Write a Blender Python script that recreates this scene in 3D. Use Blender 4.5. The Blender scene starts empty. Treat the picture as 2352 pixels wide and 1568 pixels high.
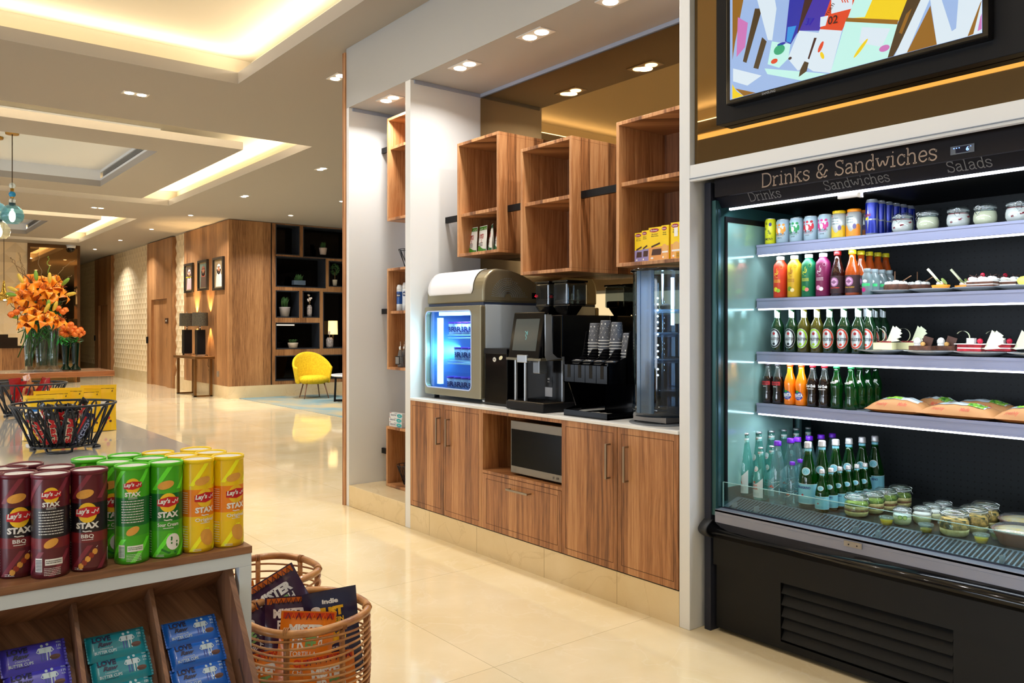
import bpy, math, random
from math import sin, cos, pi, atan2, sqrt
from mathutils import Vector, Matrix
random.seed(7)
SC = bpy.context.scene
C = SC.collection
# ------------------------------------------------------------------ camera
CF, CYAW, CYH, CH = 1872.0, 0.6692, 757.0, 1.4      # focal length in pixels, heading, horizon row, eye height
cd = bpy.data.cameras.new('camera')
cd.sensor_fit = 'HORIZONTAL'; cd.sensor_width = 36.0; cd.lens = 36.0 * CF / 2352.0
cd.shift_x = 0.0; cd.shift_y = -(784.0 - CYH) / 2352.0; cd.clip_start = 0.05; cd.clip_end = 200
cam = bpy.data.objects.new('camera', cd); C.objects.link(cam)
cam.location = (0, 0, CH); cam.rotation_euler = (pi / 2, 0, -CYAW)
SC.camera = cam
FW = Vector((sin(CYAW), cos(CYAW), 0)); RT = Vector((cos(CYAW), -sin(CYAW), 0))
def at(u, v, ax, val):
    """point of the real plane ax=val that the photo shows at (u, v)"""
    d = FW + RT * ((u - 1176) / CF) + Vector((0, 0, (CYH - v) / CF))
    i = 'xyz'.index(ax); o = Vector((0, 0, CH))
    return o + d * ((val - o[i]) / d[i])
# ------------------------------------------------------------------ render / view
SC.view_settings.view_transform = 'Standard'; SC.view_settings.look = 'None'
SC.view_settings.gamma = 1.0; SC.view_settings.use_curve_mapping = False
SC.view_settings.exposure = -0.05
cy = SC.cycles
cy.max_bounces = 9; cy.diffuse_bounces = 4; cy.glossy_bounces = 5; cy.transmission_bounces = 6
cy.transparent_max_bounces = 24; cy.caustics_reflective = False; cy.caustics_refractive = False
cy.sample_clamp_indirect = 6.0; cy.blur_glossy = 0.5
# ------------------------------------------------------------------ world
w = bpy.data.worlds.new('world'); SC.world = w; w.use_nodes = True
w.node_tree.nodes['Background'].inputs[0].default_value = (0.75, 0.85, 1.0, 1)
w.node_tree.nodes['Background'].inputs[1].default_value = 0.55
# ------------------------------------------------------------------ lights
def area(name, loc, size, power, col, rot=(0, 0, 0), sy=None, spread=pi, shape=None):
    l = bpy.data.lights.new(name, 'AREA'); l.energy = power; l.color = col
    l.shape = shape or ('RECTANGLE' if sy else 'SQUARE'); l.size = size
    if sy: l.size_y = sy
    l.spread = spread
    o = bpy.data.objects.new(name, l); C.objects.link(o); o.location = loc; o.rotation_euler = rot
    return o
DAY = (0.78, 0.88, 1.0); WARM = (1.0, 0.82, 0.58); WHITE = (1.0, 0.95, 0.88)
# daylight from the window wall on the left of the shop
area('window_light_shop', (-8.85, 1.6, 1.3), 2.2, 430, DAY, (0, -pi / 2, 0), 6.8)
area('window_light_lobby', (-8.85, 12.5, 1.3), 2.2, 240, DAY, (0, -pi / 2, 0), 8.8)
# cove strips lying on the ledges round the ceiling recesses, shining up
COVE = (1.0, 0.84, 0.58)
def cove(x0, x1, y0, y1, p=7):
    z = 3.765
    q = .75      # the strips lean towards the middle of the recess
    for k, (cx_, cy_, lx, ly, rot) in enumerate((((x0 + x1) / 2, y1 + .07, x1 - x0, .03, (pi + q, 0, 0)), ((x0 + x1) / 2, y0 - .07, x1 - x0, .03, (pi - q, 0, 0)),
                                            (x1 + .07, (y0 + y1) / 2, .03, y1 - y0, (0, pi - q, 0)), (x0 - .07, (y0 + y1) / 2, .03, y1 - y0, (0, pi + q, 0)))):
        area('cove_light', (cx_, cy_, z), lx, p * max(lx, ly), COVE, rot, ly)
cove(-1.3, 2.65, -3.2, 7.38, 3.9); cove(-3.5, 4.27, 9.34, 15.40); cove(-3.5, 4.27, 17.6, 23.4)
for y_ in (10.12, 18.26): area('panel_fill_light', (.4, y_, 3.75), 6.4, 100, COVE, (pi + .6, 0, 0), .03)      # strip added on each dropped panel to brighten the ceiling above it
# ------------------------------------------------------------------ materials
def lin(c):
    return tuple((x / 12.92 if x <= .04045 else ((x + .055) / 1.055) ** 2.4) for x in c)
def rgb(*c):
    return lin([x / 255.0 for x in c]) + (1,)
MATS = {}
def mat(name, col, rough=.5, metal=0, spec=.5, emit=None, es=1.0, coat=0, alpha=None, trans=0, ior=None):
    if name in MATS: return MATS[name]
    m = bpy.data.materials.new(name); m.use_nodes = True
    b = m.node_tree.nodes['Principled BSDF']
    b.inputs['Base Color'].default_value = rgb(*col)
    b.inputs['Roughness'].default_value = rough; b.inputs['Metallic'].default_value = metal
    b.inputs['Specular IOR Level'].default_value = spec
    if emit: b.inputs['Emission Color'].default_value = rgb(*emit); b.inputs['Emission Strength'].default_value = es
    if coat: b.inputs['Coat Weight'].default_value = coat; b.inputs['Coat Roughness'].default_value = .08
    if trans: b.inputs['Transmission Weight'].default_value = trans
    if ior: b.inputs['IOR'].default_value = ior
    m.diffuse_color = rgb(*col)
    MATS[name] = m; return m
def nt(m): return m.node_tree, m.node_tree.nodes, m.node_tree.links
def glass(name, tint, rough=.02, dens=0.0, body=None, fres=1.45):
    """thin see-through glass: tinted transparency, fresnel gloss, optional cloudy body"""
    if name in MATS: return MATS[name]
    m = bpy.data.materials.new(name); m.use_nodes = True; t, n, l = nt(m)
    for x in list(n):
        if x.type != 'OUTPUT_MATERIAL': n.remove(x)
    out = n[0]
    tr = n.new('ShaderNodeBsdfTransparent'); tr.inputs[0].default_value = rgb(*tint)
    gl = n.new('ShaderNodeBsdfGlossy'); gl.inputs['Roughness'].default_value = rough; gl.inputs[0].default_value = (1, 1, 1, 1)
    lw = n.new('ShaderNodeLayerWeight'); lw.inputs[0].default_value = .5
    pw = n.new('ShaderNodeMath'); pw.operation = 'POWER'; pw.inputs[1].default_value = 4.0; l.new(lw.outputs['Facing'], pw.inputs[0])
    fr = n.new('ShaderNodeMath'); fr.operation = 'MULTIPLY_ADD'; fr.inputs[1].default_value = .8; fr.inputs[2].default_value = .045; l.new(pw.outputs[0], fr.inputs[0])
    mx = n.new('ShaderNodeMixShader')
    l.new(fr.outputs[0], mx.inputs[0]); l.new(gl.outputs[0], mx.inputs[2])
    if dens:
        df = n.new('ShaderNodeBsdfDiffuse'); df.inputs[0].default_value = rgb(*(body or tint))
        tl = n.new('ShaderNodeBsdfTranslucent'); tl.inputs[0].default_value = rgb(*(body or tint))
        m1 = n.new('ShaderNodeMixShader'); m1.inputs[0].default_value = .5
        l.new(df.outputs[0], m1.inputs[1]); l.new(tl.outputs[0], m1.inputs[2])
        m2 = n.new('ShaderNodeMixShader'); m2.inputs[0].default_value = dens
        l.new(tr.outputs[0], m2.inputs[1]); l.new(m1.outputs[0], m2.inputs[2]); l.new(m2.outputs[0], mx.inputs[1])
    else:
        l.new(tr.outputs[0], mx.inputs[1])
    l.new(mx.outputs[0], out.inputs[0])
    m.diffuse_color = rgb(*tint); MATS[name] = m; return m
def noisy(name, c1, c2, scale=4, rough=.5, stretch=(1, 1, 1), detail=4, bump=0, coat=0, metal=0, lo=.35, hi=.65):
    if name in MATS: return MATS[name]
    m = mat(name, c1, rough, metal, coat=coat); t, n, l = nt(m); b = n['Principled BSDF']
    tc = n.new('ShaderNodeTexCoord'); mp = n.new('ShaderNodeMapping'); mp.inputs['Scale'].default_value = stretch
    nz = n.new('ShaderNodeTexNoise'); nz.inputs['Scale'].default_value = scale; nz.inputs['Detail'].default_value = detail
    cr = n.new('ShaderNodeValToRGB'); cr.color_ramp.elements[0].position = lo; cr.color_ramp.elements[1].position = hi
    cr.color_ramp.elements[0].color = rgb(*c1); cr.color_ramp.elements[1].color = rgb(*c2)
    l.new(tc.outputs['Object'], mp.inputs[0]); l.new(mp.outputs[0], nz.inputs[0]); l.new(nz.outputs[0], cr.inputs[0]); l.new(cr.outputs[0], b.inputs['Base Color'])
    if bump:
        bp = n.new('ShaderNodeBump'); bp.inputs['Strength'].default_value = bump; bp.inputs['Distance'].default_value = .01
        l.new(nz.outputs[0], bp.inputs['Height']); l.new(bp.outputs[0], b.inputs['Normal'])
    return m
def wood(name, dark, mid, light, axis='v', strip=.075, rough=.42, coat=0, knots=True):
    """veneer: strips of different tone, fine grain and long figure lines. axis: direction of the grain (v up, x, y)"""
    if name in MATS: return MATS[name]
    m = mat(name, mid, rough, coat=coat); t, n, l = nt(m); b = n['Principled BSDF']
    tc = n.new('ShaderNodeTexCoord'); sp = n.new('ShaderNodeSeparateXYZ'); l.new(tc.outputs['Object'], sp.inputs[0])
    def math_(op, a, bb):
        q = n.new('ShaderNodeMath'); q.operation = op
        for i, z in enumerate((a, bb)):
            if isinstance(z, (int, float)): q.inputs[i].default_value = z
            elif z is not None: l.new(z, q.inputs[i])
        return q.outputs[0]
    X, Y, Z = sp.outputs
    if axis == 'v': across, along = math_('ADD', X, Y), Z
    elif axis == 'x': across, along = math_('ADD', Y, math_('MULTIPLY', Z, .7)), X
    else: across, along = math_('ADD', X, math_('MULTIPLY', Z, .7)), Y
    wob = n.new('ShaderNodeTexNoise'); wob.noise_dimensions = '2D'; wob.inputs['Scale'].default_value = 1.0; wob.inputs['Detail'].default_value = 2
    cv = n.new('ShaderNodeCombineXYZ'); l.new(math_('MULTIPLY', across, 5.0), cv.inputs[0]); l.new(math_('MULTIPLY', along, 1.3), cv.inputs[1]); l.new(cv.outputs[0], wob.inputs[0])
    ac = math_('ADD', across, math_('MULTIPLY', wob.outputs[0], .05))
    # strips
    wn = n.new('ShaderNodeTexWhiteNoise'); wn.noise_dimensions = '1D'; l.new(math_('FLOOR', math_('DIVIDE', across, strip), None), wn.inputs['W'])
    # grain
    g = n.new('ShaderNodeTexNoise'); g.noise_dimensions = '2D'; g.inputs['Scale'].default_value = 1; g.inputs['Detail'].default_value = 5; g.inputs['Roughness'].default_value = .65
    cg = n.new('ShaderNodeCombineXYZ'); l.new(math_('MULTIPLY', ac, 55.0), cg.inputs[0]); l.new(math_('MULTIPLY', along, 2.2), cg.inputs[1]); l.new(cg.outputs[0], g.inputs[0])
    f = n.new('ShaderNodeTexNoise'); f.noise_dimensions = '2D'; f.inputs['Scale'].default_value = 1; f.inputs['Detail'].default_value = 2
    cf = n.new('ShaderNodeCombineXYZ'); l.new(math_('MULTIPLY', ac, 260.0), cf.inputs[0]); l.new(math_('MULTIPLY', along, 12.0), cf.inputs[1]); l.new(cf.outputs[0], f.inputs[0])
    s = math_('ADD', math_('MULTIPLY', wn.outputs[0], .36), math_('ADD', math_('MULTIPLY', g.outputs[0], .85), math_('MULTIPLY', f.outputs[0], .18)))
    cr = n.new('ShaderNodeValToRGB'); e = cr.color_ramp.elements
    e[0].position = .40; e[0].color = rgb(*dark); e[1].position = .95; e[1].color = rgb(*light)
    k = e.new(.66); k.color = rgb(*mid)
    l.new(s, cr.inputs[0]); l.new(cr.outputs[0], b.inputs['Base Color'])
    bp = n.new('ShaderNodeBump'); bp.inputs['Strength'].default_value = .12; bp.inputs['Distance'].default_value = .001
    l.new(f.outputs[0], bp.inputs['Height']); l.new(bp.outputs[0], b.inputs['Normal'])
    return m
def marble(name, c1, c2, vein, rough=.06, tile=None, joint=(150, 125, 90), off=(0, 0), bump=False):
    if name in MATS: return MATS[name]
    m = mat(name, c1, rough, spec=.5); t, n, l = nt(m); b = n['Principled BSDF']
    tc = n.new('ShaderNodeTexCoord')
    n1 = n.new('ShaderNodeTexNoise'); n1.inputs['Scale'].default_value = 1.6; n1.inputs['Detail'].default_value = 8; n1.inputs['Roughness'].default_value = .6
    l.new(tc.outputs['Object'], n1.inputs[0])
    cr = n.new('ShaderNodeValToRGB'); e = cr.color_ramp.elements; e[0].position = .36; e[0].color = rgb(*c1); e[1].position = .68; e[1].color = rgb(*c2)
    l.new(n1.outputs[0], cr.inputs[0])
    vo = n.new('ShaderNodeTexNoise'); vo.inputs['Scale'].default_value = 2.3; vo.inputs['Detail'].default_value = 7; vo.inputs['Distortion'].default_value = 1.2
    l.new(tc.outputs['Object'], vo.inputs[0])
    vr = n.new('ShaderNodeValToRGB'); q = vr.color_ramp.elements; q[0].position = .485; q[0].color = (0, 0, 0, 1); q[1].position = .515; q[1].color = (0, 0, 0, 1)
    z = q.new(.5); z.color = (1, 1, 1, 1)
    l.new(vo.outputs[0], vr.inputs[0])
    sc = n.new('ShaderNodeMath'); sc.operation = 'MULTIPLY'; sc.inputs[1].default_value = .20; l.new(vr.outputs[0], sc.inputs[0])
    mx = n.new('ShaderNodeMix'); mx.data_type = 'RGBA'; l.new(sc.outputs[0], mx.inputs[0]); l.new(cr.outputs[0], mx.inputs[6]); mx.inputs[7].default_value = rgb(*vein)
    last = mx.outputs[2]
    if tile:
        mp = n.new('ShaderNodeMapping'); mp.inputs['Location'].default_value = (off[0], off[1], 0)
        l.new(tc.outputs['Object'], mp.inputs[0])
        br = n.new('ShaderNodeTexBrick'); br.offset = 0; br.inputs['Scale'].default_value = 1; br.inputs['Mortar Size'].default_value = .0016
        br.inputs['Brick Width'].default_value = tile; br.inputs['Row Height'].default_value = tile; br.inputs['Mortar Smooth'].default_value = 0
        br.inputs['Color1'].default_value = (1, 1, 1, 1); br.inputs['Color2'].default_value = (.93, .93, .93, 1); br.inputs['Mortar'].default_value = (.62, .6, .55, 1)
        l.new(mp.outputs[0], br.inputs[0])
        ml = n.new('ShaderNodeMix'); ml.data_type = 'RGBA'; ml.blend_type = 'MULTIPLY'; ml.inputs[0].default_value = 1
        l.new(last, ml.inputs[6]); l.new(br.outputs[0], ml.inputs[7]); last = ml.outputs[2]
    l.new(last, b.inputs['Base Color'])
    return m
# ------------------------------------------------------------------ mesh helpers
class MB:
    def __init__(s): s.v = []; s.f = []; s.m = []; s.s = []
    def add(s, vs, fs, mi=0, smooth=False, M=None):
        o = len(s.v)
        for p in vs:
            p = Vector(p)
            if M is not None: p = M @ p
            s.v.append(tuple(p))
        for f in fs: s.f.append(tuple(i + o for i in f)); s.m.append(mi); s.s.append(smooth)
        return s
    def box(s, x0, y0, z0, x1, y1, z1, mi=0, M=None):
        x0, x1 = min(x0, x1), max(x0, x1); y0, y1 = min(y0, y1), max(y0, y1); z0, z1 = min(z0, z1), max(z0, z1)
        v = [(x0, y0, z0), (x1, y0, z0), (x1, y1, z0), (x0, y1, z0), (x0, y0, z1), (x1, y0, z1), (x1, y1, z1), (x0, y1, z1)]
        return s.add(v, [(0, 3, 2, 1), (4, 5, 6, 7), (0, 1, 5, 4), (1, 2, 6, 5), (2, 3, 7, 6), (3, 0, 4, 7)], mi, False, M)
    def lathe(s, prof, n=24, mi=0, c=(0, 0, 0), M=None, cap0=True, cap1=True, smooth=True, sx=1, sy=1):
        """prof: (r, z) or (r, z, material) from bottom to top"""
        vs = []; k = len(prof)
        for p in prof:
            for i in range(n):
                a = 2 * pi * i / n; vs.append((c[0] + p[0] * cos(a) * sx, c[1] + p[0] * sin(a) * sy, c[2] + p[1]))
        o = len(s.v)
        for p in vs:
            p = Vector(p)
            if M is not None: p = M @ p
            s.v.append(tuple(p))
        for j in range(k - 1):
            mm = prof[j][2] if len(prof[j]) > 2 else mi
            for i in range(n):
                i2 = (i + 1) % n
                s.f.append((o + j * n + i, o + j * n + i2, o + (j + 1) * n + i2, o + (j + 1) * n + i)); s.m.append(mm); s.s.append(smooth)
        if cap0 and prof[0][0] > 1e-5: s.f.append(tuple(o + i for i in reversed(range(n)))); s.m.append(prof[0][2] if len(prof[0]) > 2 else mi); s.s.append(False)
        if cap1 and prof[-1][0] > 1e-5: s.f.append(tuple(o + (k - 1) * n + i for i in range(n))); s.m.append(prof[-1][2] if len(prof[-1]) > 2 else mi); s.s.append(False)
        return s
    def cyl(s, c, r, z0, z1, n=20, mi=0, M=None, r1=None):
        return s.lathe([(r, z0), (r if r1 is None else r1, z1)], n, mi, c, M)
    def ball(s, c, r, n=10, mi=0, sz=1, M=None, sx=1, sy=1):
        pr = []
        for j in range(n // 2 + 1):
            a = -pi / 2 + pi * j / (n // 2); pr.append((max(r * cos(a), 1e-6), r * sz * sin(a)))
        return s.lathe(pr, n, mi, c, M, False, False, True, sx, sy)
    def tube(s, pts, r, n=8, mi=0, closed=False, M=None, taper=None):
        pts = [Vector(p) for p in pts]; k = len(pts); rings = []
        up = None
        for i, p in enumerate(pts):
            if closed: t = pts[(i + 1) % k] - pts[i - 1]
            else: t = pts[min(i + 1, k - 1)] - pts[max(i - 1, 0)]
            if t.length < 1e-9: t = Vector((0, 0, 1))
            t.normalize()
            if up is None:
                up = Vector((0, 0, 1)) if abs(t.z) < .9 else Vector((1, 0, 0))
            a = t.cross(up)
            if a.length < 1e-6: a = t.cross(Vector((1, 0.3, 0)))
            a.normalize(); b_ = a.cross(t).normalized(); up = b_
            rr = r if taper is None else r * taper[i]
            rings.append([p + a * (rr * cos(2 * pi * q / n)) + b_ * (rr * sin(2 * pi * q / n)) for q in range(n)])
        vs = [v for R in rings for v in R]; fs = []
        for i in range(k if closed else k - 1):
            j = (i + 1) % k
            for q in range(n):
                q2 = (q + 1) % n; fs.append((i * n + q, i * n + q2, j * n + q2, j * n + q))
        if not closed: fs.append(tuple(reversed(range(n)))); fs.append(tuple((k - 1) * n + q for q in range(n)))
        return s.add(vs, fs, mi, True, M)
    def prism(s, poly, d0, d1, ax='z', mi=0, M=None, smooth=False):
        """extrude a 2-d outline; ax z: (x,y); x: (y,z); y: (x,z)"""
        def P(p, d): return (p[0], p[1], d) if ax == 'z' else ((d, p[0], p[1]) if ax == 'x' else (p[0], d, p[1]))
        k = len(poly); vs = [P(p, d0) for p in poly] + [P(p, d1) for p in poly]
        fs = [tuple(range(k)), tuple(reversed(range(k, 2 * k)))]
        s.add(vs, fs, mi, False, M)
        o = len(s.v) - 2 * k
        for i in range(k):
            j = (i + 1) % k; s.f.append((o + i, o + k + i, o + k + j, o + j)); s.m.append(mi); s.s.append(smooth)
        return s
    def surf(s, fn, nu, nv, mi=0, smooth=True, M=None):
        vs = [fn(i / nu, j / nv) for j in range(nv + 1) for i in range(nu + 1)]
        fs = [(j * (nu + 1) + i, j * (nu + 1) + i + 1, (j + 1) * (nu + 1) + i + 1, (j + 1) * (nu + 1) + i) for j in range(nv) for i in range(nu)]
        return s.add(vs, fs, mi, smooth, M)
    def build(s, name, mats, parent=None, loc=None, bev=0, solid=0, sub=0, seg=2, wl=False):
        me = bpy.data.meshes.new(name); me.from_pydata(s.v, [], s.f)
        if not isinstance(mats, (list, tuple)): mats = [mats]
        for m in mats: me.materials.append(m)
        me.polygons.foreach_set('material_index', s.m); me.polygons.foreach_set('use_smooth', s.s)
        me.validate(); me.update()
        o = bpy.data.objects.new(name, me); C.objects.link(o)
        if parent is not None: o.parent = parent
        if loc is not None: o.location = loc
        if wl:
            q = parent; a = Vector((0, 0, 0))
            while q is not None: a += q.location; q = q.parent
            o.location = -a
        if solid:
            q = o.modifiers.new('solid', 'SOLIDIFY'); q.thickness = solid; q.offset = 0
        if bev:
            q = o.modifiers.new('bevel', 'BEVEL'); q.width = bev; q.segments = seg; q.limit_method = 'ANGLE'; q.angle_limit = .7
        if sub:
            q = o.modifiers.new('sub', 'SUBSURF'); q.levels = sub; q.render_levels = sub
        return o
def tag(o, label=None, cat=None, group=None, kind=None):
    if label: o['label'] = label
    if cat: o['category'] = cat
    if group: o['group'] = group
    if kind: o['kind'] = kind
    return o
def thing(name, label, cat, loc=(0, 0, 0), rz=0, group=None):
    o = bpy.data.objects.new(name, None); o.empty_display_size = .05; C.objects.link(o)
    o.location = loc; o.rotation_euler = (0, 0, rz); return tag(o, label, cat, group)
def struct(o, label=None): o['kind'] = 'structure'; o['label'] = label or o.name.replace('_', ' '); return o
KIDS = {}
def kids(o): return [c for c in C.objects if c.parent == o]
def dup(root, loc, rz=None, label=None, group=None, scale=None):
    """a copy of a thing with copies of its parts and sub-parts"""
    r = root.copy(); C.objects.link(r); r.location = loc
    if rz is not None: r.rotation_euler = (0, 0, rz)
    if scale: r.scale = scale
    if label: r['label'] = label
    if group: r['group'] = group
    def rec(a, b):
        for ch in CH_.get(a.name, ()):
            c = ch.copy(); C.objects.link(c); c.parent = b; rec(ch, c)
    CH_ = {}
    for c in C.objects:
        if c.parent is not None: CH_.setdefault(c.parent.name, []).append(c)
    rec(root, r)
    return r
def Rz(a): return Matrix.Rotation(a, 4, 'Z')
def Rx(a): return Matrix.Rotation(a, 4, 'X')
def Ry(a): return Matrix.Rotation(a, 4, 'Y')
def Tm(x, y, z): return Matrix.Translation((x, y, z))
# ------------------------------------------------------------------ lettering
TXT = {}
def text2d(s, bold=.0, shear=0):
    key = (s, bold, shear)
    if key in TXT: return TXT[key]
    cu = bpy.data.curves.new('t', 'FONT'); cu.body = s; cu.offset = bold; cu.shear = shear; cu.resolution_u = 2; cu.size = 1
    ob = bpy.data.objects.new('t', cu)
    me = bpy.data.meshes.new_from_object(ob)
    v = [(p.co.x, p.co.y) for p in me.vertices]; f = [tuple(p.vertices) for p in me.polygons]
    bpy.data.objects.remove(ob); bpy.data.curves.remove(cu); bpy.data.meshes.remove(me)
    if not v: v = [(0, 0)]; f = []
    x0 = min(p[0] for p in v); x1 = max(p[0] for p in v)
    TXT[key] = (v, f, x0, x1); return TXT[key]
def txt(mb, s, h, cx, cy, fn, mi, bold=.0, w=None, rot=0, shear=0, align='c'):
    """h: capital height; fn maps (x, y) of the label to 3-d"""
    v, f, x0, x1 = text2d(s, bold, shear)
    k = h / .70; sx = k if w is None else w / max(x1 - x0, 1e-6)
    a = {'c': (x0 + x1) / 2, 'l': x0, 'r': x1}[align]
    vs = []
    for x, y in v:
        X = (x - a) * sx; Y = (y - .35) * k
        if rot: X, Y = X * cos(rot) - Y * sin(rot), X * sin(rot) + Y * cos(rot)
        vs.append(fn(cx + X, cy + Y))
    mb.add(vs, f, mi)
def cylmap(r, a0=0, z0=0):
    """label coordinates wrapped round a can of radius r; x runs to the reader's right, a0 is the facing direction"""
    return lambda x, y: (r * cos(a0 + x / r), r * sin(a0 + x / r), z0 + y)
def disc(mb, cx, cy, rx, ry, fn, mi, n=20, rings=2, rot=0, a0=0, a1=2 * pi):
    vs = [fn(cx, cy)]; fs = []
    for j in range(1, rings + 1):
        for i in range(n + 1):
            a = a0 + (a1 - a0) * i / n; X = rx * cos(a) * j / rings; Y = ry * sin(a) * j / rings
            if rot: X, Y = X * cos(rot) - Y * sin(rot), X * sin(rot) + Y * cos(rot)
            vs.append(fn(cx + X, cy + Y))
    m = n + 1
    for i in range(n): fs.append((0, 1 + i, 2 + i))
    for j in range(rings - 1):
        for i in range(n): fs.append((1 + j * m + i, 1 + (j + 1) * m + i, 2 + (j + 1) * m + i, 2 + j * m + i))
    mb.add(vs, fs, mi)
def rect(mb, x0, y0, x1, y1, fn, mi, nx=6, ny=1, skew=0):
    mb.surf(lambda u, v: fn(x0 + (x1 - x0) * u + skew * v, y0 + (y1 - y0) * v), nx, ny, mi, False)
def polyf(mb, pts, fn, mi):
    mb.add([fn(*p) for p in pts], [tuple(range(len(pts)))], mi)
def stroke(mb, pts, wd, fn, mi, closed=False):
    """a flat line of width wd through 2-d points with round-ish joints"""
    k = len(pts); L = []; R = []
    for i in range(k):
        a = pts[i - 1] if (i or closed) else pts[i]; b = pts[(i + 1) % k] if (i < k - 1 or closed) else pts[i]
        dx, dy = b[0] - a[0], b[1] - a[1]; q = sqrt(dx * dx + dy * dy) or 1e-9
        nx_, ny_ = -dy / q * wd / 2, dx / q * wd / 2
        L.append((pts[i][0] + nx_, pts[i][1] + ny_)); R.append((pts[i][0] - nx_, pts[i][1] - ny_))
    vs = [fn(*p) for p in L] + [fn(*p) for p in R]; fs = []
    for i in range(k if closed else k - 1):
        j = (i + 1) % k; fs.append((i, j, k + j, k + i))
    mb.add(vs, fs, mi)
def smallprint(mb, x0, y0, x1, y1, rows, fn, mi, h=.5, seed=1):
    """rows of dashes standing for print too small to read"""
    rnd = random.Random(seed); dy = (y1 - y0) / rows
    for r in range(rows):
        x = x0; yy = y0 + dy * (r + .25)
        while x < x1:
            ww = rnd.uniform(.03, .12) * (x1 - x0); e = min(x + ww, x1)
            rect(mb, x, yy, e, yy + dy * h, fn, mi, 1, 1); x = e + .02 * (x1 - x0)
def tri(mb, pts, fn, mi): polyf(mb, pts, fn, mi)
# ================================================================== the setting
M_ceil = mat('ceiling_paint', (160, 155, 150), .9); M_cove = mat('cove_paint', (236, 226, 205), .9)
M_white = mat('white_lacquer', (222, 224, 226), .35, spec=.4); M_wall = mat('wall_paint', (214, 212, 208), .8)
M_floor = marble('floor_marble', (226, 206, 164), (236, 220, 186), (246, 236, 214), .06, 1.2, off=(.36, .9))
M_plinth = marble('plinth_marble', (214, 192, 150), (226, 208, 172), (170, 140, 96), .2)
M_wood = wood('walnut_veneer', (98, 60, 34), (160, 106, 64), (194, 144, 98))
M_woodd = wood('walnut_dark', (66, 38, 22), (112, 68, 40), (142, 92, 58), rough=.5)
M_woodf = wood('lobby_veneer', (104, 68, 38), (152, 106, 66), (182, 136, 90), strip=.16)
M_black = mat('black_metal', (14, 14, 17), .45, spec=.2); M_blackg = mat('black_gloss', (7, 7, 9), .1, spec=.35)
M_mirror = mat('bronze_mirror', (148, 122, 84), .015, 1.0)
M_lens = mat('lamp_lens', (255, 250, 240), .4, emit=(255, 244, 224), es=14)
M_chrome = mat('chrome', (215, 218, 222), .12, 1); M_steel = mat('brushed_steel', (170, 168, 162), .32, 1)
fl = MB().box(-9, -5, -.1, 13, 36, 0).build('floor', M_floor); struct(fl, 'polished cream marble floor')
# ceiling slab with its three recesses
def slab(mb, x0, x1, y0, y1, z0, z1, holes, mi=0):
    xs = sorted({x0, x1, *[h[0] for h in holes], *[h[1] for h in holes]}); ys = sorted({y0, y1, *[h[2] for h in holes], *[h[3] for h in holes]})
    for i in range(len(xs) - 1):
        for j in range(len(ys) - 1):
            mx, my = (xs[i] + xs[i + 1]) / 2, (ys[j] + ys[j + 1]) / 2
            if any(h[0] < mx < h[1] and h[2] < my < h[3] for h in holes): continue
            mb.box(xs[i], ys[j], z0, xs[i + 1], ys[j + 1], z1, mi)
HC, HL, HU = 3.64, 3.745, 3.93
H1, H2, H3 = (-1.3, 2.65, -3.2, 7.38), (-3.5, 4.27, 9.34, 15.40), (-3.5, 4.27, 17.6, 23.4)
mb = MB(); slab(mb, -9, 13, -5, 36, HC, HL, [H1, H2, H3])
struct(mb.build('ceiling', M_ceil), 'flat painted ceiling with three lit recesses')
def cavity(n, H, inner=None):
    x0, x1, y0, y1 = H; e = .2; mb = MB()
    hol = [(inner[0], inner[1], inner[2], inner[3])] if inner else []
    slab(mb, x0 - e, x1 + e, y0 - e, y1 + e, HU, HU + .05, hol)
    for a in ((x0 - e - .05, y0 - e, x0 - e, y1 + e), (x1 + e, y0 - e, x1 + e + .05, y1 + e), (x0 - e, y0 - e - .05, x1 + e, y0 - e), (x0 - e, y1 + e, x1 + e, y1 + e + .05)):
        mb.box(a[0], a[1], HL, a[2], a[3], HU + .05)
    struct(mb.build('trim_%d' % n, M_cove), 'cove recess in the ceiling')
cavity(1, H1); cavity(2, H2, (-2.1, 2.86, 10.8, 14.0)); cavity(3, H3, (-2.1, 2.92, 19.08, 22.06))
def hung(n, P, I, top):
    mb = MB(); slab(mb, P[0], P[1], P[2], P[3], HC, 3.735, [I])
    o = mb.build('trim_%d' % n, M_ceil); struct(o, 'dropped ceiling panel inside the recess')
    mb = MB(); t = .03
    mb.box(I[0], I[2] - t, 3.735, I[1], I[2], top); mb.box(I[0], I[3], 3.735, I[1], I[3] + t, top)
    mb.box(I[0] - t, I[2] - t, 3.735, I[0], I[3] + t, top)
    mb.box(I[1], I[2] - t, 3.735, I[1] + t, I[3] + t, 3.765); mb.box(I[1], I[2] - t, 3.86, I[1] + t, I[3] + t, top)
    mb.box(I[0] - t, I[2] - t, top, I[1] + t, I[3] + t, top + .03)
    struct(mb.build('trim_%d' % (n + 1), mat('shaft_paint', (214, 218, 224), .9)), 'white shaft of the dropped panel')
    g = thing('air_grille', 'long grey slatted air grille inside the %s dropped ceiling panel' % ('nearer' if n == 4 else 'farther'), 'air grille', (I[1] + .012, (I[2] + I[3]) / 2, 3.765))
    h = (I[3] - I[2]) / 2 - .12; mb = MB()
    mb.box(.02, -h, 0, .03, h, .095); mb.build('backing', mat('grille_dark', (70, 72, 74), .8), g)
    mb = MB()
    for k in range(6): mb.box(-.004, -h, .006 + k * .015, .012, h, .011 + k * .015)
    mb.build('slat', mat('grille_grey', (150, 152, 154), .5), g)
hung(4, (-2.9, 3.67, 10.04, 14.83), (-2.1, 2.86, 10.8, 14.0), 3.895); hung(6, (-2.9, 3.73, 18.18, 22.7), (-2.1, 2.92, 19.08, 22.06), 3.895)
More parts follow.
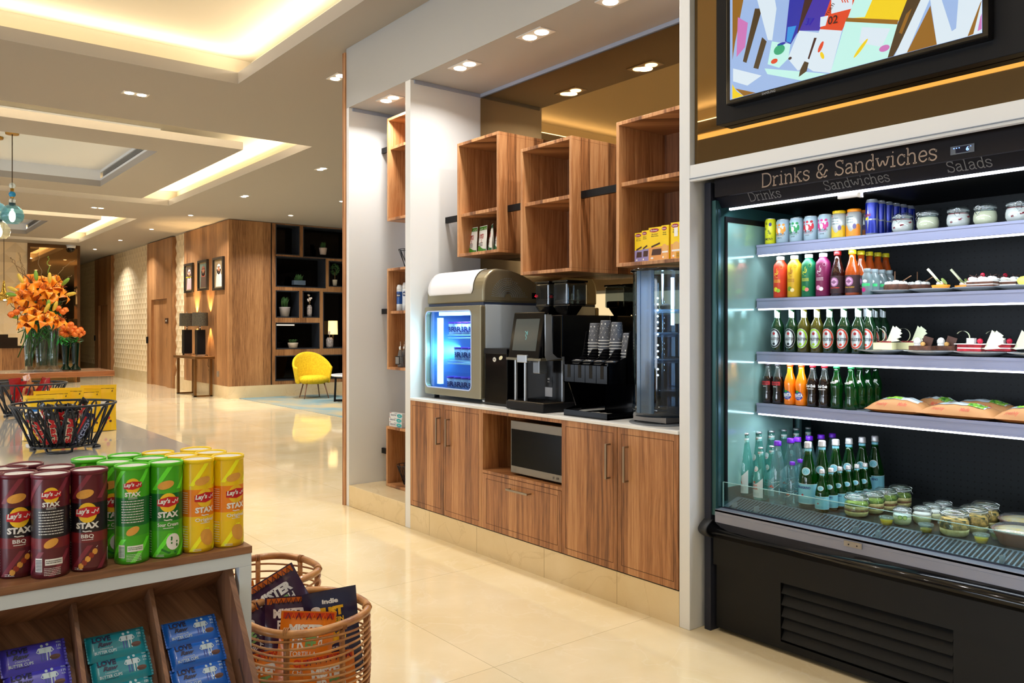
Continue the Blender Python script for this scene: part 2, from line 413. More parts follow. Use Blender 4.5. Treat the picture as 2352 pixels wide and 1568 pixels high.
# walls round the place
mb = MB()
for y0, y1 in ((-5, -1.9), (5.1, 8), (17, 36)): mb.box(-9.1, y0, 0, -9, y1, HC)
mb.box(-9.1, -1.9, 2.5, -9, 17, HC); struct(mb.build('wall_left', M_wall), 'far left wall between the windows')
struct(MB().box(-9, -5.1, 0, 13, -5, HC).build('wall_back', M_wall))
struct(MB().box(13, -5, 0, 13.1, 36, HC).build('wall_right', M_wall))
struct(MB().box(-9, 36, 0, 13, 36.1, HC).build('wall_far', mat('far_wall', (120, 96, 64), .8)))
# ---- the shop wall: column, partition, end panel, soffit, bulkhead
struct(MB().box(3.0, 2.461, 0, 3.9, 2.523, HC).build('wall_column', M_white, bev=.003), 'white upright between coffee bay and fridge')
struct(MB().box(3.0, 4.948, 0, 3.62, 5.018, 3.165).build('wall_partition', M_white, bev=.003), 'white upright between coffee bay and narrow bay')
struct(MB().box(3.0, 5.883, 0, 3.66, 5.925, 3.165).build('wall_end', M_white, bev=.002), 'white end panel of the narrow bay')
struct(MB().box(2.985, 5.925, 0, 3.7, 5.965, HC - .03).build('trim_10', M_wood), 'wood edge strip of the shop wall')
struct(MB().box(3.0, 2.523, 3.165, 3.7, 5.925, HC).build('wall_bulkhead', mat('bulkhead_paint', (168, 168, 167), .8)), 'grey bulkhead over the bays')
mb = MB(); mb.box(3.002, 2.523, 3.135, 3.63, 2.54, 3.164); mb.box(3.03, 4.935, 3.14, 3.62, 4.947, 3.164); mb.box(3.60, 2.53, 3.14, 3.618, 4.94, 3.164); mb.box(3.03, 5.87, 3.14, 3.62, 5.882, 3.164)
struct(mb.build('trim_11', mat('soffit_strip', (150, 160, 178), .6)), 'pale blue edge strip under the soffit')  # pale blue strips along the top edges
struct(MB().box(3.62, 2.4, 0, 3.72, 5.96, HC).build('wall_bay', mat('bay_back_shade', (178, 186, 200), .7)), 'back wall of the bays')  # white wall, its blue-grey shade is put into the colour
struct(MB().box(3.0, 5.02, 0, 3.62, 5.882, .166).build('trim_12', M_plinth, bev=.004), 'marble ledge of the narrow bay')
# fridge alcove
struct(MB().box(3.0, -3.0, 2.088, 3.03, 2.46, 2.164).build('wall_beam', M_white, bev=.003), 'white beam over the fridge')
struct(MB().box(2.996, -3.0, 2.098, 3.0, 2.46, 2.102).build('trim_13', mat('groove', (120, 130, 145), .6)))
struct(MB().box(3.04, -3.0, 2.164, 3.1, 2.46, HC).build('wall_mirror_backing', M_black))
struct(MB().box(3.2, -3.0, 0, 4.2, -2.9, HC).build('wall_alcove', M_white))
struct(MB().box(4.12, -3.0, 0, 4.2, 2.46, HC).build('wall_alcove_back', M_black))
o = MB().box(3.03, -2.9, 2.166, 3.04, 2.455, 3.62).build('wall_mirror', M_mirror, loc=(0, 0, 0))
tag(o, 'brown tinted wall mirror behind the television above the fridge', 'mirror')
o = MB().box(3.608, 2.526, .925, 3.62, 4.944, 3.135).build('bay_mirror', M_mirror)
tag(o, 'brown tinted mirror at the back of the coffee bay', 'mirror')
# ---- lobby: long wall with textured panels, wood portals, wood block with the shelf wall
def relief(name, p0, p1, z0, z1, nrm, mt, cell=.13, dep=.028, label=None):
    p0, p1 = Vector(p0), Vector(p1); L = (p1 - p0).length; nu = max(2, round(L / cell)); nv = round((z1 - z0) / cell); t = (p1 - p0) / nu; nn = Vector(nrm)
    vs = []; fs = []
    for j in range(nv + 1):
        for i in range(nu + 1):
            q = p0 + t * i; h = dep if (i + j) % 2 == 0 else 0
            vs.append((q.x + nn.x * h, q.y + nn.y * h, z0 + (z1 - z0) * j / nv))
    for j in range(nv):
        for i in range(nu):
            a = j * (nu + 1) + i; b_ = a + 1; c_ = a + nu + 2; d_ = a + nu + 1
            if (i + j) % 2 == 0: fs += [(a, b_, d_), (b_, c_, d_)]
            else: fs += [(a, b_, c_), (a, c_, d_)]
    m = MB(); m.add(vs, fs, 0); return struct(m.build(name, mt), label)
M_rel = mat('relief_plaster', (222, 202, 166), .55)
XW = 5.80
relief('wall_relief_near', (XW, 20.25, 0), (XW, 19.4, 0), .3, HC, (-1, 0, 0), M_rel, .14)
relief('wall_relief_middle', (XW, 26.5, 0), (XW, 22.5, 0), .3, HC, (-1, 0, 0), M_rel, .14, label='cream wall with raised diamond relief')
relief('wall_relief_far', (XW, 36, 0), (XW, 28.7, 0), .3, HC, (-1, 0, 0), M_rel, .14)
struct(MB().box(XW, 19.4, 0, XW + .2, 36, HC).build('wall_corridor', M_rel))
mb = MB(); mb.box(XW - .04, 19.4, 0, XW, 20.25, .3); mb.box(XW - .04, 22.5, 0, XW, 26.5, .3); mb.box(XW - .04, 28.7, 0, XW, 36, .3)
struct(mb.build('baseboard_corridor', M_plinth), 'stone baseboard of the corridor wall')
def portal(name, y0, y1, dy0, dy1, n):
    mb = MB(); mb.box(XW - .10, y0, 0, XW, dy0, HC - .02); mb.box(XW - .10, dy1, 0, XW, y1, HC - .02); mb.box(XW - .10, dy0, 2.16, XW, dy1, HC - .02)
    struct(mb.build(name, M_woodf), 'wood door surround')
    d = struct(MB().box(XW - .035, dy0, 0, XW - .01, dy1, 2.15).build('door_%d' % n, M_woodf), 'wood door')
    MB().box(XW - .06, dy0 + .12, .95, XW - .035, dy0 + .16, 1.2).build('door_handle', M_steel, d)
portal('wall_portal_near', 20.25, 22.5, 20.72, 22.1, 1); portal('wall_portal_far', 26.5, 28.7, 26.95, 28.2, 2)
# room sign beside the near portal door, card reader boxes
o = MB().box(XW - .125, 21.0, 1.55, XW - .10, 21.2, 1.68).build('door_sign', mat('sign_brown', (64, 40, 26), .4)); o['label'] = 'small dark door sign with a pale symbol beside the near wooden door'; o['category'] = 'sign'
o.location = (0, -.42, 0)
MB().box(XW - .128, 21.07, 1.6, XW - .125, 21.13, 1.64).build('symbol', mat('pale_print', (220, 214, 200), .6), o)
for y, lab in ((22.42, 'small black wall switch on the near wooden door surround'), (28.62, 'small black wall switch on the far dark wooden door surround')):
    o = MB().box(XW - .13, y - .05, 1.05, XW - .10, y + .05, 1.22).build('wall_switch', M_black); tag(o, lab, 'switch')
# wood block (portraits on its long side, shelves on its short side)
XB, YB = 5.72, 16.45
struct(MB().box(XB, YB + .35, .25, XW + .3, 19.4, HC - .01).build('wall_block', M_woodf), 'wood clad side of the block')
struct(MB().box(XB, YB, .25, 6.60, YB + .35, HC - .01).build('wall_block_front', M_woodf), 'wood clad corner of the block')
mb = MB(); mb.box(XB, YB, 0, 12, YB + .3, .25); mb.box(XB, YB + .3, 0, XB + .3, 19.4, .25)
struct(mb.build('baseboard_block', M_plinth), 'stone base of the wood block')
struct(MB().box(6.60, YB + .01, .25, 6.625, YB + .2, HC - .01).build('trim_14', M_black), 'black joint line')
# shelf wall with open niches; the niche outlines are read off the photograph on its own front plane
def sz(u, v): p = at(u, v, 'y', YB); return p.x, p.z
NI = []
for (u0, v0, u1, v1) in ((633, 519, 688, 584), (696, 524, 800, 590), (633, 594, 748, 658), (755, 600, 800, 658), (633, 668, 687, 729), (695, 669, 734, 729), (742, 671, 800, 800), (633, 741, 734, 802), (632, 815, 800, 875)):
    a = sz(u0, v0); b_ = sz(u1, v1); c_ = sz(u0, v1); NI.append([a[0], c_[1], b_[0], sz(u1, v0)[1] if u1 < 790 else a[1] * .5 + sz(u1, v0)[1] * .5])
X1 = 8.6
for q in NI:
    if q[2] > 8.3: q[2] = 8.52
xs = sorted({6.625, X1, *[round(q[0], 3) for q in NI], *[round(q[2], 3) for q in NI]}); zs = sorted({.25, HC - .01, *[round(q[1], 3) for q in NI], *[round(q[3], 3) for q in NI]})
mb = MB()
for i in range(len(xs) - 1):
    j = 0
    while j < len(zs) - 1:
        mx = (xs[i] + xs[i + 1]) / 2; mz = (zs[j] + zs[j + 1]) / 2
        if not any(q[0] - .001 < mx < q[2] + .001 and q[1] - .001 < mz < q[3] + .001 for q in NI): mb.box(xs[i], YB, zs[j], xs[i + 1], YB + .36, zs[j + 1])
        j += 1
sw = struct(mb.build('wall_shelves', M_woodf), 'wood wall with open black lined niches')
mb = MB()
for q in NI:
    t = .02; x0, z0, x1, z1 = q
    mb.box(x0, YB - .004, z0, x0 + t, YB + .36, z1); mb.box(x1 - t, YB - .004, z0, x1, YB + .36, z1); mb.box(x0, YB - .004, z0, x1, YB + .36, z0 + t); mb.box(x0, YB - .004, z1 - t, x1, YB + .36, z1)
struct(mb.build('trim_15', mat('niche_lining', (34, 38, 46), .45)), 'black niche linings')
struct(MB().box(6.625, YB + .36, .25, X1, YB + .39, HC - .01).build('wall_niche_glass', mat('smoked_glass', (40, 34, 30), .03, 1.0)), 'smoked glass behind the niches')
# reception wall
YR = 24.3
relief('wall_reception', (-6, YR, 0), (3.24, YR, 0), 0, HC, (0, -1, 0), M_rel, .26, .045, 'cream reception wall with large raised diamonds')
struct(MB().box(-6, YR + .01, 0, 4.46, YR + .2, HC).build('wall_reception_core', M_rel))
mb = MB(); mb.box(3.24, YR - .06, 0, 3.30, YR, HC); mb.box(4.40, YR - .06, 0, 4.46, YR, HC); mb.box(3.3, YR - .06, HC - .09, 4.4, YR, HC)
struct(mb.build('trim_16', mat('bronze_frame', (96, 66, 38), .35, .6)), 'bronze frame of the reception mirror')
o = MB().box(3.3, YR - .03, 0, 4.4, YR, HC - .09).build('reception_mirror', mat('reception_mirror', (150, 118, 80), .02, 1.0)); tag(o, 'tall brown tinted mirror on the reception wall behind the lilies', 'mirror')
# mirrored wall switch plate at the block foot, carpet of the lounge
o = MB().box(XB - .012, 17.02, .42, XB, 17.14, .54).build('wall_socket', mat('socket', (150, 140, 130), .3, .5)); tag(o, 'small metal wall socket low on the wooden block', 'socket')
mc = noisy('carpet', (104, 132, 138), (160, 144, 108), 1.4, .95, (1, .45, 1), 8, .3, lo=.42, hi=.6)
struct(MB().box(5.93, -4.9, .0, 12.9, YB - .01, .006).build('floor_carpet', mc), 'blue and sand patterned lounge carpet')
# ------------------------------------------------------------------ ceiling lamps
M_trimw = mat('lamp_trim', (214, 210, 204), .5)
def lamp_power(loc, p, col=WHITE, r=.05, spread=2.2):
    area('downlight_or_fill', loc, r * 2, p, col, (0, 0, 0), spread=spread, shape='DISK')
def downlight(loc, twin, label, group, p, along='y', spread=2.2):
    t = thing('twin_downlight' if twin else 'downlight', label, 'ceiling light', loc, 0 if along == 'y' else pi / 2, group)
    mb = MB()
    if twin: mb.box(-.06, -.115, -.006, .06, .115, .0); offs = (-.055, .055)
    else: mb.lathe([(.055, -.006), (.055, 0)], 20); offs = (0,)
    mb.build('frame', M_trimw, t)
    for o_ in offs: MB().lathe([(.040, -.009), (.042, -.006)], 18, 0, (0, o_, 0)).build('lens', M_lens, t)
    lamp_power((loc[0], loc[1], loc[2] - .02), p, spread=spread)
for k, (y, lab) in enumerate(((5.463, 'twin square downlight in the soffit above the narrow left bay'), (4.466, 'twin square downlight in the soffit above the countertop freezer'), (3.729, 'twin square downlight in the soffit above the coffee machine'), (3.05, 'twin square downlight in the soffit next to the white column'))):
    downlight((3.13, y, 3.165), True, lab, 'twin downlights in the soffit', 11, spread=2.6)
downlight((1.80, 5.9, HU), True, 'bright square downlight inside the nearest ceiling recess', None, 18)
downlight((1.995, 8.28, HC), True, 'twin downlight in the ceiling between the two nearer recesses', None, 30, 'x')
downlight((3.314, 16.45, HC), True, 'twin downlight between the second and third ceiling recesses', None, 40, 'x')
downlight((3.27, 6.62, HC), True, 'twin downlight in the ceiling beside the wood edge of the shop wall', None, 40)
GN = 'downlights in a row over the lobby walkway'
for y, d in ((10.54, 'twin downlight of the walkway row nearest to the shop'), (13.49, 'second downlight from the shop in the walkway row'), (16.4, 'downlight of the walkway row level with the wooden block'), (19.2, 'downlight of the walkway row in front of the near wooden door'), (22.05, 'downlight of the walkway row beyond the near wooden door'), (24.96, 'smallest downlight at the far end of the walkway row')):
    downlight((4.96, y, HC), y < 14, d, GN, 48)
downlight((6.50, 15.2, HC), False, 'downlight in the ceiling in front of the niche wall', None, 45)
downlight((6.49, 12.98, HC), False, 'downlight half hidden by the wood edge strip of the shop wall', None, 26)
for x, y in ((.1, .7), (.4, 1.5), (1.9, 2.4), (1.9, .2), (-.6, 4.4), (1.6, 4.6)): lamp_power((x, y, HU - .02), 9, spread=2.6)  # no fixtures; the first is an added fill for the can fronts
for x, y in ((8.4, 13.5), (9.5, 10), (2.5, 21.5), (1.5, 12.6)): lamp_power((x, y, HC - .02), 45)
# linear slot light over the far side of the shop, mirrored above the fridge
t = thing('linear_light', 'thin warm line lights in the ceiling seen in the mirror', 'linear light', (-1.43, 1.8, 3.622))
for k in range(4): MB().box(-.003 - k * .05, -4.8, 0, .012 - k * .05, 5.4, .012).build('light_line', mat('line_glow', (255, 214, 130), .5, emit=(255, 220, 150), es=3), t)
# ================================================================== coffee bay: base units and worktop
M_groove = mat('door_groove', (84, 52, 30), .7); M_handle = mat('handle_metal', (150, 136, 118), .35, .9)
def handle(p, loc, vert=True, L=.18):
    mb = MB()
    if vert: mb.box(-.036, -.006, 0, -.027, .006, L); mb.box(-.03, -.004, 0, 0, .004, .008); mb.box(-.03, -.004, L - .008, 0, .004, L)
    else: mb.box(-.036, -L / 2, -.006, -.027, L / 2, .006); mb.box(-.03, -L / 2, -.004, 0, -L / 2 + .008, .004); mb.box(-.03, L / 2 - .008, -.004, 0, L / 2, .004)
    return mb.build('handle', M_handle, p, loc, bev=.001)
def groove(mb, y0, y1, z0, z1, x, mi=1, w=.0022):
    for a in ((y0, z0, y1, z0 + w), (y0, z1 - w, y1, z1), (y0, z0, y0 + w, z1), (y1 - w, z0, y1, z1)):
        mb.box(x - .0008, a[0], a[1], x + .001, a[2], a[3], mi)
def door(p, y0, y1, z0, z1, gr, hy, name='door', hz=.635):
    """p sits at x=3.0; front face at x=-0.0"""
    mb = MB(); mb.box(-.001, y0, z0, .018, y1, z1); groove(mb, *gr, -.001)
    d = mb.build(name, [M_wood, M_groove], p, bev=0)
    if name == 'door': handle(d, (0, hy, hz))
    else: handle(d, (0, (y0 + y1) / 2 + hy, hz), False, .20)
    return d
def carcass(p, y0, y1, z0=.175, z1=.903):
    MB().box(.019, y0, z0, .60, y1, z1).build('body', M_wood, p)
t = thing('base_cabinet', 'walnut base cabinet with two doors under the countertop freezer', 'cabinet', (3.0, 0, 0))
carcass(t, 4.098, 4.944)
door(t, 4.528, 4.944, .172, .903, (4.555, 4.92, .205, .872), 4.568 - .0)
door(t, 4.100, 4.524, .172, .903, (4.128, 4.50, .205, .872), 4.453)
t = thing('base_cabinet', 'walnut base cabinet with two doors under the glass display case', 'cabinet', (3.0, 0, 0))
carcass(t, 2.527, 3.344)
door(t, 2.928, 3.344, .172, .903, (2.955, 3.318, .205, .872), 2.978)
door(t, 2.527, 2.924, .172, .903, (2.555, 2.898, .205, .872), 2.852)
t = thing('microwave_cabinet', 'walnut unit with an open microwave niche above one wide drawer', 'cabinet', (3.0, 0, 0))
mb = MB(); mb.box(0, 3.346, .172, .6, 3.352, .903); mb.box(0, 4.085, .172, .6, 4.098, .903); mb.box(0, 3.352, .884, .6, 4.085, .903); mb.box(0, 3.352, .513, .6, 4.085, .531)
mb.box(.46, 3.352, .531, .48, 4.085, .884); mb.box(.02, 3.352, .172, .6, 4.085, .513); mb.build('body', M_wood, t)
mb = MB(); mb.box(-.001, 3.354, .172, .018, 4.083, .510); groove(mb, 3.385, 4.05, .205, .482, -.001)
d = mb.build('drawer', [M_wood, M_groove], t); handle(d, (0, 3.712, .454), False, .20)
o = MB().box(2.992, 2.525, .905, 3.606, 4.946, .9225).build('worktop', mat('worktop_white', (226, 226, 224), .22), bev=.002); tag(o, 'thin white worktop running over the walnut base cabinets', 'worktop')
mb = MB(); mb.box(3.0, 2.524, 0, 3.04, 4.947, .166)
M_pl2 = M_plinth
for y in (4.70, 4.15, 3.50, 2.93): mb.box(2.9995, y - .001, 0, 3.001, y + .001, .166, 1)
struct(mb.build('baseboard_bay', [M_pl2, mat('joint', (150, 128, 96), .8)]), 'marble plinth under the cabinets')
struct(MB().box(3.003, 2.524, .1665, 3.03, 4.947, .172).build('trim_20', M_black), 'dark gap')
# microwave
t = thing('microwave', 'stainless steel microwave with a dark door in the walnut niche', 'microwave', (3.035, 3.36, .532))
MB().box(.02, 0, .012, .36, .49, .322).build('body', mat('dark_case', (40, 38, 36), .4), t, bev=.004)
mb = MB(); mb.box(0, 0, .012, .02, .49, .325); d = mb.build('door', mat('oven_steel', (126, 118, 106), .32, .9), t, bev=.003)
MB().box(-.002, .02, .055, .001, .48, .275).build('window', mat('oven_glass', (5, 5, 5), .15, spec=.12), d)
mb = MB(); fn = lambda x, y: (-.0015, .475 - x, .033 + y); txt(mb, 'LG', .012, .03, 0, fn, 0); rect(mb, .37, -.006, .38, .006, fn, 0); rect(mb, .40, -.006, .42, .006, fn, 0); mb.build('lettering', mat('grey_print', (96, 92, 88), .6), d)
for y in (.05, .44): MB().cyl((.05, y, 0), .012, 0, .012).build('foot', M_black, t)
# ================================================================== wall boxes and black rails
def wallbox(y0, y1, z0, z1, zs, label, part_back=None, x0=3.22, x1=3.606, t_=.02, group=None):
    t = thing('wall_box_shelf', label, 'shelf', (x0, y0, z0), 0, group); w_ = y1 - y0; h = z1 - z0; dx = x1 - x0
    mb = MB(); mb.box(0, 0, 0, dx, w_, t_); mb.box(0, 0, h - t_, dx, w_, h); mb.box(0, 0, t_, dx, t_, h - t_); mb.box(0, w_ - t_, t_, dx, w_, h - t_)
    mb.build('frame', M_wood, t, bev=.0015)
    if zs: MB().box(.02, t_, zs - z0 - .022, dx - .01, w_ - t_, zs - z0).build('shelf_board', M_wood, t, bev=.001)
    b0 = t_ if part_back is None else part_back
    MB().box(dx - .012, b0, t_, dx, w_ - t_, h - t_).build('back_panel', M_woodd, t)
    return t
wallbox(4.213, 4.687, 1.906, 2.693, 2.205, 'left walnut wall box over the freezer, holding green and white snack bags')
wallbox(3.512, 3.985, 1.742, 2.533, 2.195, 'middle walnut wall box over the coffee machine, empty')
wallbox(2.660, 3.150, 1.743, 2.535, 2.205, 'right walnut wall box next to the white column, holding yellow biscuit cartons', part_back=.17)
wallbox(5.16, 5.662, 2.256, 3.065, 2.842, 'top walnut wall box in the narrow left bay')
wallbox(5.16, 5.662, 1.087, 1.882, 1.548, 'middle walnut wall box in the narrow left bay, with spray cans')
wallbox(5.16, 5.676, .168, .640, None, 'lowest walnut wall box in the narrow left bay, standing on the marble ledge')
def rail(y0, y1, z, label, gr):
    o = MB().box(3.294, y0, z - .0215, 3.316, y1, z + .0215).build('wall_rail', M_black, bev=.001); tag(o, label, 'rail', gr)
G = 'black rails in the coffee bay'
rail(4.688, 4.947, 2.194, 'short black rail from the white upright to the left wall box', G); rail(3.986, 4.212, 2.194, 'black rail between the left and middle wall boxes', G)
rail(3.151, 3.511, 2.194, 'black rail between the middle and right wall boxes', G)
G = 'black rails in the narrow bay'
rail(5.663, 5.882, 2.858, 'black rail stub at the uppermost box of the narrow bay', G); rail(5.663, 5.882, 1.549, 'black rail stub at the middle box of the narrow bay', G); rail(5.677, 5.882, .416, 'black rail stub at the lowest box of the narrow bay', G)
# contents: snack bags
def pouch(name, w_, h, th, mats_, deco=None, bottom=.25, n=10, top_flat=.10):
    """stand-up pouch facing -x in its own frame, base at z=0; mats_[0] film; deco(mb, fn) adds print, fn(x, y) -> front face"""
    def T(v): return th / 2 * (1 - max(0, (v - .0)) ** 1.6) * (1 if v < 1 - top_flat else .0) + .0008
    def X(s_, v):
        e = 1 - abs(2 * s_ - 1) ** 3
        return T(v) * e + .0006
    mb = MB(); k = 14
    def front(s_, v): return (-X(s_, v) - (.0015 * sin(s_ * 23 + v * 11)), (0.5 - s_) * w_ * (1 - .03 * sin(v * pi)), v * h)
    def back(s_, v): return (X(s_, v), (s_ - .5) * w_ * (1 - .03 * sin(v * pi)), v * h)
    mb.surf(front, n, k, 0); mb.surf(back, n, k, 0)
    mb.surf(lambda s_, v: (-X(s_, 0) + 2 * X(s_, 0) * v, (.5 - s_) * w_, 0), n, 2, 0)
    if deco:
        def fn(x, y):
            s_ = .5 + x / w_; v = y / h; p = front(min(max(s_, 0), 1), min(max(v, 0), 1)); return (p[0] - .0012, -x if False else p[1], p[2])
        deco(mb, fn)
    return mb
P_g = mat('snack_green', (60, 130, 30), .35); P_w = mat('snack_white', (228, 228, 220), .4); P_r = mat('snack_red', (168, 34, 40), .5); P_dg = mat('snack_darkgreen', (24, 92, 46), .4); P_k = mat('print_dark', (40, 36, 40), .6)
P_y = mat('carton_yellow', (250, 214, 20), .4); P_o = mat('carton_orange', (226, 160, 90), .5); P_lil = mat('carton_lilac', (150, 140, 190), .5); P_mag = mat('carton_magenta', (160, 20, 70), .5); P_cream = mat('biscuit', (228, 178, 104), .6); P_choc = mat('chocolate', (70, 38, 24), .5)
M_pw = mat('print_white', (238, 238, 236), .5)
def snack(green):
    def deco(mb, fn):
        mb.surf(lambda u, v: fn(-.055 + .11 * u, .16 + .025 * v), 8, 2, 1); mb.surf(lambda u, v: fn(-.055 + .11 * u, .003 + .035 * v + .012 * sin(u * 5)), 10, 3, 1)
        for q, yy in ((0, .125), (1, .108)): txt(mb, ('HEMPS', 'THINS')[q], .016, 0, yy, fn, 2, .02, w=.06)
        txt(mb, 'S', .022, .01, .085, fn, 2, .02); smallprint(mb, -.03, .045, .03, .075, 3, fn, 3)
        txt(mb, '3', .012, -.02, .17, fn, 4, .02)
    mb = pouch('snack', .115, .19, .04, None, deco)
    return mb
for k, (y, rz, lab) in enumerate(((1084, .0, 'white and light green snack bag, leftmost in the left wall box'), (1100, .5, 'white and light green snack bag with red print tucked behind its neighbour'), (1108, -.15, 'white and light green snack bag in the middle of the left wall box'), (1128, -.55, 'white and dark green snack bag turned sideways in the left wall box'), (1143, -.5, 'white and dark green snack bag half hidden by the box side'))):
    o = snack(k < 3).build('snack_bag', [P_w, P_g if k < 3 else P_dg, P_r, P_k, M_pw], None, (3.33 if k != 1 else 3.40, at(y, 800, 'x', 3.33 if k != 1 else 3.40).y, 1.927)); o.rotation_euler = (0, .05, rz); tag(o, lab, 'snack bag', 'snack bags in the left wall box')
# biscuit cartons
def carton(w_, d_, h, front, kind):
    mb = MB(); mb.box(0, 0, 0, d_, w_, h, 0); fn = lambda x, y: (-.0006, w_ / 2 - x, y)
    rect(mb, -w_ / 2, 0, w_ / 2, h * .42, fn, 1, 1, 1); 
    disc(mb, 0 - w_ * .1, h * .91, w_ * .33, h * .055, lambda x, y: (-.0012, w_ / 2 - x, y), 2, 16, 1); txt(mb, 'Schar', h * .04, -w_ * .1, h * .91, lambda x, y: (-.0018, w_ / 2 - x, y), 4, .02, w=w_ * .5)
    txt(mb, 'Butter', h * .035, -w_ * .06, h * .8, fn, 5, .01, w=w_ * .45); txt(mb, 'Biscuits', h * .035, -w_ * .06, h * .745, fn, 5, .01, w=w_ * .5)
    g = lambda x, y: (-.0012, w_ / 2 - x, y)
    if kind == 'choc':
        rect(mb, -w_ * .3, h * .18, w_ * .36, h * .36, g, 3, 1, 1, w_ * .08)
        stroke(mb, [(-w_ * .3, h * .43), (w_ * .3, h * .52)], h * .05, g, 3)
    else:
        disc(mb, 0, h * .36, w_ * .34, h * .12, g, 3, 18, 1, .6); rect(mb, -w_ * .4, h * .22, w_ * .4, h * .27, lambda x, y: (-.0015, w_ / 2 - x, y), 4, 1, 1); disc(mb, -w_ * .02, h * .12, w_ * .3, h * .1, g, 3, 18, 1, -.5)
    disc(mb, -w_ * .25, h * .1, w_ * .1, h * .03, lambda x, y: (-.0016, w_ / 2 - x, y), 4, 12, 1)
    return mb
for k, (y, wd, kind, lab, sd) in enumerate(((3.055, .065, 'choc', 'yellow and lilac biscuit carton, first from the left in the right wall box', P_lil), (3.005, .05, 'choc', 'narrow yellow and lilac biscuit carton squeezed second in the right wall box', P_lil), (2.925, .10, 'choc', 'wide yellow carton with a brown chocolate biscuit picture', P_o), (2.855, .05, 'plain', 'yellow carton seen edge on between the wide carton and the sticker cartons', P_o), (2.775, .072, 'plain', 'yellow and orange carton with a white sticker and orange barcode label', P_o), (2.695, .072, 'plain', 'yellow and orange sticker carton nearest to the white column', P_o))):
    h = (.165, .172, .182, .185, .192, .196)[k]
    mb = carton(wd, .05, h, None, kind); M_bar = mat('barcode_orange', (240, 180, 30), .5)
    if k >= 4:
        rect(mb, -.012, h * .62, .012, h * .86, lambda x, y: (-.002, wd / 2 - x, y), 4, 1, 1); rect(mb, .0, h * .03, .026, h * .2, lambda x, y: (-.0024, wd / 2 - x, y), 6, 1, 1)
        for q in range(5): rect(mb, .003, h * (.05 + q * .028), .022, h * (.062 + q * .028), lambda x, y: (-.003, wd / 2 - x, y), 7, 1, 1)
    o = mb.build('biscuit_carton', [P_y, sd, P_mag, P_choc if kind == 'choc' else P_cream, M_pw, P_k, M_bar, P_k], None, (3.30 - .006 * k, y - wd / 2, 1.7635)); tag(o, lab, 'biscuit box', 'biscuit cartons in the right wall box')
# spray cans in the narrow bay
def spray(r, h, label, c1, c2, loc):
    t = thing('spray_can', label, 'spray can', loc)
    mb = MB(); mb.lathe([(r, 0), (r, h * .25), (r, h * .26, 1), (r, h * .72, 1), (r, h * .74), (r * .96, h * .78)], 20, 0)
    fn = cylmap(r + .0008, pi + .6); disc(mb, 0, h * .6, r * .7, r * .7, fn, 2, 16, 3); txt(mb, 'Sure' if r < .026 else 'NIVEA', .012, 0, h * .6, cylmap(r + .0014, pi + .6), 3, .02, w=.028)
    mb.build('body', [c1, c2, mat('deep_blue', (20, 40, 90), .4), M_pw], t)
    MB().lathe([(r * .97, h * .78), (r * .97, h * .9), (r * .7, h), (.004, h + .001)], 20).build('cap', mat('cap_white', (226, 230, 232), .4), t)
spray(.0245, .205, 'blue and white spray can in the middle box of the narrow bay', mat('aerosol_white', (214, 222, 226), .3), mat('aerosol_blue', (16, 74, 150), .3), (3.30, at(918, 800, 'x', 3.30).y, 1.549))
spray(.027, .222, 'white spray can with a navy disc beside the blue one', mat('aerosol_white', (214, 222, 226), .3), mat('aerosol_pale', (206, 212, 220), .3), (3.33, at(932, 800, 'x', 3.33).y, 1.549))
# bottles and tagged jar in the lower compartment of that box
for k, (y, x, lab) in enumerate(((at(920, 800, 'x', 3.27).y, 3.27, 'small clear bottle with a silver cap and black framed tag in the narrow bay'), (at(929, 800, 'x', 3.33).y, 3.33, 'small clear bottle with a silver cap behind the tagged one'))):
    t = thing('travel_bottle', lab, 'bottle', (x, y, 1.108), 0, 'clear bottles in the narrow bay')
    MB().lathe([(.022, 0), (.024, .01), (.024, .08), (.017, .12), (.012, .135)], 16).build('body', glass('clear_plastic', (214, 222, 226), .05, .25, (200, 206, 210)), t)
    MB().lathe([(.013, .135), (.014, .16), (.003, .165), (.003, .20)], 12).build('cap', M_chrome, t)
    mb = MB(); mb.box(-.03, -.03, .02, -.027, .03, .085, 0); mb.box(-.0305, -.026, .026, -.03, .026, .079, 1); mb.build('tag', [M_black, mat('tag_grey', (120, 118, 116), .5)], t)
# toothpaste cartons
def tooth():
    mb = MB(); mb.box(0, -.095, 0, .04, .095, .036, 0); fn = lambda x, y: (-.0006, -x, .018 + y)
    txt(mb, 'SENSODYNE', .0125, -.038, .0, fn, 1, .02, w=.082); disc(mb, .055, 0, .04, .014, fn, 2, 18, 1); txt(mb, 'repair', .008, .055, 0, lambda x, y: (-.0012, -x, .018 + y), 0, .02)
    rect(mb, -.09, .013, -.07, .017, fn, 3, 1, 1); rect(mb, -.02, .012, .02, .0145, fn, 1, 1, 1); rect(mb, .02, -.0165, .09, -.0135, fn, 4, 1, 1)
    return mb
tb = tooth()
for k, (lab, dy) in enumerate((('white toothpaste carton at the bottom of the stack of three', 0), ('middle white toothpaste carton of the stack of three', .002), ('topmost white toothpaste carton of the stack of three', -.008))):
    o = tb.build('toothpaste_carton', [mat('carton_white', (222, 226, 230), .4), mat('navy_print', (30, 50, 100), .5), mat('aqua_print', (30, 160, 170), .4), P_r, mat('pale_blue_print', (120, 170, 210), .5)], None, (3.235, 5.558 + dy, .6405 + .0365 * k)); tag(o, lab, 'toothpaste box', 'toothpaste cartons on the lowest wall box')
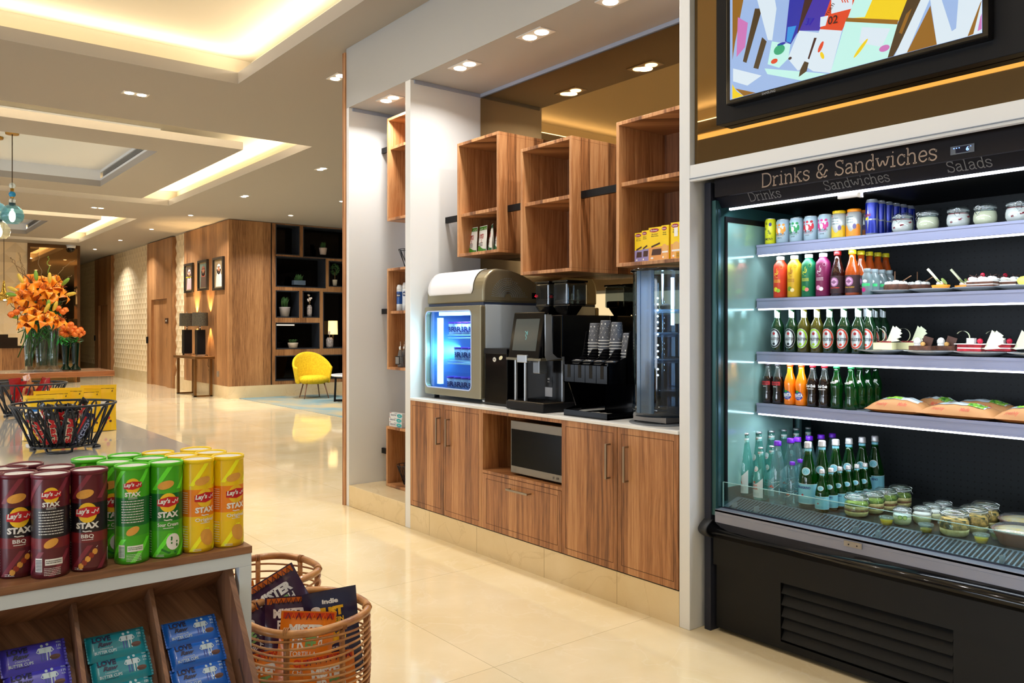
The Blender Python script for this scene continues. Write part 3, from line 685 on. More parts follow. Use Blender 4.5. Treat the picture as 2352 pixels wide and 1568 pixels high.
# small wire baskets in the narrow bay
M_wire = mat('black_wire', (22, 26, 34), .45)
def wire_basket(R, r, h, wr, label, cat_, loc, n=20, feet=True, group=None, name='wire_basket'):
    t = thing(name, label, cat_, loc, 0, group); foot = h * .12 if feet else 0
    ring = lambda rr, z, m=40: [(rr * cos(2 * pi * i / m), rr * sin(2 * pi * i / m), z) for i in range(m)]
    MB().tube(ring(R, h), wr * 1.25, 8, 0, True).build('rim', M_wire, t)
    mb = MB(); mb.tube(ring(r, foot), wr * 1.1, 8, 0, True); mb.tube(ring(r * .62, foot), wr, 6, 0, True)
    for k in range(4):
        a = k * pi / 4; mb.tube([(r * cos(a), r * sin(a), foot), (-r * cos(a), -r * sin(a), foot)], wr, 6)
    mb.build('base_ring', M_wire, t)
    mb = MB()
    for k in range(n):          # each bent wire rises from the base, loops at the rim and comes back down: rows of pointed arches
        a0 = 2 * pi * k / n; a1 = 2 * pi * (k + 1.7) / n; am = (a0 + a1) / 2
        P = [(r * cos(a0), r * sin(a0), foot)]
        q = .96; P.append((R * q * cos(am - .05), R * q * sin(am - .05), h * .93)); P.append((R * cos(am), R * sin(am), h)); P.append((R * q * cos(am + .05), R * q * sin(am + .05), h * .93))
        P.append((r * cos(a1), r * sin(a1), foot)); mb.tube(P, wr, 6)
    mb.build('wires', M_wire, t)
    if feet:
        mb = MB()
        for k in range(3):
            a = 2 * pi * k / 3 - 1.9; s_ = .42
            pts = [(r * cos(a - s_), r * sin(a - s_), foot), ((r - .01) * cos(a - s_), (r - .01) * sin(a - s_), wr), (r * 1.12 * cos(a - s_ * .6), r * 1.12 * sin(a - s_ * .6), wr), (r * 1.18 * cos(a), r * 1.18 * sin(a), wr), (r * 1.12 * cos(a + s_ * .6), r * 1.12 * sin(a + s_ * .6), wr), ((r - .01) * cos(a + s_), (r - .01) * sin(a + s_), wr), (r * cos(a + s_), r * sin(a + s_), foot)]
            mb.tube(pts, wr * 1.3, 8)
        mb.build('feet', M_wire, t)
    return t
wire_basket(.10, .05, .14, .0022, 'small dark wire basket on top of the middle box in the narrow bay', 'basket', (3.33, at(945, 800, 'x', 3.33).y, 1.884), 12, False)
wire_basket(.10, .045, .15, .0022, 'small dark wire basket inside the lowest box of the narrow bay', 'basket', (3.34, at(941, 800, 'x', 3.34).y, .190), 12, False)
o = pouch('b', .06, .12, .02, None).build('small_packet', [mat('packet_green', (20, 140, 60), .4)], None, (3.33, at(938, 800, 'x', 3.33).y, 1.93)); tag(o, 'small green packet standing in the upper little wire basket', 'packet')
o = pouch('b', .06, .10, .02, None).build('small_packet', [P_w], None, (3.34, at(936, 800, 'x', 3.34).y, .215)); tag(o, 'small white packet in the lower little wire basket', 'packet')
# ================================================================== countertop freezer
ZW = .9225
M_bronze = mat('champagne_metal', (150, 142, 118), .35, .75); M_silv = mat('silver_panel', (184, 196, 208), .4, .3); M_fr = mat('freezer_white', (236, 236, 240), .35)
t = thing('countertop_freezer', 'champagne and silver countertop freezer with a glowing glass door', 'freezer', (3.10, 4.217, ZW))
W, D, ZD, HT = .67, .49, .64, .875      # width, depth, seam height, full height; feet .03
mb = MB(); mb.box(.02, .0, .03, D, .02, ZD); mb.box(.02, W - .02, .03, D, W, ZD); mb.box(D - .02, .02, .03, D, W - .02, ZD); mb.box(.02, .02, .03, D, W - .02, .055); mb.box(.02, .02, ZD - .02, D, W - .02, ZD)
mb.build('body', M_silv, t, bev=.003)
mb = MB(); mb.box(.025, .022, .056, D - .02, .026, ZD - .02); mb.box(.025, W - .026, .056, D - .02, W - .022, ZD - .02); mb.box(D - .026, .026, .056, D - .022, W - .026, ZD - .02); mb.box(.025, .026, .055, D - .02, W - .026, .06)
mb.build('inner_lining', mat('lining_blue', (90, 130, 190), .5), t)
# hood: side profile swept across the width
hp = [(0.0, ZD + .015), (0.0, ZD + .07)]
for k in range(9):
    a = pi - (pi / 2) * k / 8; hp.append((.115 + .115 * cos(a) * 1.0, ZD + .10 + (HT - ZD - .10) * sin(a)))
for k in range(1, 9): u = k / 8; hp.append((.115 + (D - .115) * u, HT - (HT - ZD - .12) * (u ** 2.2)))
hp += [(D, ZD + .015)]
mb = MB(); mb.prism(hp, 0, W, 'y', 0, smooth=False); hood = mb.build('hood', M_bronze, t, bev=.014, seg=3)
mb = MB()
def hf(u, v):      # white front panel following the hood curve
    L = hp[1:11]; q = v * (len(L) - 1); i = min(int(q), len(L) - 2); f = q - i
    x = L[i][0] * (1 - f) + L[i + 1][0] * f; z = L[i][1] * (1 - f) + L[i + 1][1] * f
    m_ = .035; e = 0
    if v < .12: e = .02 * (1 - v / .12) ** 2
    return (x - .004, m_ + .075 * 1 + e + (W - 2 * m_ - .06 - 2 * e) * u, z + .004)
mb.surf(hf, 14, 18, 0); mb.build('front_panel', M_fr, hood, solid=.002)
mb = MB(); mb.box(.01, .01, ZD + .0, D, W - .01, ZD + .016); mb.build('seam', mat('seam_dark', (40, 54, 80), .5), t)
# perforated vent (arched field of studs) and display on the hood's side facing the coffee machine
mb = MB(); 
for j in range(12):
    for i in range(26):
        R_ = .03 + .0125 * j; a = pi - (pi * (i + .5) / 26)
        x = .20 + R_ * cos(a) * (1.0 if cos(a) < 0 else 1.25); z = ZD + .05 + R_ * sin(a) * .95
        if x < .03 or x > .42 or z > HT - .03 - max(0, (x - .12)) ** 2 * 2.4 or R_ > .13 + .04 * max(cos(a), 0): continue
        mb.box(x - .0035, -.0025, z - .0025, x + .0035, .001, z + .0025)
mb.build('vent', mat('vent_stud', (150, 156, 160), .35, .6), hood)
mb = MB(); mb.box(.405, -.004, ZD + .045, .475, .004, ZD + .085, 0); fn = lambda x, y: (.44 + x, -.0048, ZD + .065 + y); txt(mb, '-20', .016, 0, 0, fn, 1, .01)
mb.build('display', [M_blackg, mat('led_red', (255, 20, 40), .5, emit=(255, 20, 50), es=4)], hood)
# door
y0, y1, z0, z1 = .0, W, .03, ZD
def rrect(y0, y1, z0, z1, r, n=5):
    pts = []
    for cy_, cz, a0 in ((y1 - r, z1 - r, 0), (y0 + r, z1 - r, pi / 2), (y0 + r, z0 + r, pi), (y1 - r, z0 + r, 3 * pi / 2)):
        for k in range(n + 1): a = a0 + (pi / 2) * k / n; pts.append((cy_ + r * cos(a), cz + r * sin(a)))
    return pts
def framed(mb, O, I, x0, x1, mi=0):
    """frame between outer outline O and inner outline I, same point count"""
    k = len(O); vs = [(x0, *p) for p in O] + [(x0, *p) for p in I] + [(x1, *p) for p in O] + [(x1, *p) for p in I]; fs = []
    for i in range(k):
        j = (i + 1) % k; fs += [(i, k + i, k + j, j), (2 * k + i, 2 * k + j, 3 * k + j, 3 * k + i), (i, j, 2 * k + j, 2 * k + i), (k + i, 3 * k + i, 3 * k + j, k + j)]
    mb.add(vs, fs, mi)
wy0, wy1, wz0, wz1 = 4.322 - 4.217, 4.872 - 4.217, 1.003 - ZW, 1.527 - ZW
mb = MB(); framed(mb, rrect(y0, y1, z0, z1 - .004, .012), rrect(wy0, wy1, wz0, wz1, .035), -.02, .018); dr = mb.build('door', M_bronze, t, bev=.006)
mb = MB(); framed(mb, rrect(wy0 - .004, wy1 + .004, wz0 - .004, wz1 + .004, .038), rrect(wy0 + .004, wy1 - .004, wz0 + .004, wz1 - .004, .03), -.022, -.018); mb.build('gasket', mat('pale_lilac_rim', (180, 200, 240), .4), dr)
MB().box(0, wy0, wz0, .002, wy1, wz1).build('glass_pane', glass('freezer_glass', (214, 238, 250), .02), dr)
Lcy = mat('freezer_led_white', (230, 250, 255), .5, emit=(215, 245, 255), es=3.2)
mb = MB(); mb.box(.03, .55, .10, .06, .585, .56); mb.build('light_tube', Lcy, t)
mb = MB(); mb.box(.028, .10, .575, .07, .56, .60); mb.build('top_light', Lcy, t)
area('freezer_light', (3.10 + .07, 4.217 + .54, ZW + .33), .05, 3.2, (.35, .85, 1.0), (0, pi / 2, -1.1), .45)
area('freezer_top_light', (3.10 + .10, 4.217 + .33, ZW + .585), .4, 6.0, (.75, .92, 1.0), (0, 0, 0), .1)
M_rack = mat('rack_white', (190, 225, 240), .4)
for z in (.245, .42):
    mb = MB(); mb.tube([(.05, .05, z), (.05, .48, z), (.06, .495, z), (.42, .495, z)], .004, 6); mb.tube([(.05, .05, z + .02), (.05, .48, z + .02), (.06, .495, z + .02), (.42, .495, z + .02)], .004, 6)
    for k in range(10): mb.tube([(.05, .06 + k * .045, z), (.42, .06 + k * .045, z)], .002, 5)
    mb.build('rack', M_rack, t)
for x in (.05, .44):
    for y in (.05, W - .05):
        mb = MB(); mb.cyl((x, y, 0), .018, 0, .03); mb.build('foot', M_black if y > .3 else M_chrome, t)
# ice cream cups
M_cupw = mat('cup_paper', (206, 204, 226), .5); M_cupv = mat('cup_violet', (116, 40, 190), .45); M_navy = mat('cup_navy', (30, 30, 110), .5)
def icecup():
    t = thing('ice_cream_cup', 'x', 'ice cream cup', (0, 0, 0)); r = .036; h = .075
    mb = MB(); mb.lathe([(r * .86, 0), (r, h)], 20, 0); fn = lambda x, y: cylmap(r * (.87 + .14 * y / h), pi)(x, y); txt(mb, 'BR', .035, 0, h * .48, lambda x, y: cylmap(r * (.86 + .14 * y / h) + .0012, pi + .5)(x, y), 1, .03)
    mb.build('cup', [M_cupw, M_navy], t)
    MB().lathe([(r * 1.05, h), (r * 1.05, h + .011), (r * .95, h + .012)], 20).build('lid', M_cupv, t); return t
proto = icecup(); first = True
rows = ((.065, 'bottom', ((.12, 4.30), (.12, 4.385), (.12, 4.47), (.12, 4.56), (.22, 4.34), (.22, 4.44))), (.27, 'middle', ((.12, 4.30), (.12, 4.385), (.12, 4.47), (.22, 4.34))), (.445, 'top', ((.12, 4.30), (.12, 4.385), (.12, 4.47), (.13, 4.555))))
PL = ('nearest the hinge side', 'second from the hinge side', 'third from the hinge side', 'farthest towards the light tube', 'behind the front pair', 'rearmost in the middle')
for z, nm, L in rows:
    for k, (x, y) in enumerate(L):
        lab = 'ice cream cup on the %s freezer level, %s' % (nm, PL[k]); loc = (3.10 + x, y + .19, ZW + z)
        if first: o = proto; o.location = loc; o['label'] = lab; o['group'] = 'ice cream cups in the freezer'; first = False
        else: dup(proto, loc, 0, lab, 'ice cream cups in the freezer')
# ================================================================== milk cooler, coffee machine
t = thing('milk_cooler', 'plain black milk cooler box between the freezer and the coffee machine', 'cooler', (3.10, 3.968, ZW))
MB().box(0, 0, .004, .38, .235, .355).build('body', M_blackg, t, bev=.004); MB().box(-.004, 0, .325, .38, .236, .36).build('lid', M_black, t, bev=.003)
mb = MB(); fn = lambda x, y: (-.0014, .118 - x, .29 + y); disc(mb, -.01, 0, .018, .015, fn, 0, 20, 1); txt(mb, 'Miko', .006, -.01, 0, lambda x, y: (-.002, .118 - x, .29 + y), 1, .01); mb.build('badge', [mat('badge_grey', (190, 188, 180), .4), P_k], t)
mb = MB(); disc(mb, .055, .012, .02, .012, lambda x, y: (-.0014, .118 - x, .29 + y), 0, 16, 1, .4); mb.build('sticker', mat('sticker_cream', (220, 214, 180), .5), t)
t = thing('coffee_machine', 'black coffee machine with a touch screen and twin bean hoppers', 'coffee machine', (3.02, 3.55, ZW))
M_bk = mat('machine_black', (8, 8, 10), .22, spec=.3); M_sil = mat('machine_silver', (176, 180, 184), .28, .8)
mb = MB(); mb.box(.16, 0, .05, .56, .32, .565); mb.box(.085, 0, .31, .16, .32, .56); mb.build('body', M_bk, t, bev=.006)
mb = MB(); mb.box(0, -.02, .004, .30, .33, .052); mb.build('drip_tray', M_black, t, bev=.008)
mb = MB(); mb.box(.01, -.01, .052, .16, .32, .057, 0)
for k in range(14): mb.box(.015, -.002 + k * .023, .0572, .155, .006 + k * .023, .059, 1)
mb.build('drip_grid', [mat('grid_brown', (96, 84, 66), .4, .5), M_black], t)
sc_ = Matrix.Translation((.0, .165, .31)) @ Matrix.Rotation(-.06, 4, 'Z') @ Matrix.Rotation(.17, 4, 'Y')
mb = MB(); mb.box(0, -.15, .0, .03, .155, .275, 0, sc_); s = mb.build('screen', M_blackg, t, bev=.005)
mb = MB(); mb.box(-.0012, -.115, .045, 0, .12, .235, 0, sc_); fnl = lambda x, y: tuple(sc_ @ Vector((-.002, -x, .14 + y)))
stroke(mb, [(-.012, .02), (.006, .012), (-.004, -.004), (.01, -.016), (.004, -.03)], .005, fnl, 1); stroke(mb, [(.012, .022), (.014, -.002)], .005, fnl, 1)
mb.build('display', [mat('screen_grey', (58, 64, 64), .12, emit=(62, 70, 70), es=.35), mat('screen_logo', (70, 150, 160), .4, emit=(60, 130, 140), es=.4)], s)
MB().box(-.01, .12, .285, .02, .21, .33).build('badge', M_sil, t, bev=.003)
mb = MB(); mb.box(-.004, -.0, .298, .16, .32, .312); mb.build('lower_trim', mat('trim_bronze', (120, 112, 92), .35, .7), t)
for y in (.265, .175): MB().box(.02, y - .008, .05, .036, y + .008, .31).build('post', M_sil, t, bev=.004)
mb = MB(); mb.box(.05, .075, .22, .11, .135, .31); mb.build('spout', mat('spout_grey', (120, 124, 128), .3, .6), t, bev=.005)
mb = MB(); mb.tube([(.04, .20, .15), (.06, .215, .2), (.06, .205, .26)], .004, 8); mb.build('nozzle', mat('nozzle_grey', (160, 164, 166), .3, .4), t)
mb = MB(); mb.box(.1585, .085, .14, .16, .15, .20, 0); mb.box(.1585, .085, .08, .16, .15, .135, 1); fn = lambda x, y: (.158, .1175 - x, .17 + y); txt(mb, 'CE', .01, 0, .015, fn, 2, .01); txt(mb, 'EMMI', .005, 0, -.002, fn, 2)
mb.build('rating_plate', [M_bk, mat('plate_white', (170, 174, 182), .5), M_pw], t)
# silver side strip on the side facing the cups
mb = MB(); mb.prism([(.03, .565), (.075, .565), (.085, .34), (.12, .315), (.16, .31), (.04, .30), (.03, .33)], -.004, .004, 'y'); mb.prism([(.16, .32), (.175, .32), (.175, .06), (.16, .05)], -.004, .004, 'y'); mb.build('side_strip', M_sil, t)
M_hop = glass('hopper_glass', (176, 186, 192), .05, .1, (90, 94, 98)); M_bean = noisy('coffee_beans', (26, 14, 8), (62, 36, 22), 60, .4, bump=.6)
for y, lab in ((.235, 'left'), (.07, 'right')):
    mb = MB(); wd = .075
    mb.lathe([(.045, 0), (wd, .045), (wd, .05)], 4, 0, M=Tm(.27, y, .565) @ Rz(pi / 4) @ Matrix.Scale(1.2, 4)); h = mb.build('hopper_base', M_bk, t, bev=.004)
    mb = MB(); mb.box(.27 - .064, y - .064, .62, .27 + .10, y + .064, .76); mb.build('hopper', M_hop, t, bev=.012)
    MB().box(.27 - .058, y - .058, .622, .27 + .094, y + .058, .665 if lab == 'left' else .655).build('beans', M_bean, t, bev=.01)
    MB().box(.27 - .068, y - .068, .76, .27 + .104, y + .068, .772).build('hopper_lid', M_blackg, t, bev=.004)
# ================================================================== cup organiser
t = thing('cup_organizer', 'black acrylic cup and lid organizer beside the coffee machine', 'organizer', (3.05, 3.045, ZW))
OW = .345
mb = MB()
mb.box(0, 0, 0, .33, OW, .012); mb.box(0, 0, .012, .006, OW, .035); mb.box(0, 0, .0, .33, .006, .035)
mb.prism([(.0, .035), (.33, .035), (.33, .47), (.17, .47), (.14, .33), (.05, .30), (.0, .30), (.0, .19), (.03, .19), (.09, .05)], OW - .006, OW, 'y'); mb.prism([(.0, .30), (.0, .19), (.25, .19), (.33, .06), (.33, .47), (.17, .47), (.14, .33), (.05, .30)], 0, .006, 'y')
mb.box(.32, 0, .012, .33, OW, .47)
fr = mb.build('frame', mat('acrylic_black', (6, 6, 8), .12, spec=.2), t)
mb = MB(); mb.box(0, 0, .185, .006, OW, .285); mb.box(0, 0, .185, .33, OW, .191)
for k in range(1, 4): mb.prism([(0, .19), (0, .285), (.03, .29), (.10, .325), (.14, .37), (.33, .37), (.33, .19)], OW * k / 4 - .002, OW * k / 4 + .002, 'y')
mb.box(.14, 0, .19, .146, OW, .30); mb.build('bins', mat('acrylic_black', (6, 6, 8), .12, spec=.3), t)
mb = MB()
for k in range(4):
    yy = OW * (k + .5) / 4; mb.box(-.001, yy - .012, .215, 0, yy + .012, .286)
mb.build('slots', mat('slot_black', (2, 2, 3), .9), t)
# nested paper cups, every cup of each stack a thing; lids in the front bins
M_cup = mat('paper_cup', (74, 76, 82), .55); M_rim = mat('cup_rim_white', (214, 212, 206), .5)
def papercup():
    t = thing('paper_cup', 'x', 'cup', (0, 0, 0)); R_, r_, h = .040, .029, .115
    mb = MB(); mb.lathe([(R_, 0), (r_, h - .004), (r_ - .002, h), (r_ - .003, h - .004), (.0005, h - .004)], 22, 0, cap0=False, cap1=False)
    rnd = random.Random(3)
    for j in range(4):
        for k in range(9):
            a = 2 * pi * (k + .5 * (j % 2)) / 9; y = .02 + j * .025; rr = R_ + (r_ - R_) * y / h + .0008; fn = (lambda rr, a, y: (lambda x, yy: (rr * cos(a + x / rr), rr * sin(a + x / rr), y + yy)))(rr, a, y)
            q = rnd.randrange(4)
            if q == 0: disc(mb, 0, 0, .004, .005, fn, 1, 8, 1)
            elif q == 1: stroke(mb, [(-.004, -.003), (.004, .004), (-.001, .006)], .0013, fn, 1)
            elif q == 2: stroke(mb, [(-.004, -.004), (-.004, .004), (.004, .004), (.004, -.004)], .0011, fn, 1, True)
            else: stroke(mb, [(-.005, 0), (-.002, .003), (.002, -.003), (.005, 0)], .0012, fn, 1)
    mb.build('body', [M_cup, M_rim], t)
    MB().lathe([(R_ + .001, 0), (R_ + .0025, .002), (R_ + .001, .004), (R_ - .001, .002)], 22, 0, cap0=False, cap1=False).build('rim', M_rim, t)
    return t
pc = papercup(); first = True
ORD = ('topmost', 'second', 'third', 'fourth', 'fifth', 'sixth', 'seventh', 'eighth')
for s_, (y, top, n_, nm) in enumerate(((.302, .40, 6, 'leftmost stack'), (.216, .415, 7, 'tallest stack'), (.130, .405, 7, 'third stack from the coffee machine'), (.043, .345, 5, 'shortest stack next to the glass case'))):
    for k in range(n_):
        lab = '%s grey paper cup of the %s' % (ORD[k], nm); loc = (3.05 + .20, 3.045 + y, ZW + top - .0165 * k)
        if first: pc.location = loc; pc['label'] = lab; pc['group'] = 'paper cups in the organizer'; first = False
        else: dup(pc, loc, .6 * k, lab, 'paper cups in the organizer')
M_lid = mat('lid_black', (24, 25, 28), .25)
for s_ in range(4):
    for k in range(3):
        o = MB().lathe([(.040, 0), (.041, .004), (.036, .008), (.034, .012), (.001, .0125)], 22).build('coffee_cover', M_lid, None, (3.05 + .075, 3.045 + OW * (3 - s_ + .5) / 4, ZW + .30 - k * .013)); tag(o, '%s black plastic lid in the %s bin of the cup organizer' % (('top', 'middle', 'lowest visible')[k], ('first', 'second', 'third', 'fourth')[s_]), 'lid', 'black lids in the organizer')
mb = MB(); mb.surf(lambda u, v: (.02 + .09 * v, .05 + .15 * u, .016 + .014 * abs(sin(u * 9)) * (1 - v * .4)), 14, 4, 0, False); o = mb.build('paper_napkins', mat('napkin', (226, 228, 226), .9), None, (3.05, 3.045, ZW), solid=.002); tag(o, 'crumpled white paper napkins in the foot tray of the organizer', 'napkin')
# ================================================================== revolving glass display case
t = thing('display_case', 'round glass display case with glowing LED dots beside the white column', 'display case', (3.205, 2.805, ZW)); R_ = .150
M_dg = glass('case_glass', (172, 196, 216), .03, .0); M_pl = mat('plastic_clear', (150, 190, 220), .2)
MB().lathe([(.17, .0), (.17, .006), (.12, .008)], 40).build('foot_disc', mat('grey_disc', (96, 100, 106), .4), t)
MB().box(-.10, -.11, .012, .10, .11, .04).build('base_block', mat('plate_steel', (130, 124, 118), .3, .8), t)
for x, y in ((-.09, -.08), (-.09, .10), (.1, 0)): MB().cyl((x, y, 0), .010, .006, .045).build('foot', M_black, t)
MB().lathe([(R_ + .003, .04), (R_ + .003, .095), (R_ - .004, .10)], 48).build('base_ring', glass('smoke_ring', (120, 140, 160), .05, .35, (80, 92, 104)), t)
MB().lathe([(R_, .095), (R_, .775)], 56, cap0=False, cap1=False).build('glass_wall', M_dg, t)
MB().lathe([(R_ - .002, .772), (R_ + .014, .776), (R_ + .014, .786), (.05, .795)], 48).build('top_cap', M_blackg, t)
M_led = mat('case_led', (230, 244, 255), .4, emit=(205, 232, 255), es=28)
aL = atan2(-2.805, -3.205) + pi * 2      # towards the room
aa = aL - .32
mb = MB()
for dr_ in (-.035, 0.035): mb.box(R_ - .006, dr_ - .008, .06, R_ + .008, dr_ + .008, .775, 0, Rz(aa - .28))
mb.box(R_ - .004, -.05, .06, R_ + .004, .05, .775, 0, Rz(aa - .28)); mb.build('acrylic_strip', glass('acrylic_strip', (190, 214, 232), .08, .35, (150, 176, 200)), t)
for k, z in enumerate((.635, .605, .575, .545, .515, .485, .455, .40, .37, .34, .28, .25)):
    MB().ball((.118 * cos(aa + .12), .118 * sin(aa + .12), z), .0048, 8).build('led', M_led, t)
MB().lathe([(.009, .5), (.009, .74)], 10, 0, (.118 * cos(aL + .55) * .8, .118 * sin(aL + .55) * .8, 0)).build('light_tube', mat('tube_glow', (220, 240, 255), .4, emit=(210, 236, 255), es=5), t)
area('case_light', (3.205, 2.805, ZW + .765), .2, 1.6, (.6, .8, 1.0), (0, 0, 0), spread=2.6)
MB().cyl((0, 0, 0), .006, .10, .77, 10).build('centre_rod', M_chrome, t)
for z in (.17, .31, .44, .56): MB().lathe([(.128, z), (.131, z + .003), (.128, z + .006), (.002, z + .004)], 40).build('shelf', glass('shelf_glass', (200, 220, 235), .05, .12, (190, 210, 225)), t)
for k, (z, lab) in enumerate(((.313, 'shallow clear dish on the lower shelf of the round glass case'), (.443, 'crumpled clear film on the middle shelf of the round glass case'), (.563, 'clear dish with dark pastry on the upper shelf of the round glass case'))):
    mb = MB(); mb.lathe([(.07, .004), (.10, .012 + .01 * (k == 1)), (.105, .018), (.098, .013), (.002, .008)], 30); o = mb.build('dish', glass('dish_clear', (214, 230, 240), .08, .3, (210, 224, 236)), None, (3.205, 2.805, ZW + z)); tag(o, lab, 'dish')
for k in range(3):
    o = MB().ball((0, 0, .022), .03, 10, 0, .6, None, 1.3, .8).build('pastry', noisy('pastry_dark', (60, 44, 26), (104, 84, 52), 30, .7), None, (3.205 + .05 * cos(k * 2.1), 2.805 + .05 * sin(k * 2.1), ZW + .571)); tag(o, 'dark pastry on the upper dish of the round glass case, %s' % ('nearest the mirror', 'nearest the organizer', 'nearest the room')[k], 'pastry', 'pastries in the glass case')
# ================================================================== television on its black panel
t = thing('television', 'wall television showing colourful snack bags, mounted above the fridge', 'television', (3.0, 1.7, 2.32))
MB().box(2.975, .55, 2.312, 3.028, 2.291, 3.45).build('back_panel', M_black, t, wl=True, bev=.003)
MB().box(2.93, 1.145, 2.375, 2.975, 2.205, 3.06).build('case', M_blackg, t, wl=True, bev=.006)
X = 2.929; L_ = 2.182; Wd = 1.018
def sfn(d=0): return lambda x, y: (X - d * .00012, L_ - x, 2.394 + y)       # x 0..1.018 rightwards, y up
TVM = [mat('tv_%d' % i, (4, 4, 5), .25, emit=c, es=.95) for i, c in enumerate(((225, 240, 250), (30, 40, 170), (40, 150, 230), (60, 40, 170), (230, 70, 30), (250, 214, 20), (200, 250, 240), (150, 100, 20), (70, 50, 20), (160, 190, 236), (40, 170, 120), (210, 120, 190), (60, 20, 20)))]
mb = MB(); H_ = .64
def q(pts, mi, d): mb.add([sfn(d)(*p) for p in pts], [tuple(range(len(pts)))], mi)
def cq(pts, mi, d):       # picture content, given in the photograph's pixels and laid on the flat screen
    P_ = []
    for x, y in pts:
        p = at(1580 + x / 3.0466, y / 3.0466, 'x', X); P_.append((min(max(L_ - p.y, 0), Wd), min(max(p.z - 2.394, 0), .655)))
    q(P_, mi, d)
q([(0, 0), (Wd, 0), (Wd, H_), (0, H_)], 9, 0)
for pts, mi in (([(312, -60), (400, -60), (330, 300), (312, 420)], 7), ([(400, -60), (500, -60), (345, 430), (325, 380)], 9), ([(350, 120), (420, 160), (400, 330), (340, 400)], 11), ([(470, 60), (520, 60), (410, 440), (385, 430)], 8), ([(520, 260), (552, 290), (485, 510), (452, 500)], 8), ([(470, -60), (600, -60), (660, 290), (560, 280)], 0),
                ([(640, -80), (850, -80), (720, 310), (590, 290)], 9), ([(720, -80), (850, -80), (790, 190), (720, 310), (680, 290)], 1), ([(700, 190), (760, 180), (720, 300), (690, 290)], 2), ([(830, -60), (930, -60), (800, 190), (765, 240)], 12), ([(900, -60), (1030, -60), (920, 215), (780, 215)], 3), ([(780, 215), (920, 230), (840, 470), (770, 495), (700, 410)], 0), ([(885, 265), (905, 265), (855, 420), (840, 410)], 12),
                ([(1020, -60), (1210, -60), (1080, 215), (925, 205)], 4), ([(1005, -60), (1155, -60), (1152, 60), (1005, 97)], 0), ([(930, 120), (985, 110), (965, 180), (925, 190)], 0), ([(925, 205), (1080, 215), (1000, 515), (880, 500), (832, 470)], 0), ([(590, 290), (720, 310), (705, 410), (640, 475), (560, 450)], 6),
                ([(1200, -60), (1600, -60), (1475, 150), (1120, 140)], 5), ([(1190, -60), (1320, -60), (1240, 120), (1120, 130)], 6), ([(1115, 125), (1475, 140), (1468, 172), (1105, 152)], 7), ([(1105, 152), (1470, 172), (1400, 425), (1000, 515)], 6), ([(1220, 190), (1420, 200), (1360, 330), (1200, 300)], 0), ([(1560, -60), (1690, -60), (1530, 240), (1440, 400), (1400, 425), (1470, 170)], 8), ([(1530, 100), (1570, 60), (1500, 240), (1480, 230)], 7),
                ([(1660, -60), (1720, -60), (1535, 380), (1448, 402)], 0), ([(1700, 40), (1745, 330), (1535, 380)], 7), ([(1690, -60), (2080, -60), (2070, 240), (1745, 330)], 0), ([(1760, -60), (1900, -60), (1880, 200), (1850, 220)], 9), ([(2050, 20), (2078, 0), (2000, 240), (1960, 262)], 7), ([(2050, 120), (2078, 90), (2078, 200), (2030, 220)], 11),
                ([(315, 440), (560, 500), (800, 575), (500, 665), (315, 700)], 9), ([(320, 480), (520, 530), (420, 600), (320, 570)], 0), ([(540, 480), (980, 520), (800, 580), (560, 520)], 6), ([(315, 590), (345, 640), (395, 692), (315, 715)], 5), ([(335, 620), (480, 660), (395, 692)], 7), ([(820, 430), (850, 440), (835, 500), (780, 540), (790, 490)], 8)):
    D_TV = globals().get('D_TV', 0) + 1; cq(pts, mi, D_TV)
def tvp(u, v): p = at(1580 + u / 3.0466, v / 3.0466, 'x', X); return L_ - p.y, p.z - 2.394
for u, v, rx, ry, mi, ro in ((645, 350, .026, .020, 10, 0), (610, 430, .016, .010, 4, 0), (660, 310, .02, .006, 1, 0), (935, 330, .008, .022, 4, -.5), (945, 390, .007, .016, 5, .4), (1215, 340, .04, .007, 5, .8), (720, 410, .008, .006, 12, 0), (1380, 340, .02, .012, 11, 0)): a_ = tvp(u, v); disc(mb, a_[0], a_[1], rx, ry, sfn(46), mi, 14, 1, ro)
for s_, hh, u, v, mi, ro in (('02', .030, 1020, 140, 12, -.1), ('37', .026, 850, 150, 1, -.3), ('TORTI', .012, 1000, 70, 12, .9)): a_ = tvp(u, v); txt(mb, s_, hh, a_[0], a_[1], sfn(47), mi, .02, rot=ro)
for k in range(3): a_ = tvp(1070 + k * 18, 20); stroke(mb, [(a_[0] - .02, a_[1] + .02), (a_[0], a_[1] + .026), (a_[0] + .012, a_[1] - .004)], .004, sfn(47), 4)
mb.build('screen', TVM, t, wl=True)
mb = MB(); txt(mb, 'SAMSUNG', .010, 0, 0, lambda x, y: (2.9295, 1.99 - x, 2.384 + y), 0, .02); mb.build('lettering', mat('logo_grey', (130, 132, 136), .4), t, wl=True)
# ================================================================== open fridge
FR = thing('display_fridge', 'tall black open front fridge full of drinks, cakes and salads', 'fridge', (3.08, 1.3, 0))
M_cab = mat('fridge_charcoal', (40, 42, 52), .5, spec=.2); M_fb = mat('fridge_black', (7, 7, 7), .5, spec=.25); M_rail = mat('price_rail', (150, 156, 186), .35, .3)
YL, YR_ = 2.378, .25
def fb(name, mt, *boxes, **k):
    mb = MB()
    for b_ in boxes: mb.box(*b_)
    return mb.build(name, mt, k.pop('parent', FR), wl=True, **k)
fb('side_panel', M_cab, (3.076, 2.40, .0, 3.95, 2.436, 2.085), bev=.002)
fb('side_panel', M_cab, (3.076, YR_ - .04, .0, 3.95, YR_, 2.085), bev=.002)
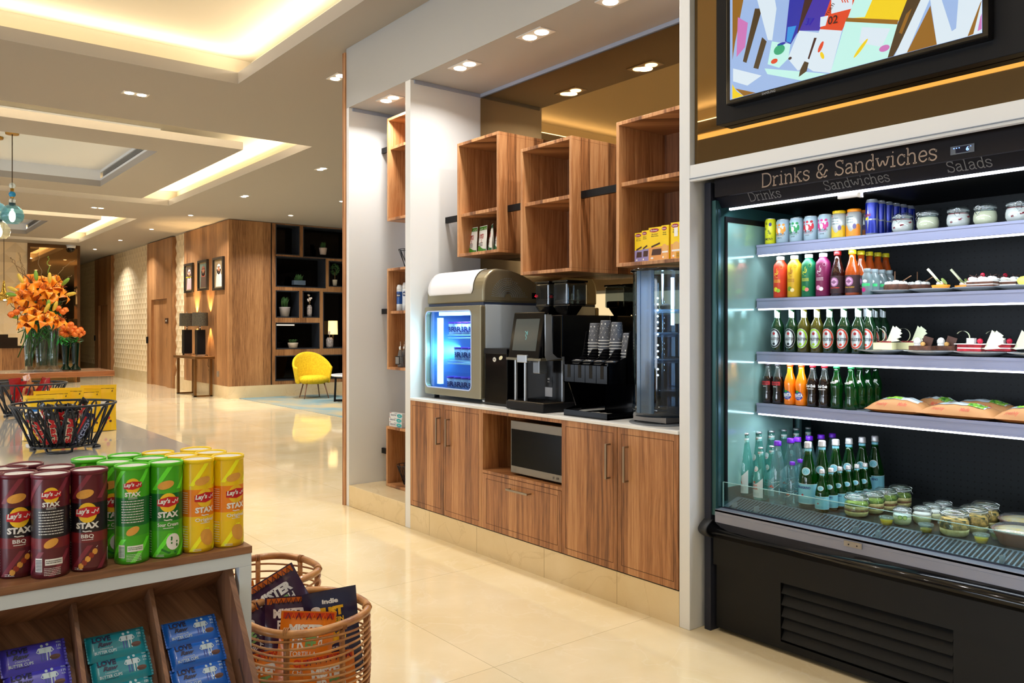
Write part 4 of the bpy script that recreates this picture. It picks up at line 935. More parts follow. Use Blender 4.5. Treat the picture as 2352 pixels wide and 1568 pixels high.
# perforated back
m = mat('perforated_black', (30, 34, 36), .5, spec=.2); tr_, n, l = nt(m)
if 'done' not in m:
    m['done'] = 1; tc = n.new('ShaderNodeTexCoord'); vm = n.new('ShaderNodeVectorMath'); vm.operation = 'MULTIPLY'; vm.inputs[1].default_value = (0, 34, 34); l.new(tc.outputs['Object'], vm.inputs[0])
    fr_ = n.new('ShaderNodeVectorMath'); fr_.operation = 'FRACTION'; l.new(vm.outputs[0], fr_.inputs[0]); sb = n.new('ShaderNodeVectorMath'); sb.operation = 'SUBTRACT'; sb.inputs[1].default_value = (0, .5, .5); l.new(fr_.outputs[0], sb.inputs[0])
    ml = n.new('ShaderNodeVectorMath'); ml.operation = 'MULTIPLY'; ml.inputs[1].default_value = (0, 1, 1); l.new(sb.outputs[0], ml.inputs[0]); le = n.new('ShaderNodeVectorMath'); le.operation = 'LENGTH'; l.new(ml.outputs[0], le.inputs[0])
    lt = n.new('ShaderNodeMath'); lt.operation = 'GREATER_THAN'; lt.inputs[1].default_value = .13; l.new(le.outputs['Value'], lt.inputs[0])
    mx = n.new('ShaderNodeMix'); mx.data_type = 'RGBA'; mx.inputs[6].default_value = rgb(2, 2, 3); mx.inputs[7].default_value = rgb(22, 25, 27); l.new(lt.outputs[0], mx.inputs[0]); l.new(mx.outputs[2], n['Principled BSDF'].inputs['Base Color'])
M_perf = m
fb('back_wall', M_perf, (3.88, YR_, .58, 3.90, 2.40, 2.02))
fb('inner_roof', M_fb, (3.14, YR_, 1.985, 3.88, 2.40, 2.0))
fb('deck', mat('deck_dark', (36, 42, 40), .3, .3), (3.25, YR_, .585, 3.88, YL, .605))
M_teal = mat('teal_steel', (46, 84, 84), .3, .5); M_sg = mat('side_mirror', (150, 196, 190), .13, .35)
fb('inner_side', M_teal, (3.085, YL, .54, 3.88, 2.40, 2.0))
mb = MB(); mb.box(3.10, YL - .004, .58, 3.118, YL, 1.96); mb.build('side_edge', mat('edge_steel', (90, 130, 140), .25, .8), FR, wl=True)
mb = MB(); framed_pts = None
for b_ in ((3.150, YL - .007, .60, 3.166, YL, 1.93), (3.166, YL - .007, 1.905, 3.72, YL, 1.93), (3.704, YL - .007, .60, 3.72, YL, 1.905)): mb.box(*b_)
mb.build('gasket', M_black, FR, wl=True)
fb('side_mirror', M_sg, (3.166, YL - .004, .66, 3.704, YL, 1.905)); fb('upright', mat('upright_grey', (110, 150, 150), .4, .4), (3.74, YL - .02, .6, 3.76, YL, 1.98))
# header with its lettering
mb = MB(); mb.prism([(3.085, 2.014), (3.085, 2.112), (3.12, 2.116), (3.20, 2.116), (3.20, 2.0), (3.10, 2.012)], YR_, 2.384, 'y'); hd = mb.build('header', mat('header_brown', (30, 26, 28), .5, spec=.15), FR, wl=True)
mb = MB(); mb.prism([(3.098, 2.012), (3.128, 1.966), (3.20, 1.985), (3.20, 2.012)], YR_, 2.384, 'y'); h2 = mb.build('lower_header', mat('header_blue', (18, 20, 30), .45, spec=.15), FR, wl=True)
# slab-serif lettering drawn as strokes
SF = .115
GL = {
 'D': ([[(.05, 0), (.05, .7)], [(0, .7), (.30, .7), (.46, .62), (.54, .5), (.56, .35), (.54, .2), (.46, .08), (.30, 0), (0, 0)]], .66),
 'r': ([[(.08, 0), (.08, .48)], [(0, .48), (.09, .48)], [(0, 0), (.22, 0)], [(.08, .30), (.16, .43), (.26, .48), (.34, .44)]], .40),
 'i': ([[(.12, 0), (.12, .48)], [(.02, .48), (.13, .48)], [(.0, 0), (.24, 0)], [(.09, .66), (.15, .66)]], .30),
 'n': ([[(.08, 0), (.08, .48)], [(0, .48), (.09, .48)], [(0, 0), (.17, 0)], [(.08, .33), (.16, .44), (.27, .48), (.36, .44), (.40, .34), (.40, 0)], [(.31, 0), (.49, 0)]], .54),
 'k': ([[(.08, 0), (.08, .72)], [(0, .72), (.09, .72)], [(0, 0), (.17, 0)], [(.08, .2), (.36, .47)], [(.27, .47), (.45, .47)], [(.19, .31), (.40, 0)], [(.30, 0), (.48, 0)]], .53),
 's': ([[(.34, .34), (.34, .45)], [(.34, .39), (.28, .47), (.17, .49), (.06, .45), (.04, .36), (.10, .28), (.26, .23), (.35, .16), (.34, .06), (.24, -.01), (.12, 0), (.04, .09)], [(.04, .02), (.04, .14)]], .43),
 '&': ([[(.60, .08), (.50, 0), (.40, .05), (.16, .38), (.12, .52), (.18, .66), (.30, .70), (.40, .63), (.40, .52), (.30, .43), (.12, .32), (.04, .20), (.08, .06), (.22, -.01), (.36, .04), (.48, .18), (.54, .34), (.60, .36), (.62, .28)]], .72),
 'S': ([[(.42, .52), (.42, .70)], [(.42, .58), (.36, .68), (.22, .71), (.08, .66), (.05, .53), (.12, .42), (.32, .34), (.43, .25), (.44, .12), (.36, .01), (.22, -.01), (.08, .06), (.04, .18)], [(.04, 0), (.04, .2)]], .53),
 'a': ([[(.06, .36), (.08, .45), (.20, .49), (.32, .45), (.35, .36), (.35, .06), (.40, 0), (.46, 0)], [(.35, .29), (.18, .27), (.06, .20), (.05, .08), (.13, 0), (.25, .02), (.35, .12)]], .50),
 'd': ([[(.38, 0), (.38, .72)], [(.29, .72), (.39, .72)], [(.38, 0), (.47, 0)], [(.38, .34), (.30, .45), (.20, .48), (.08, .40), (.04, .24), (.08, .08), (.19, 0), (.30, .03), (.38, .14)]], .52),
 'w': ([[(-.02, .48), (.14, .48)], [(.05, .48), (.19, 0), (.33, .44), (.47, 0), (.61, .48)], [(.52, .48), (.68, .48)]], .70),
 'c': ([[(.36, .34), (.36, .47)], [(.36, .38), (.28, .47), (.20, .49), (.08, .41), (.04, .24), (.08, .08), (.20, -.01), (.31, .03), (.38, .12)]], .44),
 'h': ([[(.08, 0), (.08, .72)], [(0, .72), (.09, .72)], [(0, 0), (.17, 0)], [(.08, .33), (.16, .44), (.27, .48), (.36, .44), (.40, .34), (.40, 0)], [(.31, 0), (.49, 0)]], .54),
 'e': ([[(.06, .25), (.39, .25), (.37, .38), (.30, .47), (.20, .49), (.08, .41), (.04, .24), (.08, .08), (.20, -.01), (.31, .02), (.39, .11)]], .46),
 'l': ([[(.11, 0), (.11, .72)], [(.02, .72), (.12, .72)], [(0, 0), (.24, 0)]], .29), ' ': ([], .30)}
def slab_text(mb, s, width, fn, wd=.065):
    tot = sum(GL[c][1] for c in s); k = width / tot; x = 0
    for c in s:
        for st in GL[c][0]:
            pts = st
            if len(st) > 4:      # round the long curves
                for _ in range(2):
                    nn = [pts[0]]
                    for i in range(len(pts) - 1): a, b_ = pts[i], pts[i + 1]; nn += [(a[0] * .75 + b_[0] * .25, a[1] * .75 + b_[1] * .25), (a[0] * .25 + b_[0] * .75, a[1] * .25 + b_[1] * .75)]
                    pts = nn + [pts[-1]]
            stroke(mb, [((x + p[0]) * k, p[1] * k) for p in pts], wd * k, fn, 0)
        x += GL[c][1]
M_let = mat('letter_tan', (176, 152, 132), .5); M_let2 = mat('letter_grey', (104, 106, 112), .5)
mb = MB(); y0 = at(1750, 430, 'x', 3.084).y; y1 = at(2155, 350, 'x', 3.084).y
slab_text(mb, 'Drinks & Sandwiches', y0 - y1, lambda x, y: (3.0838, y0 - x, 2.026 + y)); mb.build('lettering', M_let, hd, wl=True)
for s, u0, u1 in (('Drinks', 1722, 1795), ('Sandwiches', 1894, 2045), ('Salads', 2176, 2281)):
    a = at(u0, 450, 'x', 3.112).y; b_ = at(u1, 450, 'x', 3.112).y; mb = MB()
    slab_text(mb, s, a - b_, lambda x, y, a=a: (3.1180 - .60 * y, a - x, 1.9775 + y * .88)); mb.build('lettering', M_let2, h2, wl=True)
a = at(2184, 340, 'x', 3.084).y; b_ = at(2239, 340, 'x', 3.084).y
mb = MB(); mb.box(3.080, b_, 2.032, 3.085, a, 2.062); cpl = mb.build('control_panel', mat('control_grey', (96, 104, 116), .4), FR, wl=True)
mb = MB(); mb.box(3.0795, b_ + .02, 2.036, 3.080, a - .018, 2.058, 0); c0 = (a + b_) / 2; txt(mb, '6', .014, .018, 0, lambda x, y: (3.079, c0 - x, 2.047 + y), 1, .03); stroke(mb, [(.028, .007), (.030, .007)], .003, lambda x, y: (3.079, c0 - x, 2.047 + y), 1)
for k in range(3): stroke(mb, [(-.03 + k * .009, .007), (-.026 + k * .009, .007)], .003, lambda x, y: (3.079, c0 - x, 2.047 + y), 1)
mb.build('display', [mat('display_navy', (6, 8, 40), .2), mat('display_blue', (120, 160, 255), .4, emit=(120, 160, 255), es=3)], cpl, wl=True)
M_fled = mat('fridge_led', (235, 235, 255), .4, emit=(228, 232, 255), es=7)
COLD = (.80, .90, 1.0)
mb = MB(); mb.box(3.128, YR_, 1.953, 3.142, 2.335, 1.962); mb.build('top_light', M_fled, FR, wl=True)
mb = MB(); mb.box(3.132, 1.705, 1.938, 3.150, 1.80, 1.953); mb.box(3.128, 1.70, 1.934, 3.152, 1.712, 1.958); mb.build('light_bracket', M_pw, FR, wl=True)
area('fridge_top_light', (3.165, 1.33, 1.95), .03, 6, COLD, (0, -.5, 0), 2.05)
# shelves
SH = (1.811, 1.552, 1.295, 1.046)
for k, z in enumerate(SH):
    mb = MB(); mb.box(3.398, YR_, z - .012, 3.86, YL - .012, z - .002); sh = mb.build('shelf', mat('shelf_grey', (120, 126, 134), .4, .3), FR, wl=True)
    mb = MB(); mb.box(3.386, YR_, z - .05, 3.398, YL - .012, z - .001); mb.box(3.383, YR_, z - .012, 3.386, YL - .012, z - .001); mb.box(3.383, YR_, z - .048, 3.386, YL - .012, z - .042); mb.build('price_rail', M_rail, sh, wl=True)
    mb = MB(); mb.box(3.386, YR_, z - .0575, 3.396, YL - .02, z - .050); mb.build('led_strip', M_fled, sh, wl=True)
    area('shelf_light', (3.402, 1.3, z - .058), .02, 3.6 if k < 3 else 7.5, COLD, (0, -.35 if k < 3 else .1, 0), 2.05)
# front rail, grille, bumper and base
mb = MB(); mb.box(3.08, YR_, .509, 3.09, YL, .568); mb.box(3.08, YR_, .560, 3.130, YL, .570); mb.box(3.0785, YR_, .545, 3.08, YL, .548); rl = mb.build('front_rail', mat('rail_alu', (140, 144, 160), .35, .45), FR, wl=True)
a = at(1940, 1245, 'x', 3.08).y; b_ = at(1981, 1250, 'x', 3.08).y
mb = MB(); mb.box(3.074, b_, .534, 3.079, a, .556, 0)
for yy in (a - .02, b_ + .02): mb.cyl((0, 0, 0), .003, 0, .001, 10, 1, Tm(3.074, yy, .543) @ Ry(-pi / 2))
mb.build('catch_plate', [M_steel, M_black], rl, wl=True)
gp = MB(); gp.add([(3.13, YR_, .572), (3.13, YL, .572), (3.25, YL, .606), (3.25, YR_, .606)], [(0, 1, 2, 3)], 0); gp.box(3.128, YR_, .55, 3.134, YL, .574, 2)
nslot = 118
for k in range(nslot):
    y = YL - .035 - k * .0172; w2 = .0052; c = []
    for i in range(5): a = pi + pi * i / 4; c.append((.145 + .006 * cos(a) * .9, w2 * sin(a)))
    pts = [(.016 + .0052 * cos(pi / 2 + pi * i / 4), w2 * sin(pi / 2 + pi * i / 4)) for i in range(5)] + [(.106 + .0052 * cos(-pi / 2 + pi * i / 4), w2 * sin(-pi / 2 + pi * i / 4)) for i in range(5)]
    gp.add([(3.13 + p[0], y + p[1], .5728 + p[0] * .2833) for p in pts], [tuple(range(len(pts)))], 1)
gp.build('air_grille', [mat('grille_alu', (96, 112, 124), .35, .5), mat('slot_dark', (6, 8, 8), .9), mat('dark_lip', (40, 48, 70), .4)], FR, wl=True)
mb = MB(); pf = [(3.078 - .040 * sin(pi * i / 10) * 1.0, .511 - .072 * i / 10) for i in range(11)]
mb.prism(pf + [(3.09, .439), (3.09, .511)], YR_, 2.392, 'y', smooth=True); mb.build('bumper', M_blackg, FR, wl=True)
mb = MB(); pf = [(3.078 - .047 * sin(pi * i / 10), .517 - .084 * i / 10) for i in range(11)]; mb.prism(pf + [(3.09, .433), (3.09, .517)], 2.392, 2.438, 'y', smooth=True); mb.build('bumper_cap', mat('cap_charcoal', (38, 38, 40), .5), FR, wl=True)
mb = MB(); mb.box(3.085, YR_, .312, 3.12, 2.392, .44); mb.box(3.13, YR_, .02, 3.9, 2.40, .575); mb.build('base_body', M_fb, FR, wl=True)
mb = MB(); mb.box(3.10, 2.045, .02, 3.13, 2.385, .308); mb.box(3.10, YR_, .02, 3.13, 1.330, .308); mb.box(3.10, 1.33, .02, 3.13, 2.045, .052); mb.build('kick_panel', M_fb, FR, wl=True)
mb = MB()
for k in range(5): z = .058 + k * .05; mb.prism([(3.104, z), (3.126, z + .034), (3.128, z + .048), (3.124, z + .048), (3.100, z + .004)], 1.333, 2.042, 'y')
mb.build('louvres', M_fb, FR, wl=True)
M_clear = glass('clear_glass', (236, 248, 246), .02)
mb = MB(); mb.box(3.131, YR_, .565, 3.135, 2.372, .690); gl_ = mb.build('glass_front', M_clear, FR, wl=True)
mb = MB(); mb.box(3.1305, YR_, .6895, 3.1355, 2.372, .6915); mb.box(3.1305, 2.370, .57, 3.1355, 2.373, .69); mb.build('glass_edge', mat('glass_edge', (150, 190, 190), .2), gl_, wl=True)
for u in (1685, 1735, 1963, 2015, 2300):
    y = at(u, 1180, 'x', 3.14).y; MB().box(3.136, y - .006, .572, 3.16, y + .006, .602).build('clip', glass('clip', (210, 220, 224), .1, .4, (190, 200, 206)), gl_, wl=True)
# ------------------------------------------------------------------ goods: helpers
def Y(u, x): return at(u, 800, 'x', x).y
def goods(name, cat, parts):
    """parts: list of (part name, MB, mats). Returns a prototype thing at the origin"""
    t = thing(name, 'x', cat, (0, 0, 0))
    for pn, mb, mm in parts: mb.build(pn, mm, t)
    return t
def setup(o, loc, rz, label, group):
    o.location = loc; o.rotation_euler = (0, 0, rz); o['label'] = label
    if group: o['group'] = group
    return o
M_alu = mat('can_alu', (196, 200, 204), .25, .7); M_canb = mat('can_paleblue', (176, 200, 212), .35, .15)
def can(r, h, bodym, lidm, deco, extra, slim=False, hi=False):
    mb = MB(); mb.lathe([(r * .78, 0), (r, .006), (r, h - .014), (r * .84, h - .003)], 24, 0, cap1=False)
    if deco: deco(mb, r, h)
    m2 = MB(); m2.lathe([(r * .84, h - .003), (r * .86, h), (r * .80, h), (r * .78, h - .004), (.001, h - .004)], 24, 0, cap0=False)
    return [('body', mb, [bodym] + extra), ('lid', m2, [lidm])]
def fruit_can(col, word):
    c = mat('fruit_' + word, col, .5)
    def deco(mb, r, h):
        fn = cylmap(r + .0006, pi); rnd = random.Random(word)
        for k in range(7): x = -.026 + k * .0085; disc(mb, x, h * (.52 + .06 * sin(k * 2.3)), .006, .014, fn, 1, 10, 2)
        for k in range(3): disc(mb, -.02 + k * .02, h * .75, .007, .006, fn, 1, 10, 2)
        disc(mb, -.001, h * .52, .008, .013, cylmap(r + .0009, pi), 3, 10, 2)
        txt(mb, 'WHOLE EARTH', .0095, 0, h * .36, cylmap(r + .0011, pi), 2, .01, w=.052); txt(mb, word, .005, 0, h * .22, fn, 2, .01); smallprint(mb, -.02, h * .28, .02, h * .31, 1, fn, 1)
    return can(.033, .115, M_canb, M_alu, deco, [c, P_k, P_w])
def lemony(mb, r, h):
    fn = cylmap(r + .0006, pi); txt(mb, 'LEMONY', .012, .002, h * .20, fn, 2, .02, w=.05); stroke(mb, [(-.024, h * .30), (0, h * .33), (.024, h * .30)], .002, fn, 2)
    for x, y in ((-.012, .6), (.006, .5), (-.006, .8), (.012, .42)): disc(mb, x, h * y, .005, .007, fn, 3, 10, 2, .5)
    disc(mb, .014, h * .76, .007, .009, fn, 1, 12, 2); stroke(mb, [(.0, h * .4), (.010, h * .44), (.004, h * .55)], .002, fn, 1)
def jarcan(c1, word):
    def deco(mb, r, h):
        fn = cylmap(r + .0006, pi); mb.surf(lambda u, v: fn(-.045 + .09 * u, h * (.02 + (.30 + .14 * sin(u * 9)) * v)), 14, 2, 1)
        for k in range(3): txt(mb, ('100% Organic', 'Sparkling', word)[k], .0055, -.004, h * (.72 - .1 * k), fn, 2, .01, w=.034)
        disc(mb, .018, h * .36, .008, .012, fn, 3, 12, 2); disc(mb, -.02, h * .8, .004, .004, fn, 4, 8, 1)
    mb = MB(); r, h = .0335, .122; mb.lathe([(r * .8, 0), (r, .006), (r, h - .022), (r * .82, h - .012)], 24, 0); deco(mb, r, h)
    m2 = MB(); m2.lathe([(r * .80, h - .013), (r * .88, h - .010), (r * .88, h), (r * .80, h + .001), (.001, h - .001)], 24)
    cc = mat('jar_' + word, c1, .35); return [('body', mb, [mat('silver_can', (190, 194, 190), .3, .35), cc, mat('teal_print', (30, 90, 100), .5), mat('violet_print', (110, 100, 150), .5), P_r]), ('lid', m2, [cc])]
def redbull(mb, r, h):
    for k in range(8):      # blue and silver trapezoid fields round the can
        a0, a1 = pi + .1 + (k - 1) * pi / 4, pi + .1 + k * pi / 4; up = k % 2
    for k in range(4):
        c = -.02 + k * 2 * pi * r / 4; w_ = pi * r / 4
        mb.surf(lambda u, v, c=c: cylmap(r + .0005, pi)(c + (u - .5) * 2 * w_ * (.75 + .25 * v), h * (.45 + .45 * v)), 8, 2, 1); mb.surf(lambda u, v, c=c: cylmap(r + .0005, pi)(c + pi * r / 4 * 0 + (u - .5) * 2 * w_ * (1.0 - .25 * v), h * (.05 + .36 * v)), 8, 2, 1)
    txt(mb, 'Red Bull', .011, -.004, h * .56, cylmap(r + .0012, pi), 2, .03, w=.036); disc(mb, -.004, h * .46, .008, .006, cylmap(r + .0010, pi), 3, 12, 2)
M_rbb = mat('can_blue', (20, 40, 150), .25, .3)
S1 = SH[0]; x0 = 3.434
protos = {}
def place(key, parts_fn, name, cat, spots, z, group=None, rz=0, protoargs=()):
    """spots: (u or None, x, y or None, label)"""
    first = True
    for (u, x, y, lab) in spots:
        yy = Y(u, x) if y is None else y
        if first and key not in protos:
            o = goods(name, cat, parts_fn()); protos[key] = o; setup(o, (x, yy, z), rz, lab, group)
        else: o = dup(protos[key], (x, yy, z), rz, lab, group)
        first = False
place('lemony', lambda: can(.0265, .125, mat('lemon_can', (214, 214, 30), .35), M_alu, lemony, [M_navy, P_k, mat('olive_print', (130, 140, 30), .5)]), 'drink_can', 'drink can', [(1770, 3.428, None, 'slim yellow lemonade can at the left end of the top fridge shelf')], S1)
for u, col, wd, nm in ((1799, (240, 150, 40), 'LEMON', 'orange'), (1830, (30, 150, 80), 'ELDER', 'green'), (1863, (200, 30, 50), 'COLA', 'red'), (1896, (200, 50, 130), 'CRANB', 'pink')):
    place(wd, lambda: fruit_can(col, wd), 'drink_can', 'drink can', [(u, x0, None, 'pale blue drink can with %s fruit print on the top fridge shelf' % nm)], S1, 'pale blue drink cans')
place('jl', lambda: jarcan((214, 180, 20), 'LEMON'), 'drink_can', 'drink can', [(1928, x0, None, 'silver and yellow can with a yellow foil top on the top shelf')], S1, 'foil topped cans')
place('jo', lambda: jarcan((236, 140, 20), 'ORANGE'), 'drink_can', 'drink can', [(1962, x0, None, 'silver and orange can with an orange foil top on the top shelf'), (None, x0 + .075, Y(1962, x0) - .004, 'orange foil topped can standing behind the front orange one')], S1, 'foil topped cans')
yr = Y(2003, 3.432)
place('rb', lambda: can(.0265, .155, mat('can_silver', (170, 176, 190), .25, .5), M_alu, redbull, [M_rbb, P_r, P_y]), 'energy_drink_can', 'energy drink can', [(None, 3.432 + .062 * k, yr - .002 * k, lab) for k, lab in enumerate(('front blue and silver energy drink can on the top shelf', 'second blue and silver energy drink can in the row', 'third energy drink can in the row on the top shelf', 'fourth energy drink can in the row on the top shelf', 'fifth energy drink can, almost at the end of the row', 'rearmost energy drink can of the row'))], S1, 'row of energy drink cans', rz=-.25)
# clip-top jars
M_jar = glass('jar_glass', (240, 247, 245), .03, .02, (220, 230, 228)); M_wirec = mat('clip_wire', (200, 206, 210), .2, .9)
def jar(R, Hh, layers, red=False, lidopen=0):
    """layers: (fraction from, fraction to, material) of the filling"""
    parts = []
    mb = MB(); mb.lathe([(R * .80, .001), (R * .96, Hh * .08), (R, Hh * .3), (R * .97, Hh * .55), (R * .80, Hh * .70), (R * .80, Hh * .78)], 28, 0, cap1=False); parts.append(('glass_body', mb, [M_jar]))
    mb = MB(); mb.lathe([(R * .88, Hh * .80), (R * .90, Hh * .84), (R * .90, Hh * .88), (R * .80, Hh * .93), (R * .60, Hh), (.001, Hh * .99)], 28, 0, cap0=False); mb.lathe([(R * .86, Hh * .78), (R * .93, Hh * .80), (R * .86, Hh * .82)], 28, 1, cap0=False, cap1=False); parts.append(('glass_lid', mb, [M_jar, mat('seal_pale', (196, 206, 206), .4)]))
    mb = MB()
    def rr(f):
        P_ = [(0, .78), (.08, .93), (.3, .97), (.55, .94), (.70, .78), (.8, .78)]
        for i in range(len(P_) - 1):
            if P_[i][0] <= f <= P_[i + 1][0]: return R * (P_[i][1] + (P_[i + 1][1] - P_[i][1]) * (f - P_[i][0]) / (P_[i + 1][0] - P_[i][0]))
        return R * .78
    ms = []
    for a, b_, m_ in layers:
        fs = [a + (b_ - a) * i / 3 for i in range(4)]; mb.lathe([(rr(f) * .985, .002 + f * Hh) for f in fs], 28, len(ms)); ms.append(m_)
    parts.append(('filling', mb, ms))
    mb = MB(); rw = .0015
    mb.tube([(R * .87 * cos(2 * pi * i / 24), R * .87 * sin(2 * pi * i / 24), Hh * .74) for i in range(24)], rw, 5, 0, True)
    mb.tube([(-R * .90, -R * .22, Hh * .74), (-R * 1.12, -R * .20, Hh * .60), (-R * 1.14, 0, Hh * .44), (-R * 1.12, R * .20, Hh * .60), (-R * .90, R * .22, Hh * .74)], rw, 5)
    mb.tube([(-R * .94, -R * .2, Hh * .68), (-R * 1.04, -R * .2, Hh * .86), (-R * .88, 0, Hh * .92), (-R * 1.04, R * .2, Hh * .86), (-R * .94, R * .2, Hh * .68)], rw, 5)
    mb.tube([(R * .88, -R * .2, Hh * .74), (R * 1.02, -R * .18, Hh * .84), (R * 1.02, R * .18, Hh * .84), (R * .88, R * .2, Hh * .74)], rw, 5)
    mb.tube([(R * .90 * cos(2 * pi * i / 24), R * .90 * sin(2 * pi * i / 24), Hh * .86) for i in range(24)], rw, 5, 0, True); parts.append(('wire_clip', mb, [M_wirec]))
    if red:
        mb = MB(); stroke(mb, [(-R * .9, -Hh * .02), (0, Hh * .10), (R * .9, Hh * .24)], Hh * .08, lambda x, y: cylmap(R * 1.005, pi + .3)(x, Hh * .26 + y), 0); parts.append(('ribbon', mb, [mat('ribbon_red', (130, 14, 34), .5)]))
    return parts
M_cream = mat('cream_white', (232, 226, 224), .5); M_must = mat('pudding_pale', (226, 220, 190), .5); M_cherry = mat('cherry', (140, 14, 34), .4)
for k, (u, red) in enumerate(((2073, 1), (2131, 0), (2201, 1), (2263, 0), (2338, 1))):
    key = 'jr' if red else 'jp'
    lab = ('clip top jar of white dessert with a red ribbon beside the energy drinks', 'clip top jar of pale pudding, second of the jars on the top shelf', 'clip top jar with a red ribbon between the two pudding jars', 'clip top jar of pale pudding, fourth of the jars on the top shelf', 'clip top jar with a red ribbon cut by the picture edge')[k]
    place(key, (lambda: jar(.044, .082, [(0, .62, M_cream), (.62, .66, M_cherry)], True)) if red else (lambda: jar(.044, .082, [(0, .62, M_must)])), 'dessert_jar', 'dessert jar', [(u, 3.45, None, lab)], S1, 'dessert jars on the top shelf', rz=(.1, -.5, .3, -.2, .4)[k])
# second shelf: juice bottles
S2 = SH[1]
def juice(c, word, fr):
    mb = MB(); r = .033; mb.lathe([(r * .9, 0), (r, .005), (r, .145), (r * .93, .158), (r * .55, .175), (r * .5, .180)], 24, 0); fn = cylmap(r + .0006, pi)
    v = [(-.010, .118), (-.004, .112), (.004, .112), (.007, .120), (.006, .130)]; stroke(mb, v, .003, fn, 1); stroke(mb, [(0, .112), (0, .134), (.003, .140)], .002, fn, 1); stroke(mb, [(-.010, .118), (-.012, .108), (-.006, .104)], .0025, fn, 1); txt(mb, 'e-nai', .004, 0, .098, fn, 1, .02)
    smallprint(mb, -.018, .072, .018, .088, 3, fn, 1, .35, 5); disc(mb, -.006, .040, .012, .011, fn, 2, 14, 2); disc(mb, .008, .034, .010, .009, fn, 3, 14, 2); disc(mb, .022, .145, .007, .008, fn, 1, 12, 2); disc(mb, .022, .145, .0062, .0072, cylmap(r + .0009, pi), 0, 12, 2)
    m2 = MB(); m2.lathe([(r * .52, .180), (r * .55, .182), (r * .55, .196), (r * .5, .198)], 20)
    return [('body', mb, [c, mat('juice_print_' + word, fr[0], .5), mat('fruitA_' + word, fr[1], .5), mat('fruitB_' + word, fr[2], .5)]), ('cap', m2, [M_pw])]
for k, (u, c, nm, fr) in enumerate(((1793, (206, 60, 30), 'red', ((240, 220, 60), (226, 216, 50), (150, 190, 40))), (1825, (214, 170, 30), 'yellow', ((150, 70, 30), (110, 150, 40), (240, 220, 160))), (1858, (10, 110, 70), 'green', ((230, 226, 60), (100, 180, 40), (230, 130, 120))), (1891, (120, 26, 76), 'purple', ((236, 220, 226), (220, 150, 190), (240, 230, 235))))):
    place('ju' + nm, lambda: juice(mat('juice_' + nm, c, .4), nm, fr), 'juice_bottle', 'juice bottle', [(u, x0, None, 'tall %s juice bottle on the second fridge shelf' % nm)], S2, 'coloured juice bottles')
M_dk = mat('kombucha_dark', (40, 10, 10), .1, coat=.6); M_amb = mat('kombucha_amber', (170, 70, 14), .12, coat=.6)
def komb(body, cap, tint):
    mb = MB(); r = .031; mb.lathe([(r * .9, 0), (r, .004), (r, .095), (r * .97, .11), (r * .62, .145), (r * .45, .165), (r * .45, .185)], 24, 0)
    m1 = MB(); m1.lathe([(r + .0005, .012), (r + .0005, .090)], 24, 0, cap0=False, cap1=False); fn = cylmap(r + .0012, pi)
    disc(m1, 0, .062, .019, .021, fn, 1, 20, 2); disc(m1, 0, .062, .014, .016, cylmap(r + .0014, pi), 2, 20, 2); disc(m1, 0, .062, .008, .010, cylmap(r + .0016, pi), 1, 16, 2); txt(m1, 'BIONA', .006, 0, .062, cylmap(r + .0019, pi), 3, .02); txt(m1, 'VANILLA CHERRY', .005, 0, .036, fn, 4, .02, w=.05); smallprint(m1, -.02, .016, .02, .028, 2, fn, 3, .35, 3)
    m2 = MB(); m2.lathe([(r * .5, .183), (r * .52, .185), (r * .52, .2), (r * .48, .202)], 18)
    return [('body', mb, [body]), ('label', m1, [mat('label_brown', (60, 34, 40), .5), mat('label_mauve', (170, 110, 160), .5), mat('label_pink', (220, 180, 210), .5), P_k, mat('label_tint' + tint, (220, 60, 50) if tint == 'r' else (226, 170, 40), .5)]), ('cap', m2, [cap])]
place('kd', lambda: komb(M_dk, mat('cap_red', (140, 16, 16), .4), 'r'), 'kombucha_bottle', 'drink bottle', [(1924, x0, None, 'dark red drink bottle with a red cap on the second shelf')], S2, 'kombucha bottles')
M_ycap = mat('cap_yellow', (214, 196, 20), .35); yk = Y(1958, x0)
place('ka', lambda: komb(M_amb, M_ycap, 'y'), 'kombucha_bottle', 'drink bottle', [(None, x0 + .068 * k, yk - .003 * k, lab) for k, lab in enumerate(('front amber drink bottle with a yellow cap on the second shelf', 'second yellow capped amber bottle in the row', 'third yellow capped amber bottle in the row', 'fourth yellow capped amber bottle in the row', 'rearmost yellow capped amber bottle'))], S2, 'kombucha bottles')
def tiny(c):
    mb = MB(); r = .022; mb.lathe([(r * .9, 0), (r, .004), (r, .07), (r * .93, .085), (r * .62, .097), (r * .62, .10)], 20, 0); fn = cylmap(r + .0008, pi); rect(mb, -.018, .038, .022, .05, fn, 1, 6, 1); disc(mb, 0, .06, .010, .007, fn, 2, 14, 2); disc(mb, -.006, .022, .010, .010, fn, 3, 10, 2)
    m2 = MB(); m2.lathe([(r * .66, .099), (r * .68, .10), (r * .68, .113), (r * .62, .115)], 18)
    return [('body', mb, [glass('tiny_plastic', (200, 226, 226), .08, .45, (200, 220, 224)), mat('tiny_green', (60, 200, 120), .5), M_pw, mat('tiny_pink', c, .5)]), ('cap', m2, [mat('cap_clear_grey', (130, 146, 150), .3)])]
yt = Y(1992, 3.425)
place('ti', lambda: tiny((200, 30, 120)), 'shot_bottle', 'small bottle', [(None, 3.425 + .06 * k, yt - .002 * k, lab) for k, lab in enumerate(('front little clear bottle with green and pink print on the second shelf', 'second little clear bottle with green print', 'third little clear bottle with green print', 'rearmost little clear bottle with green print'))], S2, 'little clear bottles')
